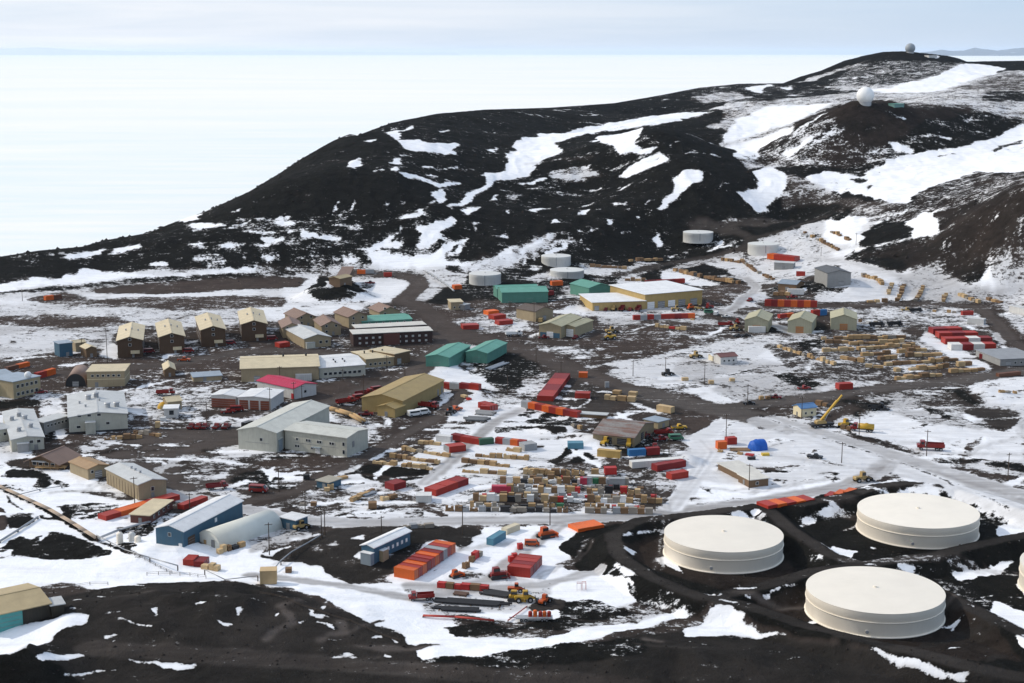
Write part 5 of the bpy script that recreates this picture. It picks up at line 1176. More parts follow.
# large tan warehouse group
b = building('warehouse', 'very long tan warehouse with cream roof near the crimson roofed building', 'warehouse', (241.5,382),(319,379.5),30, 13.5, 4, TAN_W, CREAM_R, ridge='AB', feats=[('entrance_porch','AB',.80,0,8,3.4,WHITE_W,2.5),('door','AB',.2,0,3,3,D)]+wins('AB',3,1.2,1.2,1.2,.73,.87), over=.7)
for q in (.55,.85): vent(b, q, .55, .5, 1.2, DARK)
b = building('canteen_hall', 'long grey walled hall with white roof joined to the tan warehouse', 'building', (319.5,378.5),(365.5,375.5),30, 10.5, 3.2, PALE_W, WHITE_R, ridge='AB', feats=wins('AB',8,1.6,1.6,1.3))
for q, w in ((.42,.35),(.62,.35),(.42,.22),(.62,.22)): vent(b, q, w, .35, .5, DARK)
b = building('workshop', 'tan flat roofed workshop with cream roof joined to the white roofed hall', 'building', (366,368),(394,365.5),22, 8.5, 1.2, TAN_W, CREAM_R, ridge='AB', feats=wins('AB',5,1.2,1.2,1.1)); [vent(b, q, .5, .35, 1.2, DARK) for q in (.2,.5,.85)]
building('workshop', 'brown two part annex with cream roof at the end of the workshop row', 'building', (394.5,365.5),(410,362),18, 11, 0, BROWN_W, CREAM_R, feats=[('door','AB',.3,0,3,3.2,D)])
building('clubhouse', 'long white building with bright crimson gabled roof', 'building', (294,399.5),(256.5,391),(318,395), 10.5, 3, WHITE_W, RED_R, ridge='AB', feats=[('door','AB',.04,0,1.6,2.6,mat('crimson_door',(.4,.02,.03)))]+wins('AB',4,1.6,1,1,.3,.9)+[('window','AC',.5,2,1.4,1.2,None)])
for A, B, C, l in [((236,408.3),(212,406.8),(245,402.5),'left brown garage with white rounded roof and white door pillars'), ((271,410.5),(239.5,408),(281,401.5),'right brown garage with white rounded roof and white door pillars')]:
    building('garage', l, 'garage', A, B, C, 11.5, 1.5, WHITE_W, WHITE_R, ridge='AC', feats=[('door','AB',q,0,4.2,4.2,BRDOOR) for q in (.18,.5,.82)])
# the big pale L shaped block
b = building('laboratory_building', 'long two storey pale grey block running back from the dirt yard', 'building', (277,452.5),(241.5,447.5),(328,424), 19, 4.5, PALE_W, rfm('pale_olive_roof',(.56,.56,.50)), ridge='AC', feats=[('window','AB',.4,4.2,1.2,1.2,None),('panel_seam','AB',.5,3.2,11,.15,GREY_W,.05),('porch','AC',.06,0,3,5,BLUEGREY_W,.4),('window','AC',.18,4.6,1.1,1.2,None)])
b = building('laboratory_building', 'two storey pale grey wing with small paired windows beside the long block', 'building', (347,457.5),(287,448),(363.5,447.5), 19, 2.4, PALE_W, rfm('pale_olive_roof',(.56,.56,.50)), ridge='AB', feats=[('window','AB',q,4.4,.9,1.,None) for q in (.22,.26,.42,.46,.6,.64,.8)]+[('window','AB',q,1.5,.9,.9,None) for q in (.82,.78,.56)]+[('door','AB',.47,0,2.2,2.3,WD),('canopy','AB',.47,2.5,4,.2,BLUEGREY_W),('window','AB',.05,4.6,1,1.4,None),('window','AB',.05,1.2,1,1.6,None),('door','AC',.3,3.2,1.6,2.4,D),('panel_seam','AB',.5,3.3,22,.15,GREY_W,.05)])
b = building('khaki_warehouse', 'khaki gabled warehouse with a small matching gabled porch block', 'warehouse', (402.5,414.5),(367.5,408.5),(440,392), 13, 5, KHAKI_W, KHAKI_R, ridge='AC', feats=[('door','AC',.95,0,1.6,3.5,D),('door','AC',.85,0,1.4,3,D)])
building('khaki_annex', 'small khaki gabled block in front of the khaki warehouse', 'shed', (395,418),(377.5,415.5),8, 9, 3, KHAKI_W, KHAKI_R, ridge='AC', feats=[('door','AB',.5,0,1.5,2.4,D)])
# brown roofed small houses
for A, B, dep, h, l in [((283,338),(302,337),22,10,'tan two storey house with brown roof, front left of its cluster'),((297,327),(316,325.5),20,9,'tan two storey house with brown roof, back left of its cluster'),((322,336),(341,335),22,10,'tan two storey house with brown roof, front right of its cluster'),
                     ((349,328),(367.5,326),20,11,'tan two storey house with brown roof beside the long dark building'),((380,318),(400,316.5),18,6,'tan house with brown roof beside the road bend')]:
    building('house', l, 'house', A, B, dep, h, 4.2, TAN_W, BROWN_R, ridge='AC', over=.8, feats=[('window','AB',.25,5,1.2,1.2,None),('window','AB',.75,5,1.2,1.2,None),('window','AB',.25,1.8,1.2,1.2,None),('door','AB',.6,0,1.3,2.2,D)], group='brown roofed small houses')
building('gabled_hall', 'light grey roofed tan hall behind the long tan warehouse', 'building', (304.5,348.5),(331,346),34, 9, 3.6, TAN_W, GREY_R, ridge='AC', feats=[('porch','AB',.2,0,5,3,PALE_W,2)]+wins('AB',2,2,1.5,1.4,.5,.95))
building('long_building', 'long low building with green roof behind the dark windowed building', 'building', (362,327),(412,324.5),20, 5, 1.5, GREEN_W, GREEN_R, feats=wins('AB',6,1.2,1.2,1.1))
b = building('lodging_block', 'long dark brown lodging block with white roof and white windows, back one of two', 'building', (356,338),(426,334),11, 9.5, 0, CHOC_W, CABIN_R, feats=wins('AB',12,3,.9,.8,.04,.96,PALEPANE))
b = building('lodging_block', 'long dark brown lodging block with white roof and two rows of white windows, front one', 'building', (353.5,346.5),(432.5,342.5),13, 12, 0, CHOC_W, CABIN_R, feats=wins('AB',11,4,1.,.8,.04,.96,PALEPANE)+wins('AB',11,1.2,1.,.8,.04,.96,PALEPANE)+[('entrance_bay','AB',.48,0,9,6.4,MAROON_W,1.2)])
# green sheds
building('warehouse', 'green metal barn, left of the two side by side near the crossroads', 'barn', (449,367.2),(429.5,365.4),(467.5,357.5), 11, 2.4, GREEN_W, GREEN_R, ridge='AC', group='green metal barns', feats=[('door','AB',.5,0,4.5,4,GREEN_W)])
building('warehouse', 'green metal barn, right of the two side by side near the crossroads', 'barn', (487,363.6),(467.5,361.6),(505.5,352.5), 10, 2.6, GREEN_W, GREEN_R, ridge='AC', group='green metal barns', feats=[('door','AB',.5,0,4.5,4,GREEN_W)])
building('warehouse', 'wide green metal barn in front of the pale storage tank', 'barn', (502,303),(548,302.4),24, 11, 2.5, GREEN_W, GREEN_R, ridge='AB', group='green metal barns', feats=[('door','AB',.6,0,4.5,4,GREEN_W)])
building('warehouse', 'green lower barn wing behind the wide green barn', 'barn', (497,297.6),(538,297),14, 9, 2.2, GREEN_W, GREEN_R, ridge='AB', group='green metal barns')
building('warehouse', 'small green gabled barn beside the yellow warehouse', 'barn', (589,297),(575.5,293.6),(606,295), 10, 3.4, GREEN_W, GREEN_R, ridge='AB', group='green metal barns', feats=[('door','AC',.5,0,3.5,3.4,GREEN_W)])
# yellow warehouse
b = building('warehouse', 'low yellow warehouse wing with white roof and a side door', 'warehouse', (592.5,311),(645,309.3),34, 8, 0, YEL_W, WHITE_R, feats=[('door','AB',.08,0,3,3,D)], over=.8)
b = building('warehouse', 'tall yellow warehouse with white roof and a row of garage doors', 'warehouse', (645,309),(702,304),44, 15.5, 0, YEL_W, WHITE_R, feats=[('door','AB',q,0,5.2,5,m) for q, m in ((.1,WD),(.28,D),(.46,WD),(.64,D),(.85,D))], over=.8)
# central tan sheds
building('workshop', 'dark brown roofed tan gabled shed in the middle of the town', 'shed', (535.5,322),(520,317.6),(549,318.6), 10, 3.4, TAN_W, rfm('dark_brown_roof',(.10,.075,.06)), ridge='AB', feats=[('door','AC',.5,0,3,3,D)])
building('workshop', 'olive tan workshop with blue base band and wide door', 'workshop', (561,338.5),(540.5,336.5),(580,329), 12, 3, SAND_W, OLIVE_R, ridge='AC', feats=[('wall_band','AB',.5,0,12,3,BLUE_W,.06),('door','AB',.5,0,4,3.6,WD)])
building('workshop', 'low olive tan workshop block right of the blue banded workshop', 'workshop', (575,337),(561.5,338),(596,330.5), 10, 1.6, SAND_W, OLIVE_R, ridge='AC', feats=[('door','AB',.4,0,4.5,4.4,WD)])
building('pump_house', 'small tan flat roofed pump house below the pale storage tanks', 'hut', (451,310),(463,309.5),12, 7.5, 0, TAN_W, CREAM_R, feats=wins('AB',2,1.2,1,1))
building('pump_house', 'small grey lean-to beside the tan pump house', 'hut', (464.5,310),(470,309),7, 5, 0, GREY_W, GREY_R)
# rusty shed
RUST = rusty('rusty_corrugated_roof', (.30,.29,.27), (.20,.075,.04), .3, .5)
b = building('rusty_shed', 'weathered shed with rusty corrugated roof', 'shed', (634,447),(591.5,441),(657,432), 8, 7, wl('weathered_siding',(.28,.22,.13)), RUST, ridge='AB', feats=[('door','AB',.3,0,4,2.6,DARK),('door','AB',.65,0,4,2.6,DARK),('door','AC',.4,0,3.4,3.2,DARK)])
building('storage_shed', 'small tan shed with grey flat roof right of the rusty shed', 'shed', (658,429),(669,426),8, 6.5, 0, SAND_W, BLUE_R, feats=[('door','AB',.5,0,1.6,2,D)])
building('walkway', 'long low grey roofed passage behind the rusty shed', 'shed', (579,417),(606,419),4, 3.4, 0, BROWN_W, GREY_R)
# pale green gabled huts
for A, B, l in [((744.5,331),(768,332.1),'pale olive gabled hut, left of three, white trailer in front'), ((787.5,332.4),(811.5,333.6),'pale olive gabled hut with orange door, middle of three'), ((830.5,329.4),(856.5,330.7),'pale olive gabled hut with orange door, right of three')]:
    building('gabled_hut', l, 'hut', A, B, 24, 11, 4.2, PGREEN_W, OLIVE_R, ridge='AC', feats=[('door','AB',.5,0,4.5,3.8,ORDOOR)], group='pale olive gabled huts')
building('warehouse', 'dark grey metal hall with dark roof near the valley mouth', 'warehouse', (827,287.5),(816.5,281.5),(849,284.5), 13, 2.6, GREY_W, DGREY_R, ridge='AB', feats=[('door','AC',.6,0,4,3.6,D)])
building('storage_shed', 'small blue grey roofed shed heaped about with brown crates', 'shed', (778,291.5),(796,291),16, 6, 2.4, BROWN_W, BLUE_R, feats=[('door','AB',.5,0,2.4,2.2,D)])
building('storage_shed', 'low grey shed behind the red container row by the white tank', 'shed', (774,270),(793,269),9, 6, 0, GREY_W, GREY_R, feats=[('door','AB',.5,0,2.4,2.2,D)])
building('site_office', 'small white hut with red roof in the snowy yard', 'hut', (720.5,364.5),(737,363),8, 7, 2, WHITE_W, rfm('faded_red_roof',(.20,.085,.075)), feats=wins('AB',3,1.2,1,.9))
building('site_office', 'tiny cream shed beside the red roofed white hut', 'hut', (712.5,361),(719,360.5),5, 5, 1, mat('cream_siding',(.6,.53,.38)), WHITE_R, feats=[('door','AB',.5,0,1,1.9,D)])
building('site_office', 'small cream hut with bright blue roof beside the yellow crane', 'hut', (801,417.5),(796,413.8),(814.5,415), 8.5, 2.6, mat('cream_siding_bright',(.70,.61,.40)), SKYBLUE_R, ridge='AC', feats=[('window','AC',.3,1.2,.9,.9,None),('window','AC',.7,1.2,.9,.9,None),('door','AB',.5,0,1,1.9,D)])
building('brown_cabin', 'brown timber cabin with white roof, back half of a pair in the snow', 'cabin', (741,481),(722,469),(755,476.5), 6, 0, BROWN_W, CABIN_R, feats=[('door','AC',.3,0,1.5,2,D)])
building('brown_cabin', 'brown timber cabin with white roof, front half of a pair in the snow', 'cabin', (749.5,488),(742,481.5),(765.5,484.5), 7.5, 0, BROWN_W, CABIN_R, feats=[('door','AB',.5,0,1.2,2,D),('window','AC',.4,1,1,1,None)])
building('hut', 'grey flat roofed long shed at the right edge beside red containers', 'shed', (1000,366),(1040,364.5),26, 6.5, 0, GREY_W, rfm('grey_flat_roof',(.30,.31,.32)), feats=[('door','AB',.2,0,3,2.4,D)]+wins('AB',4,1,1,1,.3,.9))
building('lookout_hut', 'dark hut on the black mound above the houses', 'hut', (340,287),(352,286),9, 8, 1.5, BROWN_W, TAN_R, feats=[('door','AB',.4,0,1.5,2.1,D)])
building('lookout_hut', 'low dark shed behind the hut on the black mound', 'hut', (331,283),(343,282),8, 7, 0, DKBROWN, BROWN_R)
building('white_annex', 'small white flat roofed hut beside the tan hut near the dirt yard', 'hut', (164,418),(178,417.5),7, 9, 0, WHITE_W, WHITE_R, feats=[('window','AB',.55,1.4,2,2,None)])
building('tan_hut', 'small tan hut with pale hipped roof behind the white flat hut', 'hut', (168,411),(182,409.5),9, 9, 2.6, TAN_W, CREAM_R, feats=[('door','AB',.8,0,1.3,2,D)])
building('maroon_barrack', 'maroon hut with long cream flat roof beside the red container row', 'hut', (150,524),(131.5,522),(172,508.5), 8, 0, MAROON_W, CREAM_R, feats=wins('AC',4,1.2,1,.9)+[('door','AB',.5,0,1.2,2,D)])
building('teal_hut', 'small green hut beside the white radome hill', 'hut', (894.5,108),(904,107.4),7, 2.4, 0, mat('teal_wall',(.13,.24,.22)), GREEN_R)

# ------------------------------------------------------------------ fuel tanks
def tank(c, rpx, hpx, lab, m, grp, near=True, z0=None):
    p = P(*c); dep = p[1]*CP - (p[2]-EYE)*SP; r = rpx*dep/FOC; h = hpx*mpp(p)
    cs = [height(p[0]+r*math.cos(t), p[1]+r*math.sin(t)) for t in np.linspace(0, 6.2, 12)]
    z = float(np.median(cs)) - .1
    root = thing('storage_tank', lab, 'storage tank', (p[0], p[1], z), 0, grp)
    n = 96 if near else 48
    part('shell', G().lathe([(r-.05,-2.5),(r-.05,h*.68),(r,h*.69),(r,h)], n), m, root, True)
    rf = part('roof', G().lathe([(r+.06,h-.12),(r+.06,h+.02),(r*.66,h+r*.018),(r*.33,h+r*.03),(.01,h+r*.035)], n), m, root)
    if near:
        g = G().lathe([(r-.1,h*.60),(r+.2,h*.605),(r+.2,h*.62),(r-.1,h*.625)], n); part('wind_girder', g, m, root)
        part('base_ring', G().lathe([(r-.1,.05),(r+.35,.05),(r+.35,.3),(r-.1,.42)], n), m, root)
        part('roof_hatch', G().tube((0,0,h+r*.033),(0,0,h+r*.035+.45),.5,n=12), m, rf)
        a = -1.9; part('manhole', G().tube(((r-.2)*math.cos(a),(r-.2)*math.sin(a),1.6),((r+.3)*math.cos(a),(r+.3)*math.sin(a),1.6),.5,n=12), STEEL, root)
        g = G(); k = 26
        for i in range(k):
            t = .15 + i*.022; zz = h*i/k; q = r+.75
            x, y = q*math.cos(t), q*math.sin(t); g.box(x-.5,x+.5,y-.3,y+.3,zz,zz+.08)
        st = part('spiral_stair', g, STEEL, root)
        g = G()
        for i in range(0, 26, 2):
            t = .15+i*.022; zz = h*i/26; q = r+1.2; g.tube((q*math.cos(t),q*math.sin(t),zz),(q*math.cos(t),q*math.sin(t),zz+1.1),.04,n=5)
        part('handrail', g, STEEL, st)
    else:
        part('ladder', G().box(-.3,.3,-r-.25,-r-.15,0,h), STEEL, root); part('roof_hatch', G().tube((0,0,h+r*.03),(0,0,h+r*.035+.5),.6,n=10), m, rf)
    return root
tank((723,553.8), 58.9, 20.8, 'huge cream fuel tank, left one of the three nearest', TANKP, 'cream fuel tanks in bermed basins')
tank((874,612.5), 67.6, 23.2, 'huge cream fuel tank, front one of the three nearest', TANKP, 'cream fuel tanks in bermed basins')
tank((917,530), 59, 20, 'huge cream fuel tank, back right one of the three nearest', TANKP, 'cream fuel tanks in bermed basins')
tank((1088,590), 66, 24, 'cream fuel tank whose edge just shows at the right border', TANKP, 'cream fuel tanks in bermed basins')
tank((485,283), 16, 10, 'pale grey storage tank behind the wide green barn', TANKW, 'pale storage tanks at the foot of the hills', False)
tank((556,263), 14.8, 8, 'pale grey storage tank, back one of a pair above the green barns', TANKW, 'pale storage tanks at the foot of the hills', False)
tank((567,275.5), 17, 6, 'low pale grey storage tank, front one of a pair above the green barns', TANKW, 'pale storage tanks at the foot of the hills', False)
tank((698,240), 15, 7, 'pale storage tank standing on the black hillside', TANKW, 'pale storage tanks at the foot of the hills', False)
tank((763,251), 15.3, 7.5, 'pale storage tank in snow beside the valley road', TANKW, 'pale storage tanks at the foot of the hills', False)
def radome(px, r_px, lab, m, sink=.55):
    p = P(*px); dep = p[1]*CP - (p[2]-EYE)*SP; r = r_px*dep/FOC
    t = thing('radome', lab, 'radome', (p[0], p[1], p[2]-.3)); part('base_ring', G().tube((0,0,-3),(0,0,r*.35),r*.72,n=24), STEEL, t)
    me = bpy.data.meshes.new('shell'); import bmesh
    bm = bmesh.new(); bmesh.ops.create_icosphere(bm, subdivisions=3, radius=r); bmesh.ops.translate(bm, verts=bm.verts, vec=(0,0,r*.88)); bm.to_mesh(me); bm.free(); me.materials.append(m)
    part('shell', me, None, t)
radome((865,103), 8.7, 'large white radome on the brown cone shaped hill', RADOME)
radome((910,52.6), 5.0, 'grey radome on the far hilltop', RADG)
building('summit_hut', 'small white hut on the far hilltop near the grey radome', 'hut', (929,58),(937,57.6),12, 1.6, 0, WHITE_W, WHITE_R)

# ------------------------------------------------------------------ containers
R_, O_, D_, Wh, Gy, Bl, Yw, Pk, Te, Cr, Br, Gn = 'red', 'orange', 'dark red', 'white', 'grey', 'blue', 'yellow', 'pink', 'teal', 'cream', 'brown', 'green'
crow((521,407),(577,418),[Gy,O_,R_,O_,R_,O_,D_,R_],'by the rusty shed passage','end', depth=3.2, grp='containers near the rusty shed', Hh=2.9)
crow((553,401.5),(570,378),[R_,D_,R_,D_],'running up to the main road','end', depth=7.5, grp='containers near the rusty shed', Hh=2.7)
crow((578.7,377.5),(587.5,377.8),[O_],'alone at the edge of the main road','end', depth=3.5, grp='containers near the rusty shed')
crow((574.8,398.5),(590,398.7),[R_],'alone on black ground left of the timber heap','end', depth=5, grp='containers near the rusty shed')
def block(A, B, n_cols, where, colors, Hh, W_m, grp, start):
    """containers laid side by side along A->B, each as long as W_m across"""
    a = P(*A); b = P(*B); e = b[:2]-a[:2]; L = np.hypot(*e); e /= L; nr = np.array([-e[1], e[0]])
    if nr[0] > 0: nr = -nr                                        # block lies to the left of the px line
    st = L/len(colors); 
    for i, c in enumerate(colors):
        q = a[:2] + e*st*(i+.5) + nr*W_m/2; z = float(height(*q))-.05
        container(c, (q[0], q[1], z), math.atan2(nr[1], nr[0]) + math.pi, f"{c} container, {ORD[i]} from the {start} end {where}", grp, W_m, st*.985, Hh)
block((414,580.5),(455.5,553), 10, 'beside the blue bunkhouse', [O_,R_,O_,D_,R_,O_,D_,Gy,R_,O_], 3.3, 7.2, 'containers beside the blue bunkhouse', 'near')
block((530,578),(542,565), 4, 'among the snowy near yard', [R_,D_,R_,R_], 3.2, 7.4, 'containers in the near yard', 'near')
crow((768,509.5),(815,500),[R_,O_,R_,O_,R_],'along the tank berm','end', depth=6.1, grp='containers on the tank berm', Hh=1.2); crow((824,496.5),(852.5,491),[R_,O_,O_],'at the far end of the tank berm','end', depth=6.1, grp='containers on the tank berm', Hh=1.0)
crow((578,532.5),(604,527.5),[O_,O_],'at the berm corner by the lower road','end', depth=6.5, grp='containers on the tank berm', Hh=1.2)
crow((633.5,320),(695,318.5),[R_,Gy,R_,Gy,R_,R_,D_,R_,O_],'in front of the yellow warehouse','end', grp='containers by the yellow warehouse', Hh=3)
crow((646,285),(685,283),[D_,R_,D_,R_],'behind the yellow warehouse','end', grp='containers by the yellow warehouse', Hh=3.4)
crow((764.5,306),(817,307.5),[R_,D_,O_,R_,O_,R_,O_,R_],'below the valley mouth road','end', grp='containers along the valley road', Hh=4.4)
crow((767,259.5),(794,262.5),[O_,R_,R_,R_],'beside the pale tank in the snow','end', depth=7, grp='containers by the valley tank', Hh=4)
crow((796,276.5),(805,275.8),[R_],'alone by the dark grey hall','end', grp='containers by the valley tank', Hh=3.4)
crow((787.5,295.5),(804,294.5),[Wh],'in front of the blue grey roofed shed','end', grp='containers by the valley tank', Hh=3.6)
crow((780,318.5),(794,317),[R_,O_],'between the first two olive gabled huts','end', grp='containers by the olive huts')
crow((813,316),(827,315),[R_,Bl],'between the last two olive gabled huts','end', grp='containers by the olive huts', Hh=3.6)
crow((748.5,332.5),(765.5,332.5),[Wh],'standing in front of the left olive hut','end', grp='containers by the olive huts', Hh=3.6)
crow((463,329.5),(479,329),[R_],'alone left of the short red row','end', depth=7, grp='containers in the middle yard')
crow((499,325.5),(513,324),[R_],'front of three in the middle yard','end', depth=6, grp='containers in the middle yard')
crow((494,320),(506,318.5),[R_],'middle of three in the middle yard','end', depth=6, grp='containers in the middle yard')
crow((488.5,315.5),(499,314),[O_],'back of three in the middle yard','end', depth=6, grp='containers in the middle yard')
crow((552,285.8),(563,285.3),[O_],'between the tank pair and small green barn','end', depth=4, grp='containers below the tanks', Hh=3.2)
crow((454.5,289.5),(462,289),[O_],'alone left of the pale tank','end', depth=5, grp='containers below the tanks', Hh=3)
crow((545,295.5),(554,295),[D_],'right of the wide green barn','end', grp='containers below the tanks', Hh=3)
crow((279.5,348),(290,346.5),[R_],'beside the last dormitory','end', depth=5, grp='containers by the dormitories')
crow((357,274.5),(374,273.5),[O_,Gy],'on the far road above the mound','end', grp='containers on the far road', Hh=3)
crow((384,277),(392,276.5),[R_],'at the bend of the far road','end', grp='containers on the far road', Hh=3)
crow((440,388),(478.5,390.5),[R_,Gy,D_,R_],'behind the khaki warehouse','end', grp='containers behind the khaki warehouse', Hh=3)
crow((478,407.5),(491,411),[R_],'in the snow, back one of a pair','end', depth=4, grp='containers in the snow by the khaki warehouse')
crow((480,411.5),(490,411.8),[R_],'in the snow, front one of a pair','end', depth=3, grp='containers in the snow by the khaki warehouse')
crow((436,441),(450.5,442.5),[Wh],'at the head of the cargo yard','end', grp='containers at the head of the cargo yard')
crow((451,440),(479,445),[D_,R_,R_],'at the head of the cargo yard','end', depth=3, grp='containers at the head of the cargo yard')
crow((479.5,445.5),(494,444),[Gn],'at the end of the cargo yard head row','end', grp='containers at the head of the cargo yard')
crow((443.5,450),(449,453),[Gy],'beside the red one in the cargo yard','end', grp='containers at the head of the cargo yard')
crow((449.5,453.2),(466,451),[R_],'in front of the cargo yard head row','end', depth=5, grp='containers at the head of the cargo yard')
crow((495,443.5),(525,447),[R_,Gy,O_,R_],'in the right half of the cargo yard','end', grp='containers at the head of the cargo yard')
crow((524.5,451.5),(537,450),[Gy],'alone at the right end of the cargo yard','end', depth=5, grp='containers at the head of the cargo yard', Hh=3)
crow((416,502.5),(431.5,502.5),[Wh],'at the near end of the long crimson row','end', depth=5, grp='containers in the slanting row'); crow((436,496.5),(468.5,484.5),[R_,R_,D_],'slanting back from the white container','end', depth=5.5, grp='containers in the slanting row')
crow((394,491),(406,487.5),[D_],'alone beside the timber rows','end', depth=5, grp='containers in the slanting row')
crow((568,449),(583.5,449),[Te],'beside the snowbank left of the rusty shed','end', depth=4, grp='containers before the rusty shed')
crow((597,456.5),(620,458.5),[Yw],'in front of the rusty shed','end', grp='containers before the rusty shed', Hh=3)
crow((629,456.5),(646,455.5),[Bl],'joined to a maroon one before the rusty shed','end', grp='containers before the rusty shed', Hh=2.7); crow((647,455.5),(660,454.5),[D_],'joined to the blue one before the rusty shed','end', grp='containers before the rusty shed', Hh=3)
crow((632,468.5),(684,462),[Wh,Wh,Wh],'behind the maroon pair by the snow track','end', depth=3.4, grp='containers by the snow track', Hh=2.6)
crow((657,472),(686,466.5),[D_,D_],'beside the snow track','end', depth=3.6, grp='containers by the snow track'); crow((671.5,480),(688.5,477.5),[R_],'nearest the snow track','end', depth=3.5, grp='containers by the snow track')
crow((106,521),(180,499.5),[R_,O_,O_,R_,R_],'under the long tan warehouse','end', depth=4.5, grp='containers under the tan warehouse', Hh=1.9)
crow((184,510),(208,501),[R_,R_],'half hidden behind the blue hall','end', depth=3, grp='containers under the tan warehouse', Hh=1.9)
for k, (y, cs) in enumerate([(350.5,[Wh,D_,Wh,R_]),(344.5,[R_,R_,Wh,D_]),(339,[R_,D_,R_]),(334.5,[D_,R_])]): 
    crow((951-k*6,y),((996,992,978,962)[k],y-.6),cs,f"{['front','second','third','back'][k]} rank, right red block",'end', depth=7, grp='containers in the red block by the right road', Hh=3.4)
crow((979,358.5),(994,360.5),[D_],'beside the grey shed at the right edge','end', depth=6, grp='containers near the right edge', Hh=2.6); crow((1003,354),(1012,356),[D_],'behind the grey shed at the right edge','end', depth=5, grp='containers near the right edge')
crow((967,323.5),(983.5,325),[Wh],'on the right road bend','end', depth=5, grp='containers near the right edge', Hh=3.6); crow((962.5,315.5),(973.5,315),[R_],'behind the white one on the right road bend','end', grp='containers near the right edge', Hh=2.6)
crow((1009,312),(1030,317),[Wh,Wh],'at the right edge above the road','end', depth=7, grp='containers near the right edge', Hh=4)
crow((999,377),(1021,375.5),[Br],'lying beside the right hand road','end', grp='containers near the right edge', Hh=1.9)
crow((839,390),(853,389),[R_],'standing by the road behind the crane','end', depth=4, grp='containers by the crane', Hh=3)
crow((717.7,449.5),(727,449),[O_],'at the camp with the blue tent','end', depth=3, grp='containers by the blue tent', Hh=3.2); crow((727.3,445),(737,444.5),[R_],'behind the orange one at the tent camp','end', depth=3, grp='containers by the blue tent', Hh=3)
crow((183,565),(204,567.5),[R_,D_],'heaped with crates near the arched hut','end', depth=5, grp='containers near the arched hut', Hh=2)
crow((38,379),(56,374),[R_,O_],'left of the brown arched hut','end', grp='containers near the left edge', Hh=3.2); crow((8,371),(30,366),[Br,O_],'by the shore at the left edge','end', grp='containers near the left edge', Hh=2.2); crow((46,300.5),(62,299),[O_,Br],'out on the far left snow','end', grp='containers near the left edge', Hh=3)
# ------------------------------------------------------------------ goods standing in rows
MIXED = [('crate',0,3),('crate',1,4),('crate',2,3),('crate',3,3),('pallet',1,2),('pallet',2,2),('pallet',3,2),('bin',0,2),('bin',3,2),('bin',1,1),('lumber',1,1),('pallet',6,1)]
COLORF = MIXED + [('bin',2,2),('crate',2,4),('bin',0,3),('bin',4,1),('pallet',4,2),('bin',1,1)]
DARKM = [('crate',2,4),('crate',3,3),('bin',1,3),('pallet',2,3),('bin',3,2)]
TIMB = [('lumber',0,3),('lumber',1,5),('lumber',2,5),('crate',1,2),('lumber',3,2)]
WOODY = [('crate',0,3),('crate',1,5),('pallet',1,3),('pallet',0,3),('crate',2,3),('lumber',1,2),('pallet',3,1)]
NG = 0
def rows(lst, grp, mixk, **k):
    global NG
    for p0, p1, where in lst: NG += goods_row(p0, p1, where, grp, mixk, **k)
rows([((445,511.5),(568,513),'in the frontmost row of the cargo yard beside the lower road')], 'goods in the cargo yard rows', DARKM, hr=(1.2,2.2), gap=.2)
rows([((585,513.5),(650,514.5),'in the low dark row nearest the fuel tanks')], 'goods in the cargo yard rows', DARKM, hr=(1.6,2.4), gap=.2)
rows([((468,501.5),(566,502.5),'in the second row of the cargo yard, left half'), ((567,502.5),(663,503.5),'in the second row of the cargo yard, right half')], 'goods in the cargo yard rows', COLORF, wr=(1.5,3.), hr=(1.3,3.1), gap=.12)
rows([((482,492),(566,493.5),'in the third row of the cargo yard, left half'), ((567,493.5),(650,494.5),'in the third row of the cargo yard, right half')], 'goods in the cargo yard rows', COLORF, wr=(1.5,3.), hr=(1.3,3.1), gap=.12)
rows([((500,483.5),(627,484.5),'in the fourth row of the cargo yard')], 'goods in the cargo yard rows', COLORF, hr=(1.5,2.8))
rows([((470,507),(566,507.8),'in the thin row behind the frontmost cargo row, left'), ((585,508.5),(655,509.5),'in the thin row behind the frontmost cargo row, right'), ((482,497),(655,498.5),'in the thin row between second and third cargo rows'), ((512,488.3),(640,489.5),'in the thin row between third and fourth cargo rows'), ((523,479),(586,479.8),'in the thin row before the back cargo row')], 'goods in the cargo yard rows', COLORF + [('crate',2,6),('crate',3,3),('bin',2,2),('crate',1,3)], wr=(1.3,2.8), hr=(.8,2.2), dr=(1.,1.8), gap=.35, miss=.14)
crow((491.5,492.6),(511,493),[Pk],'in the third row of the cargo yard','end',grp='containers in the cargo yard'); crow((587,482.4),(604,482.8),[Wh],'behind the fourth row of the cargo yard','end',grp='containers in the cargo yard'); crow((580,484.6),(587,484.7),[Pk],'beside the white one in the fourth cargo row','end',grp='containers in the cargo yard'); crow((609,484.9),(625,485.2),[Gy],'at the end of the fourth cargo row','end',grp='containers in the cargo yard')
rows([((523,474.5),(598,475.5),'in the back row of the cargo yard')], 'goods in the cargo yard rows', WOODY, hr=(1.5,2.6))
rows([((372,463.5),(434,470.5),'in the front left row beside the black pit'), ((389,457.5),(441,464.5),'in the second left row of the cargo yard head'), ((401,450),(444,457),'in the third left row of the cargo yard head'), ((418,444),(442,446),'in the last left row of the cargo yard head')], 'crates at the head of the cargo yard', WOODY, hr=(1.,2.))
rows([((461.5,472.5),(502,475),'in the front centre row on the snow'), ((461.5,462.5),(506,467.5),'in the second centre row on the snow'), ((475,457),(532,460.5),'in the third centre row on the snow'), ((505,451),(523,453),'in the last centre row on the snow'), ((524,472),(556,476),'in the short row right of the snow lane')], 'crates at the head of the cargo yard', WOODY, hr=(1.,2.1))
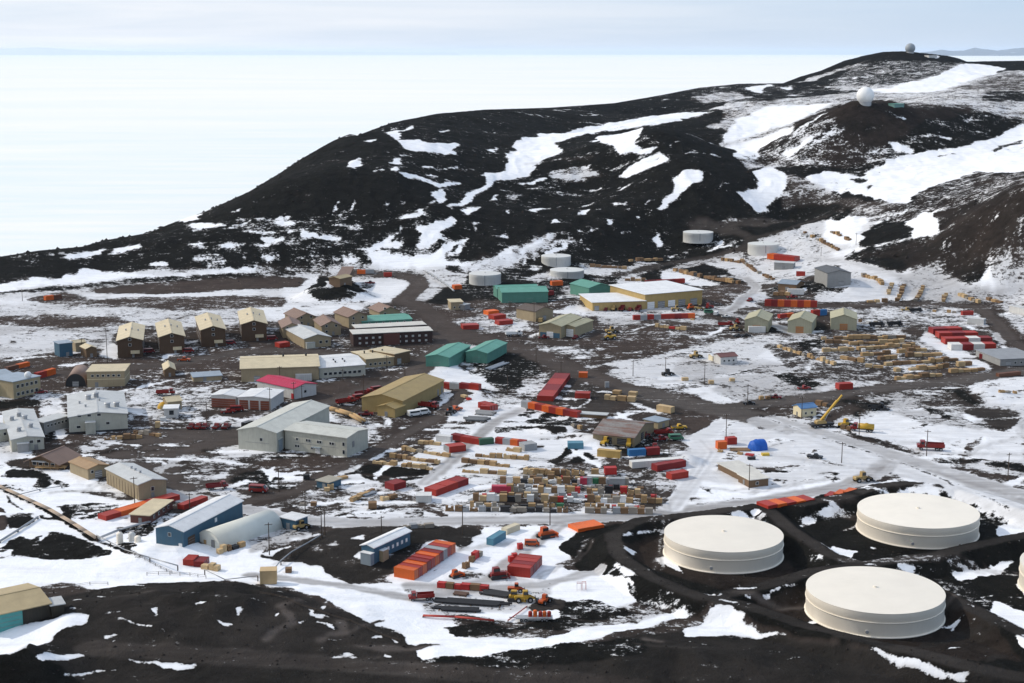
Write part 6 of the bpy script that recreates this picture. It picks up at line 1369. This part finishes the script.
rows([((345,506),(373,492),'on the slanting row near the grey roofed hut'), ((382.5,501.5),(404,497),'beside the lone dark red container'), ((317,491.5),(331,491.5),'against the grey roofed hut'), ((328,483),(352,478),'on the snow behind the grey roofed hut')], 'goods by the grey roofed hut', WOODY, hr=(1.,1.9), miss=.2)
LG = 'timber stacks in the timber yard'
rows([((822,340),(908,338.5),'in the back row of the timber yard'), ((850,345),(906,342.8),'in the second row of the timber yard'), ((823,352.3),(857,350.7),'in the left row of the timber yard'), ((859,350.6),(918,345.5),'in the third row of the timber yard'),
      ((871,361),(893,359),'in the short middle row of the timber yard'), ((907,357),(945,355.4),'in the right middle row of the timber yard'), ((886,366),(959,360.5),'in the fifth row of the timber yard'), ((865,367.3),(886,368.5),'in the stub row of the timber yard'),
      ((896,372),(974,365.5),'in the row behind the front of the timber yard'), ((896,380.5),(941,376.3),'in the front row of the timber yard beside the grey road'), ((826,344),(848,343.5),'in the upper left stub of the timber yard'), ((886,347.5),(921,350),'in the far right row of the timber yard'), ((862,356.5),(905,353),'in the middle row of the timber yard'), ((908,351.5),(930,351.5),'in the upper right stub of the timber yard'), ((840,359),(866,363),'in the lower left row of the timber yard'), ((951,373.3),(984,371),'in the front row end of the timber yard')], LG, TIMB, wr=(2.6,5.5), hr=(1.2,2.6), dr=(1.8,3.), gap=.22)
rows([((777,347.5),(834,365.5),'on the diagonal row left of the timber yard')], 'crates on the diagonal row', WOODY, wr=(2.,3.4), hr=(1.2,2.4), gap=1.4)
VG = 'crates about the valley mouth'
rows([((673,270.5),(738,284),'on the long dark row behind the yellow warehouse')], VG, [('crate',2,5),('crate',1,2),('lumber',2,3),('bin',1,1)], wr=(2.4,4.5), hr=(1.6,3.2), dr=(2,3.5))
rows([((803,233),(838.5,251.5),'on the upper snow row below the valley'), ((830,232.5),(848,241),'on the short upper snow row below the valley'), ((740,261),(771.5,280),'on the thin row crossing the valley snow'), ((721,260.5),(740,263.5),'at the head of the thin valley row')], VG, [('crate',2,4),('crate',3,2),('lumber',1,3),('lumber',2,3)], wr=(2.,4), hr=(1.2,2.6), dr=(2,3), gap=.9, miss=.15)
rows([((630,262),(662,261),'beside the hill road above the tanks'), ((590,267),(627,269.5),'on the snow right of the tank pair'), ((625,281),(644,281),'behind the small green barn'), ((672.5,271),(695,275),'below the hill road bend')], VG, [('crate',1,3),('crate',2,4),('lumber',1,2)], wr=(2.4,4.5), hr=(1.4,2.8), dr=(2,3))
rows([((861,276.5),(880.5,285),'on the row right of the dark grey hall'), ((890,295),(894,284),'in the first short file below the black hill'), ((899,301.5),(907,284),'in the second short file below the black hill'), ((917.6,301.5),(925,288),'in the third short file below the black hill'), ((944.6,302),(948,295),'in the fourth short file below the black hill'),
      ((957.6,295.5),(977,303),'in the slanting file below the black hill'), ((975,295.5),(999,303),'in the last slanting file near the right edge'), ((867.5,302.5),(890,302.5),'on the snow above the valley road')], 'crates in files below the black hill', TIMB, wr=(2.4,4.6), hr=(1.2,2.6), dr=(2.,3.2), gap=.7)
rows([((773,295.5),(788,296),'heaped at the blue grey roofed shed'), ((796,294),(806,292),'heaped at the right of the blue grey roofed shed')], VG, [('crate',2,3),('crate',1,3)], wr=(2.2,4), hr=(2,3.6), dr=(2.5,4))
rows([((927,311.5),(960,313.5),'scattered above the red container block'), ((858,322),(880,324),'behind the right olive hut'), ((1000,393),(1023,394.5),'in the rubble at the right edge')], 'scattered goods in the right yards', MIXED, miss=.35, gap=1.4, hr=(.9,2))
rows([((604,399.5),(637,402),'in the front of the timber heap by the main road'), ((612,394),(634,396),'in the back of the timber heap by the main road')], 'timber heap by the main road', [('lumber',0,4),('crate',0,1),('lumber',1,2)], wr=(2.4,4.4), hr=(1.2,2.4), dr=(2,3.4), gap=.3)
rows([((656,411.5),(672,414),'standing at the edge of the main road')], 'crates at the edge of the main road', [('crate',0,1)], wr=(3.6,4.2), hr=(2.6,3.), dr=(3,3.4), gap=.1, miss=0)
rows([((219,554.5),(245,546.5),'beside the arched hut'), ((195,568.5),(217,571.5),'beside the red containers near the arched hut')], 'goods near the arched hut', [('crate',0,3),('crate',1,3),('bin',1,1),('pallet',2,1)], wr=(1.4,2.6), hr=(1.2,2.4))
rows([((104,440.5),(140,438.5),'behind the tan sheds below the laboratory'), ((133,433),(160,437),'at the corner of the laboratory yard')], 'goods in the laboratory yard', COLORF, wr=(1.6,3.2), hr=(1.,2.2))
rows([((437,588),(491,592.5),'in the long red line of the near yard')], 'red bins in the near yard', [('bin',2,5),('crate',2,1)], wr=(2.,3), hr=(1.6,2.2), dr=(1.6,2), gap=.1, miss=0)
rows([((455,575.5),(471,567),'in the slanting line of the near yard'), ((473,563),(488,552),'behind the red bins in the near yard')], 'slanting goods line in the near yard', [('bin',2,4),('bin',3,1),('pallet',2,1),('crate',3,2)], wr=(1.8,3), hr=(1.4,2.6), miss=.1)
rows([((404,529),(432,528),'on the bank below the lower road')], 'pallets below the lower road', [('pallet',3,2),('bin',3,1),('pallet',0,1),('crate',3,1)], hr=(1.,1.7))
rows([((717,452),(748,456),'scattered in front of the camp with the blue tent')], 'goods at the tent camp', [('crate',1,3),('bin',2,1),('pallet',1,2)], hr=(.7,1.5), miss=.25, gap=1.2)
rows([((840,429),(853,431),'under the yellow crane'), ((815,405),(832,408),'behind the yellow crane')], 'goods about the crane', [('crate',2,3),('bin',1,2),('lumber',2,2)], wr=(2,3.4), hr=(1.4,2.4))
rows([((570,426),(583,431),'on the snow behind the teal container'), ((760,400),(781,399),'at the roadside of the grey cross road'), ((690,320),(700,321),'beside the parked loaders')], 'odd goods about the yards', WOODY, miss=.2, gap=1.)
rows([((284,506),(315,506.5),'on the snow beside the dirt road fork'), ((460,397),(472,402),'on the snow behind the khaki warehouse')], 'odd goods about the yards', COLORF, miss=.3, gap=1.6)
rows([((655,327),(682,330),'in the snow patch of the brown yard')], 'odd goods about the yards', [('crate',0,3),('pallet',0,2),('bin',2,1)], miss=.1, wr=(2,4), hr=(1,2.4))
for px, w, d, h, kv, lab in [((259.5,584.5),5.,4.,4.6,('crate',0),'big pale yellow crate standing alone on the near snow'), ((327,490),2.4,2.4,2.,('crate',0),'pale crate against the grey hut door side'), ((862,352),2.,2.,1.8,('bin',0),'white bin at the left of the timber yard'), ((709,384),2.4,2.,1.8,('crate',0),'pale crate at the foot of the pole beside the main road'), ((682,381),3.2,2.,1.6,('crate',0),'pale crate on the snow across the main road'),
                              ((730,381.5),2.4,2.,1.6,('crate',0),'pale crate right of the roadside pole'), ((604.5,475.3),4.6,3.,3.,('bin',2),'bright red tank box at the end of the back cargo row'), ((762,456),3.,2.,1.,('bin',6),'yellow low bin in front of the blue tent'), ((748,460),3.,1.6,1.2,('bin',1),'black bin at the front of the tent camp'), ((605,388),2.,1.6,3.,('bin',3),'upright grey bin on the black yard by the timber heap'), ((160,421),2.4,2.,1.6,('bin',0),'white bin left of the white flat hut'), ((155,428),2,2,2.6,('crate',0),'cream crate at the dirt yard corner'), ((303,480),2.4,2.2,2.,('bin',1),'black bin in the dirt road fork'), ((368,509),3.,3.,2.2,('crate',2),'brown crate at the bank of the lower road'), ((285,573),2.,2.,1.5,('crate',2),'brown crate right of the big pale yellow crate')]:
    p = P(*px); o = goods(kv[0], kv[1], (p[0]+w/2, p[1]+d/2, float(height(p[0]+w/2, p[1]+d/2))-.05), .1, (w, d, h), '', None); o['label'] = lab
# ------------------------------------------------------------------ vehicles
for i, (u, v) in enumerate([(192,428),(199,428),(205.5,428),(217,428),(226.5,428)]): vehicle('pickup', 'red' if i % 2 else 'dark red', (u, v), 80, f"{'red' if i % 2 else 'dark red'} pickup, {ORD[i]} from left in the row below the garages", 'pickups parked below the garages', 1.25)
vehicle('van','black',(248,427),60,'black van parked alone right of the row of red pickups',s=1.2); vehicle('pickup','red',(228,413),20,'red pickup in front of the left brown garage',s=1.2); vehicle('van','red',(237,411),10,'red van between the two brown garages',s=1.2)
vehicle('truck','dark red',(217.6,489),20,'dark red truck on the dirt above the blue hall'); vehicle('van','red',(258.6,492),-10,'red van on the dirt road right of the dark red truck',s=1.3)
for i, (u, v) in enumerate([(346,404),(352.5,401.5),(359,399),(365,396),(371,393.5),(377,391)]): vehicle(('truck','pickup','van')[i % 3], 'red' if i % 2 == 0 else 'dark red', (u, v), 35, f"{'red' if i % 2 == 0 else 'dark red'} {('truck','pickup','van')[i % 3]}, {ORD[i]} from the near end of the line left of the khaki warehouse", 'red vehicles left of the khaki warehouse', 1.15)
vehicle('pickup','dark red',(366,415.5),0,'dark red pickup beside the khaki porch block',s=1.3); vehicle('truck','red',(429,408.5),-25,'red truck right of the khaki warehouse',s=1.2); vehicle('van','white',(423,414.5),30,'white van right of the khaki warehouse',s=1.3); vehicle('van','white',(415,416),30,'white van nearest the khaki porch block',s=1.3); vehicle('loader','black',(451,414),70,'black loader on the dark track below the khaki warehouse',s=1.1); vehicle('pickup','orange',(455,411),40,'orange pickup beside the black loader',s=1.4)
for i, (u, c) in enumerate([(606,'dark red'),(614,'tan'),(622,'dark red'),(630,'red'),(638.5,'dark red')]): vehicle(('pickup','loader','truck','pickup','truck')[i], c, (u, 310.6), 75, f"{c} {('pickup','loader','truck','pickup','truck')[i]}, {ORD[i]} from left along the low yellow wing", 'machines parked along the yellow warehouse', 1.15)
vehicle('truck','white',(514,336),15,'white truck parked left of the blue banded workshop',s=1.2); vehicle('pickup','dark red',(544,338.5),10,'dark red pickup in front of the blue banded workshop',s=1.2); vehicle('pickup','dark red',(575.5,338.5),70,'dark red pickup at the corner of the low olive block',s=1.2)
vehicle('loader','tan',(612,333),20,'tan loader in the brown yard, back one of two',s=1.3); vehicle('loader','yellow',(609,339.5),200,'yellow loader in the brown yard, front one of two',s=1.3)
vehicle('loader','tan',(677,311),10,'tan loader in front of the yellow warehouse doors',s=1.2); vehicle('dozer','orange',(691,309.5),30,'orange bulldozer in front of the last warehouse doors',s=1.3); vehicle('loader','tan',(700,310.5),-20,'tan loader at the right end of the yellow warehouse',s=1.2); vehicle('dozer','red',(708.5,308.5),60,'red bulldozer at the right end of the yellow warehouse',s=1.3)
vehicle('truck','red',(726,326.5),5,'red truck left of the left olive hut',s=1.1); vehicle('loader','tan',(736,330.5),20,'tan loader beside the left olive hut',s=1.2); vehicle('loader','red',(737,323.5),100,'red loader beside the left olive hut'); vehicle('van','white',(716,315),70,'white van on the yard road near the red containers',s=1.1); vehicle('van','green',(709,313.5),0,'green van on the yard road near the red containers',s=1.2); vehicle('pickup','red',(792,298),10,'red pickup in front of the white container by the shed',s=1.3); vehicle('pickup','red',(750,301),60,'red pickup left of the long red row by the valley road',s=1.3); vehicle('pickup','white',(726,317.5),0,'white pickup on the yard road',s=1.1)
vehicle('pickup','black',(738,337),0,'black pickup on snow, left one of two',s=1.1); vehicle('pickup','black',(746,336.5),0,'black pickup on snow, right one of two',s=1.1)
vehicle('truck','black',(877,326.5),5,'long black truck on the snow behind the timber yard, left one',s=1.1); vehicle('truck','black',(895,326),5,'long black truck on the snow behind the timber yard, right one',s=1.1); vehicle('truck','black',(916,312),5,'black truck below the valley road'); vehicle('pickup','tan',(907,311),0,'tan pickup below the valley road',s=1.4)
vehicle('loader','yellow',(606,444.5),60,'yellow loader at the left door of the rusty shed',s=1.1); vehicle('loader','yellow',(629,446.5),80,'yellow loader at the right door of the rusty shed',s=1.1); vehicle('pickup','dark red',(661,440.5),20,'dark red pickup right of the rusty shed',s=1.3); vehicle('truck','red',(664,435),15,'red truck behind the dark red pickup by the rusty shed'); vehicle('van','green',(676,440),10,'green van right of the rusty shed',s=1.2); vehicle('pickup','yellow',(679,429),10,'yellow pickup beside the small grey roofed shed',s=1.3); vehicle('dozer','dark red',(645,437.5),70,'dark red bulldozer at the side door of the rusty shed'); vehicle('pickup','red',(655,447),90,'red pickup behind the maroon container')
vehicle('loader','tan',(863,481.5),20,'tan loader driving on the snow road above the tanks',s=1.25)
vehicle('truck','red',(862,431.5),160,'red tanker truck with yellow tank beside the crane',bed=VM['yellow'],tank=True,s=1.25); vehicle('truck','red',(930,450),170,'red dump truck standing in the right snowfield',s=1.35); vehicle('loader','yellow',(846,427),30,'yellow loader beside the crane truck',s=1.2); vehicle('truck','black',(877,409.5),20,'black truck on the snow behind the yellow tank truck'); vehicle('pickup','black',(884,410.5),0,'black pickup behind the yellow tank truck'); vehicle('pickup','black',(815,458.5),-20,'dark pickup alone on the snow right of the blue tent',s=1.2)
vehicle('truck','red',(421,600),190,'red truck at the left end of the near pipe yard',s=.95); vehicle('dozer','red',(498,578),20,'red bulldozer beside the four near red containers',s=1.25); vehicle('dozer','orange',(456,577),40,'orange bulldozer at the front of the slanting line',s=.9); vehicle('dozer','orange',(546,537.5),30,'orange bulldozer on the snow below the lower road',s=1.35); vehicle('van','orange',(532,545.5),0,'orange van behind the four near red containers',s=.95); vehicle('dozer','yellow',(516,600.5),-5,'yellow bulldozer in the near pipe yard, left one',s=1.1); vehicle('loader','yellow',(526,601.5),5,'yellow loader in the near pipe yard, right one',s=1.1); vehicle('loader','orange',(545,603),60,'orange loader at the right end of the pipe yard',s=.9); vehicle('loader','orange',(517,592),0,'orange loader behind the yellow bulldozer',s=.9)
vehicle('loader','tan',(302,529),40,'tan loader parked beside the small dark blue hut')
vehicle('pickup','dark red',(41,393.5),20,'dark red pickup right of the tan left edge office',s=1.2)
vehicle('truck','red',(166,395),10,'red truck above the tan hipped hut',s=1.1); vehicle('pickup','orange',(184,361),0,'orange pickup on the road between dormitories and warehouse',s=1.3)
for i, (u, v) in enumerate([(149,353),(188,352.5),(230,344.5),(272,340)]): vehicle('van','dark red' if i != 1 else 'red',(u,v),20,f"{'dark red' if i != 1 else 'red'} van parked right of the {ORD[i]} dormitory",'vans parked between the dormitories',1.2)
vehicle('pickup','dark red',(370,284),0,'dark red pickup on the snow right of the black mound',s=1.4)
vehicle('loader','black',(668,375.5),30,'black loader on snow beside the pole across the main road',s=1.1); vehicle('loader','tan',(696,358),30,'tan loader on the snow left of the red roofed hut',s=1.2); vehicle('pickup','red',(804,389.5),10,'red pickup on the grey cross road verge',s=1.2)
vehicle('pickup','dark red',(775,398.5),-15,'dark red pickup lying in the snow beside the cross road',s=1.2); vehicle('pickup','black',(749,404.5),0,'black pickup at the junction pole',s=1.1); vehicle('truck','dark red',(558,322),10,'dark red truck right of the dark brown roofed shed'); vehicle('van','tan',(541,322),80,'tan van beside the dark brown roofed shed',s=1.2)
# mobile crane
p = P(822,427); cr = thing('mobile_crane', 'yellow mobile crane with raised boom beside the small blue roofed hut', 'crane', (p[0],p[1],p[2]), R(18))
YP = VM['yellow']; TP = VM['tan']
part('carrier', G().prism([(-5.5,.9),(5.2,.9),(5.4,1.6),(4.2,1.8),(-5.5,1.7)], -1.25, 1.25), DARK, cr); part('superstructure', G().prism([(-3.2,1.75),(1.6,1.75),(1.6,2.4),(.6,3.2),(-2.6,3.2),(-3.4,2.6)], -1.2, 1.2), TP, cr)
cb = part('cab', G().box(.4,2.,.45,1.35,1.75,3.5,(.12,.06)), YP, cr); part('window', G().box(.6,2.02,.5,1.38,2.4,3.3), GLASS, cb)
g = G(); g.prism([(-1.6,2.6),(-1.2,2.0),(7.2,11.1),(6.7,11.6)], -.5, .5); bo = part('boom', g, YP, cr); part('boom_extension', G().prism([(6.6,11.1),(7.,10.7),(9.4,13.4),(9.,13.8)], -.35, .35), YP, bo)
part('hook_cable', G().tube((9.3,0,13.5),(9.3,0,8.5),.06,n=6), DARK, bo); part('lift_ram', G().tube((.8,0,2.3),(3.2,0,6.6),.25,n=8), STEEL, bo)
for x in (-4.2,-2.8,2.6,4.2):
    for y in (-1.1,1.1): add_wheel(cr, x, y, .6, .45)
for s in (-1,1): part('outrigger', G().box(-.3,.3,s*1.25 if s>0 else -2.6,2.6 if s>0 else -1.25,.5,.75).box(-.25,.25,s*2.5-.25,s*2.5+.25,0,.75), DARK, cr)
# blue dome tent
p = P(758,451); tn = thing('dome_tent', 'bright blue dome tent on the snow', 'tent', (p[0],p[1]+3,p[2]), .4); BT = mat('blue_tent_fabric', (.015,.10,.42), .6, .12, .6)
n = 14
pr = [(3.3*math.cos(math.pi*t/n), 4.1*math.sin(math.pi*t/n)**.85) for t in range(n+1)]
vs = []; fs = []
for k, (x, s) in enumerate([(-3.6,.05),(-3.2,.62),(-2.2,.92),(0,1.),(1.6,1.),(3.2,.98)]):
    vs += [(x, q[0]*s, max(0,q[1]*s)-.05) for q in pr]
for k in range(5):
    for i in range(n): fs.append((k*(n+1)+i, k*(n+1)+i+1, (k+1)*(n+1)+i+1, (k+1)*(n+1)+i))
fs.append(tuple(5*(n+1)+i for i in range(n+1)))
part('canopy', G().add(vs, fs), BT, tn); part('door_flap', G().box(3.22,3.3,-.7,.7,0,2.2), mat('pale_flap',(.3,.4,.6)), tn); part('hoop', G().prism([(1.05*q[0], 1.03*q[1]) for q in pr] + [(.99*q[0], .97*q[1]) for q in pr[::-1]], -.1, .1, 'x'), BT, tn)
d0 = thing('wooden_platform', 'low brown plank platform at the tent camp', 'platform', P(740,450)); part('floor', G().box(-4,4,-2.4,2.4,.25,.42), LUMB[2], d0); [part('bearer', G().box(-4,4,y-.15,y+.15,-.3,.25), LUMB[2], d0) for y in (-2,0,2)]
# pipe yard in the foreground
def pipe_stack(px0, px1, n, r, m, lab):
    a = P(*px0); b = P(*px1); d = b[:2]-a[:2]; L = np.hypot(*d); t = thing('pipe_stack', lab, 'pipe stack', (a[0],a[1],float(min(a[2],b[2]))), math.atan2(d[1],d[0]))
    rs = random.Random(int(px0[0]))
    for i in range(n):
        y = i*r*2.05; o = rs.uniform(0, L*.2); part('pipe', G().tube((o,y,r+.25),(L*rs.uniform(.8,1.),y,r+.25),r,n=10,cap=False), m, t)
    for x in (.15*L,.5*L,.85*L): part('bearer', G().box(x-.15,x+.15,-r,n*r*2.05,0,.25), LUMB[2], t)
BP = mat('black_pipe', (.022,.022,.024), .5); GP = mat('grey_pipe', (.32,.33,.34), .5, metal=.3)
pipe_stack((430,602),(512,608.5),6,.32,BP,'long row of black pipes in the near yard, middle stack'); pipe_stack((476,594),(510,599),6,.34,BP,'black pipes stacked left of the yellow bulldozer'); pipe_stack((431,610),(483,613),5,.3,BP,'black pipes nearest the red pipeline'); pipe_stack((452,595),(468,597),4,.3,mat('brown_pipe',(.12,.07,.05)),'short brown pipes behind the black pipes')
pipe_stack((362,498),(378,493),4,.3,GP,'grey pipes beside the slanting timber row'); pipe_stack((488,371.5),(510,362.5),5,.4,GP,'long grey pipes on the black ground by the green barns'); pipe_stack((462,421),(490,421.5),6,.5,mat('dark_grey_platform_steel',(.16,.165,.17)),'dark grey steel lengths on the snow, front stack'); pipe_stack((472,414.5),(494,416),6,.5,mat('mid_grey_platform_steel',(.25,.25,.25)),'pale grey steel lengths on the snow, back stack')
pipe([(423,617),(455,619.5),(494,623)],'red pipeline across the near yard',.22,CONT['red'],.5); pipe([(508,622),(527,608)],'short red pipe leading to the yellow machines',.18,CONT['red'],.5,n=1)
fb = thing('flatbed_trailer', 'grey flatbed trailer carrying orange tote tanks', 'trailer', P(516,622), .0); part('deck', G().box(0,10.5,0,2.8,.8,1.05), STEEL, fb); part('drawbar', G().box(-2,0,1.3,1.5,.8,.95), DARK, fb)
for x in (1.5,2.8,7.5,8.8):
    for y in (.1,2.7): add_wheel(fb, x, y, .42, .3)
a = np.array(fb.location)
for i, x in enumerate((4.1,5.5,7.,8.2,9.5)):
    t = thing('tote_tank', f"orange tote tank, {ORD[i]} from left on the grey flatbed trailer", 'tank', (a[0]+x,a[1]+1.4,a[2]+1.06), 0, 'tote tanks on the flatbed trailer'); part('tank_body', G().tube((0,0,.1),(0,0,1.5 if i != 1 else 1.9),.58,n=14).tube((0,0,1.5 if i != 1 else 1.9),(0,0,1.75 if i != 1 else 2.1),.58,.2,14), CONT['orange'] if i % 2 else CONT['red'], t); part('cage', G().box(-.66,.66,-.66,-.6,.0,.12).box(-.66,.66,.6,.66,0,.12).box(-.66,-.6,-.66,.66,.9,1.).box(.6,.66,-.66,.66,.9,1.), WHITE, t)
crow((493,546),(506,538.5),[Te],'on the slanting trailer line in the near yard','end',grp='containers in the near yard',Hh=2.6); crow((507,535),(520,530),[Cr],'at the back of the slanting trailer line','end',grp='containers in the near yard',Hh=2.2)
for i, (u, v) in enumerate([(514.5,559),(511,562),(520,549)]): o = goods('bin', 2, P(u,v), .3, (1.6,1.6,2.), '', None); o['label'] = f"small red bin, {ORD[i]} from front behind the red bulldozer"
for i, (u, v) in enumerate([(577,590.5),(582,590)]):
    t = thing('marker_frame', f"{('left','right')[i]} of two red and white frames standing on the near snow", 'frame', P(u,v)); [part('post', G().box(x-.06,x+.06,y-.06,y+.06,0,2.2), CONT['red'] if i else WHITE, t) for x in (0,1.2) for y in (0,1.2)]; part('top_rail', G().box(-.06,1.26,-.06,.06,2.2,2.3).box(-.06,1.26,1.14,1.26,2.2,2.3), CONT['red'], t)
# ------------------------------------------------------------------ pipelines, fences, ramp
OLDP = mat('lagged_pipe', (.42,.33,.25), .7); 
pipe([(-6,486),(20,498),(50,512),(75,527),(97,541)],'pale lagged pipeline on trestles down the left snow slope',.22,OLDP,1.,n=3); pipe([(97,542),(125,552),(150,561),(178,573)],'thin pipeline continuing down the left snow slope',.2,STEEL,.8,n=1); pipe([(0,543),(18,532),(38,519)],'grey pipeline joining from the lower left',.4,STEEL,.7,n=1); pipe([(17,497),(40,491),(62,488)],'thin pipe branching right from the lagged pipeline',.18,STEEL,.7,n=1); pipe([(98,541),(120,532),(150,524)],'pipe running up to the maroon hut',.25,STEEL,.9,n=2)
pipe([(274,572),(281,565),(292,556),(310,544),(322,537)],'thin pipe up the bank from the big yellow crate',.2,STEEL,.9,n=1); pipe([(205,578),(225,582),(258,583)],'thin pipe leading to the big yellow crate',.15,STEEL,.8,n=1); pipe([(327,410),(338,413),(352,418),(363,424)],'tan covered pipe ramp beside the pale laboratory wing',.7,LUMB[1],1.2,n=2)
pipe([(425,272),(445,285),(454,292)],'grey pipeline slanting down to the orange container by the tank',.6,STEEL,.8,n=1)
def fence(pts, lab, hgt=1.1, step=3.):
    g = np.array([P(*q) for q in pts]); q = []
    for a, b in zip(g[:-1], g[1:]):
        k = max(1, int(np.hypot(*(b-a)[:2])/step)); q += [a[:2]+(b-a)[:2]*t/k for t in range(k)]
    q.append(g[-1][:2]); o = q[0]; z = [float(height(*c)) for c in q]; t = thing('post_fence', lab, 'fence', (o[0],o[1],z[0])); rl = G()
    for i, c in enumerate(q):
        part('post', G().box(c[0]-o[0]-.07,c[0]-o[0]+.07,c[1]-o[1]-.07,c[1]-o[1]+.07,z[i]-z[0]-.3,z[i]-z[0]+hgt), WOODP, t)
        if i: b = q[i-1]; [rl.tube((b[0]-o[0],b[1]-o[1],z[i-1]-z[0]+hh),(c[0]-o[0],c[1]-o[1],z[i]-z[0]+hh),.045,n=5) for hh in (hgt*.95,hgt*.5)]
    part('rail', rl, WOODP, t)
fence([(147,575.5),(170,575),(190,576),(206,578.5)],'post and rail fence along the foreground knoll'); fence([(40,600),(60,590),(90,585),(108,585)],'post and rail fence on the snow above the dark timber shed',1.,3.5); fence([(125,553.5),(150,563),(172,573.5)],'post fence beside the thin pipeline',.9,2.4); fence([(612,636),(640,632),(668,626)],'short post fence on the snow below the left fuel tank',.8,3.)
fence([(260,594),(300,606),(350,622),(400,642)],'line of small posts along the knoll edge',.7,5.) 
# small yard details
for i, (u, v) in enumerate([(120,543),(132,541),(138,542)]):
    t = thing('small_tank', f"{('cream upright','white upright','cream squat')[i]} tank below the maroon hut", 'tank', P(u,v)); part('shell', G().lathe([(1.1,-.4),(1.1,(3.2,2.6,1.8)[i]),(.7,(3.6,3.,2.1)[i]),(.02,(3.7,3.1,2.2)[i])],20), TANKW if i == 1 else TANKP, t, True); part('vent_pipe', G().tube((.4,0,1.5),(.4,0,(4.2,3.4,2.6)[i]),.08,n=6), STEEL, t)
t = thing('yellow_dome_tent', 'small orange yellow tent behind the tan hipped hut', 'tent', P(163,408)); part('canopy', G().sphere((0,0,0),2.6,18,8,1.1,0), mat('yellow_canvas',(.62,.36,.04)), t, True); part('door_flap', G().box(-.5,.5,-2.66,-2.5,0,1.6), mat('pale_flap2',(.5,.4,.2)), t)
# ------------------------------------------------------------------ utility poles
for b, top, w in [((726,439),414,'behind the tent camp boxes'),((801.6,419),397,'beside the blue roofed cream hut'),((747.5,405),384,'at the road junction'),((704.5,384),364,'on the snow beyond the main road'),((841.6,463),442,'at the near edge of the wide snow road'),((926.5,456),430,'beside the red dump truck'),((1007.6,481),453,'near the right edge beyond the snow road'),((859,436),412,'behind the red tanker truck'),
        ((665.5,374),357,'beside the black loader across the road'),((633,376),360,'on the snow opposite the timber heap'),((561,371.5),361,'at the far end of the red container line'),((749,490),464,'beside the brown cabins'),((655,511),484,'at the right end of the cargo rows'),((669,454),438,'behind the white containers by the track'),((462.6,535),506,'below the lower road, left of the near yard'),((381.5,533),516,'behind the blue bunkhouse'),
        ((550,525),502,'on the lower road in front of the cargo rows'),((269.4,555),523,'leaning on the snow right of the arched hut'),((305.5,520),491,'behind the small dark blue hut'),((321.7,539),508,'one of a close pair by the lower road, left'),((325,535),508,'one of a close pair by the lower road, right'),((279,492),470,'beside the red van on the dirt'),((190,513),493,'behind the blue hall gable'),((134.8,503.5),477,'at the corner of the long tan warehouse'),
        ((270.4,418),388,'at the corner of the right brown garage'),((364,407.5),374,'left of the khaki warehouse'),((280,382),366,'in front of the long tan warehouse'),((207,424),401,'behind the row of red pickups'),((294,400),382,'at the crimson roofed building corner'),((302,400.5),385,'at the crimson roofed gable'),((343,381),369,'on the brown street below the white roofed hall'),((507.5,395),375,'on the black ground left of the red line'),((451,409.5),397,'beside the black loader'),((405,380),363,'on the brown street behind the khaki warehouse'),((387,371.5),355,'in front of the brown annex'),
        ((536,361),330,'at the crossroads below the workshop'),((534,331),302,'beside the dark brown roofed shed'),((510,318),301,'behind the red container trio'),((465,326),310,'beside the lone red container of the middle yard'),((107.5,363.5),328,'between the cream shed and first dormitory'),((22.5,301),289,'far out on the left snow'),((856,245),233,'on the snow below the valley'),((902,306),298,'on the valley road'),((743.6,261),254,'on the valley snow left of the pale tank'),((821,256),247,'on the valley snow right of the pale tank'),((82,352),338,'beside the small cream shed')]:
    pole(b, top, 'wooden utility pole ' + w)
print('GOODS', NG)

from collections import Counter
print('KINDS', Counter(o.name.split('.')[0] for o in bpy.data.objects if o.parent is None).most_common(14))
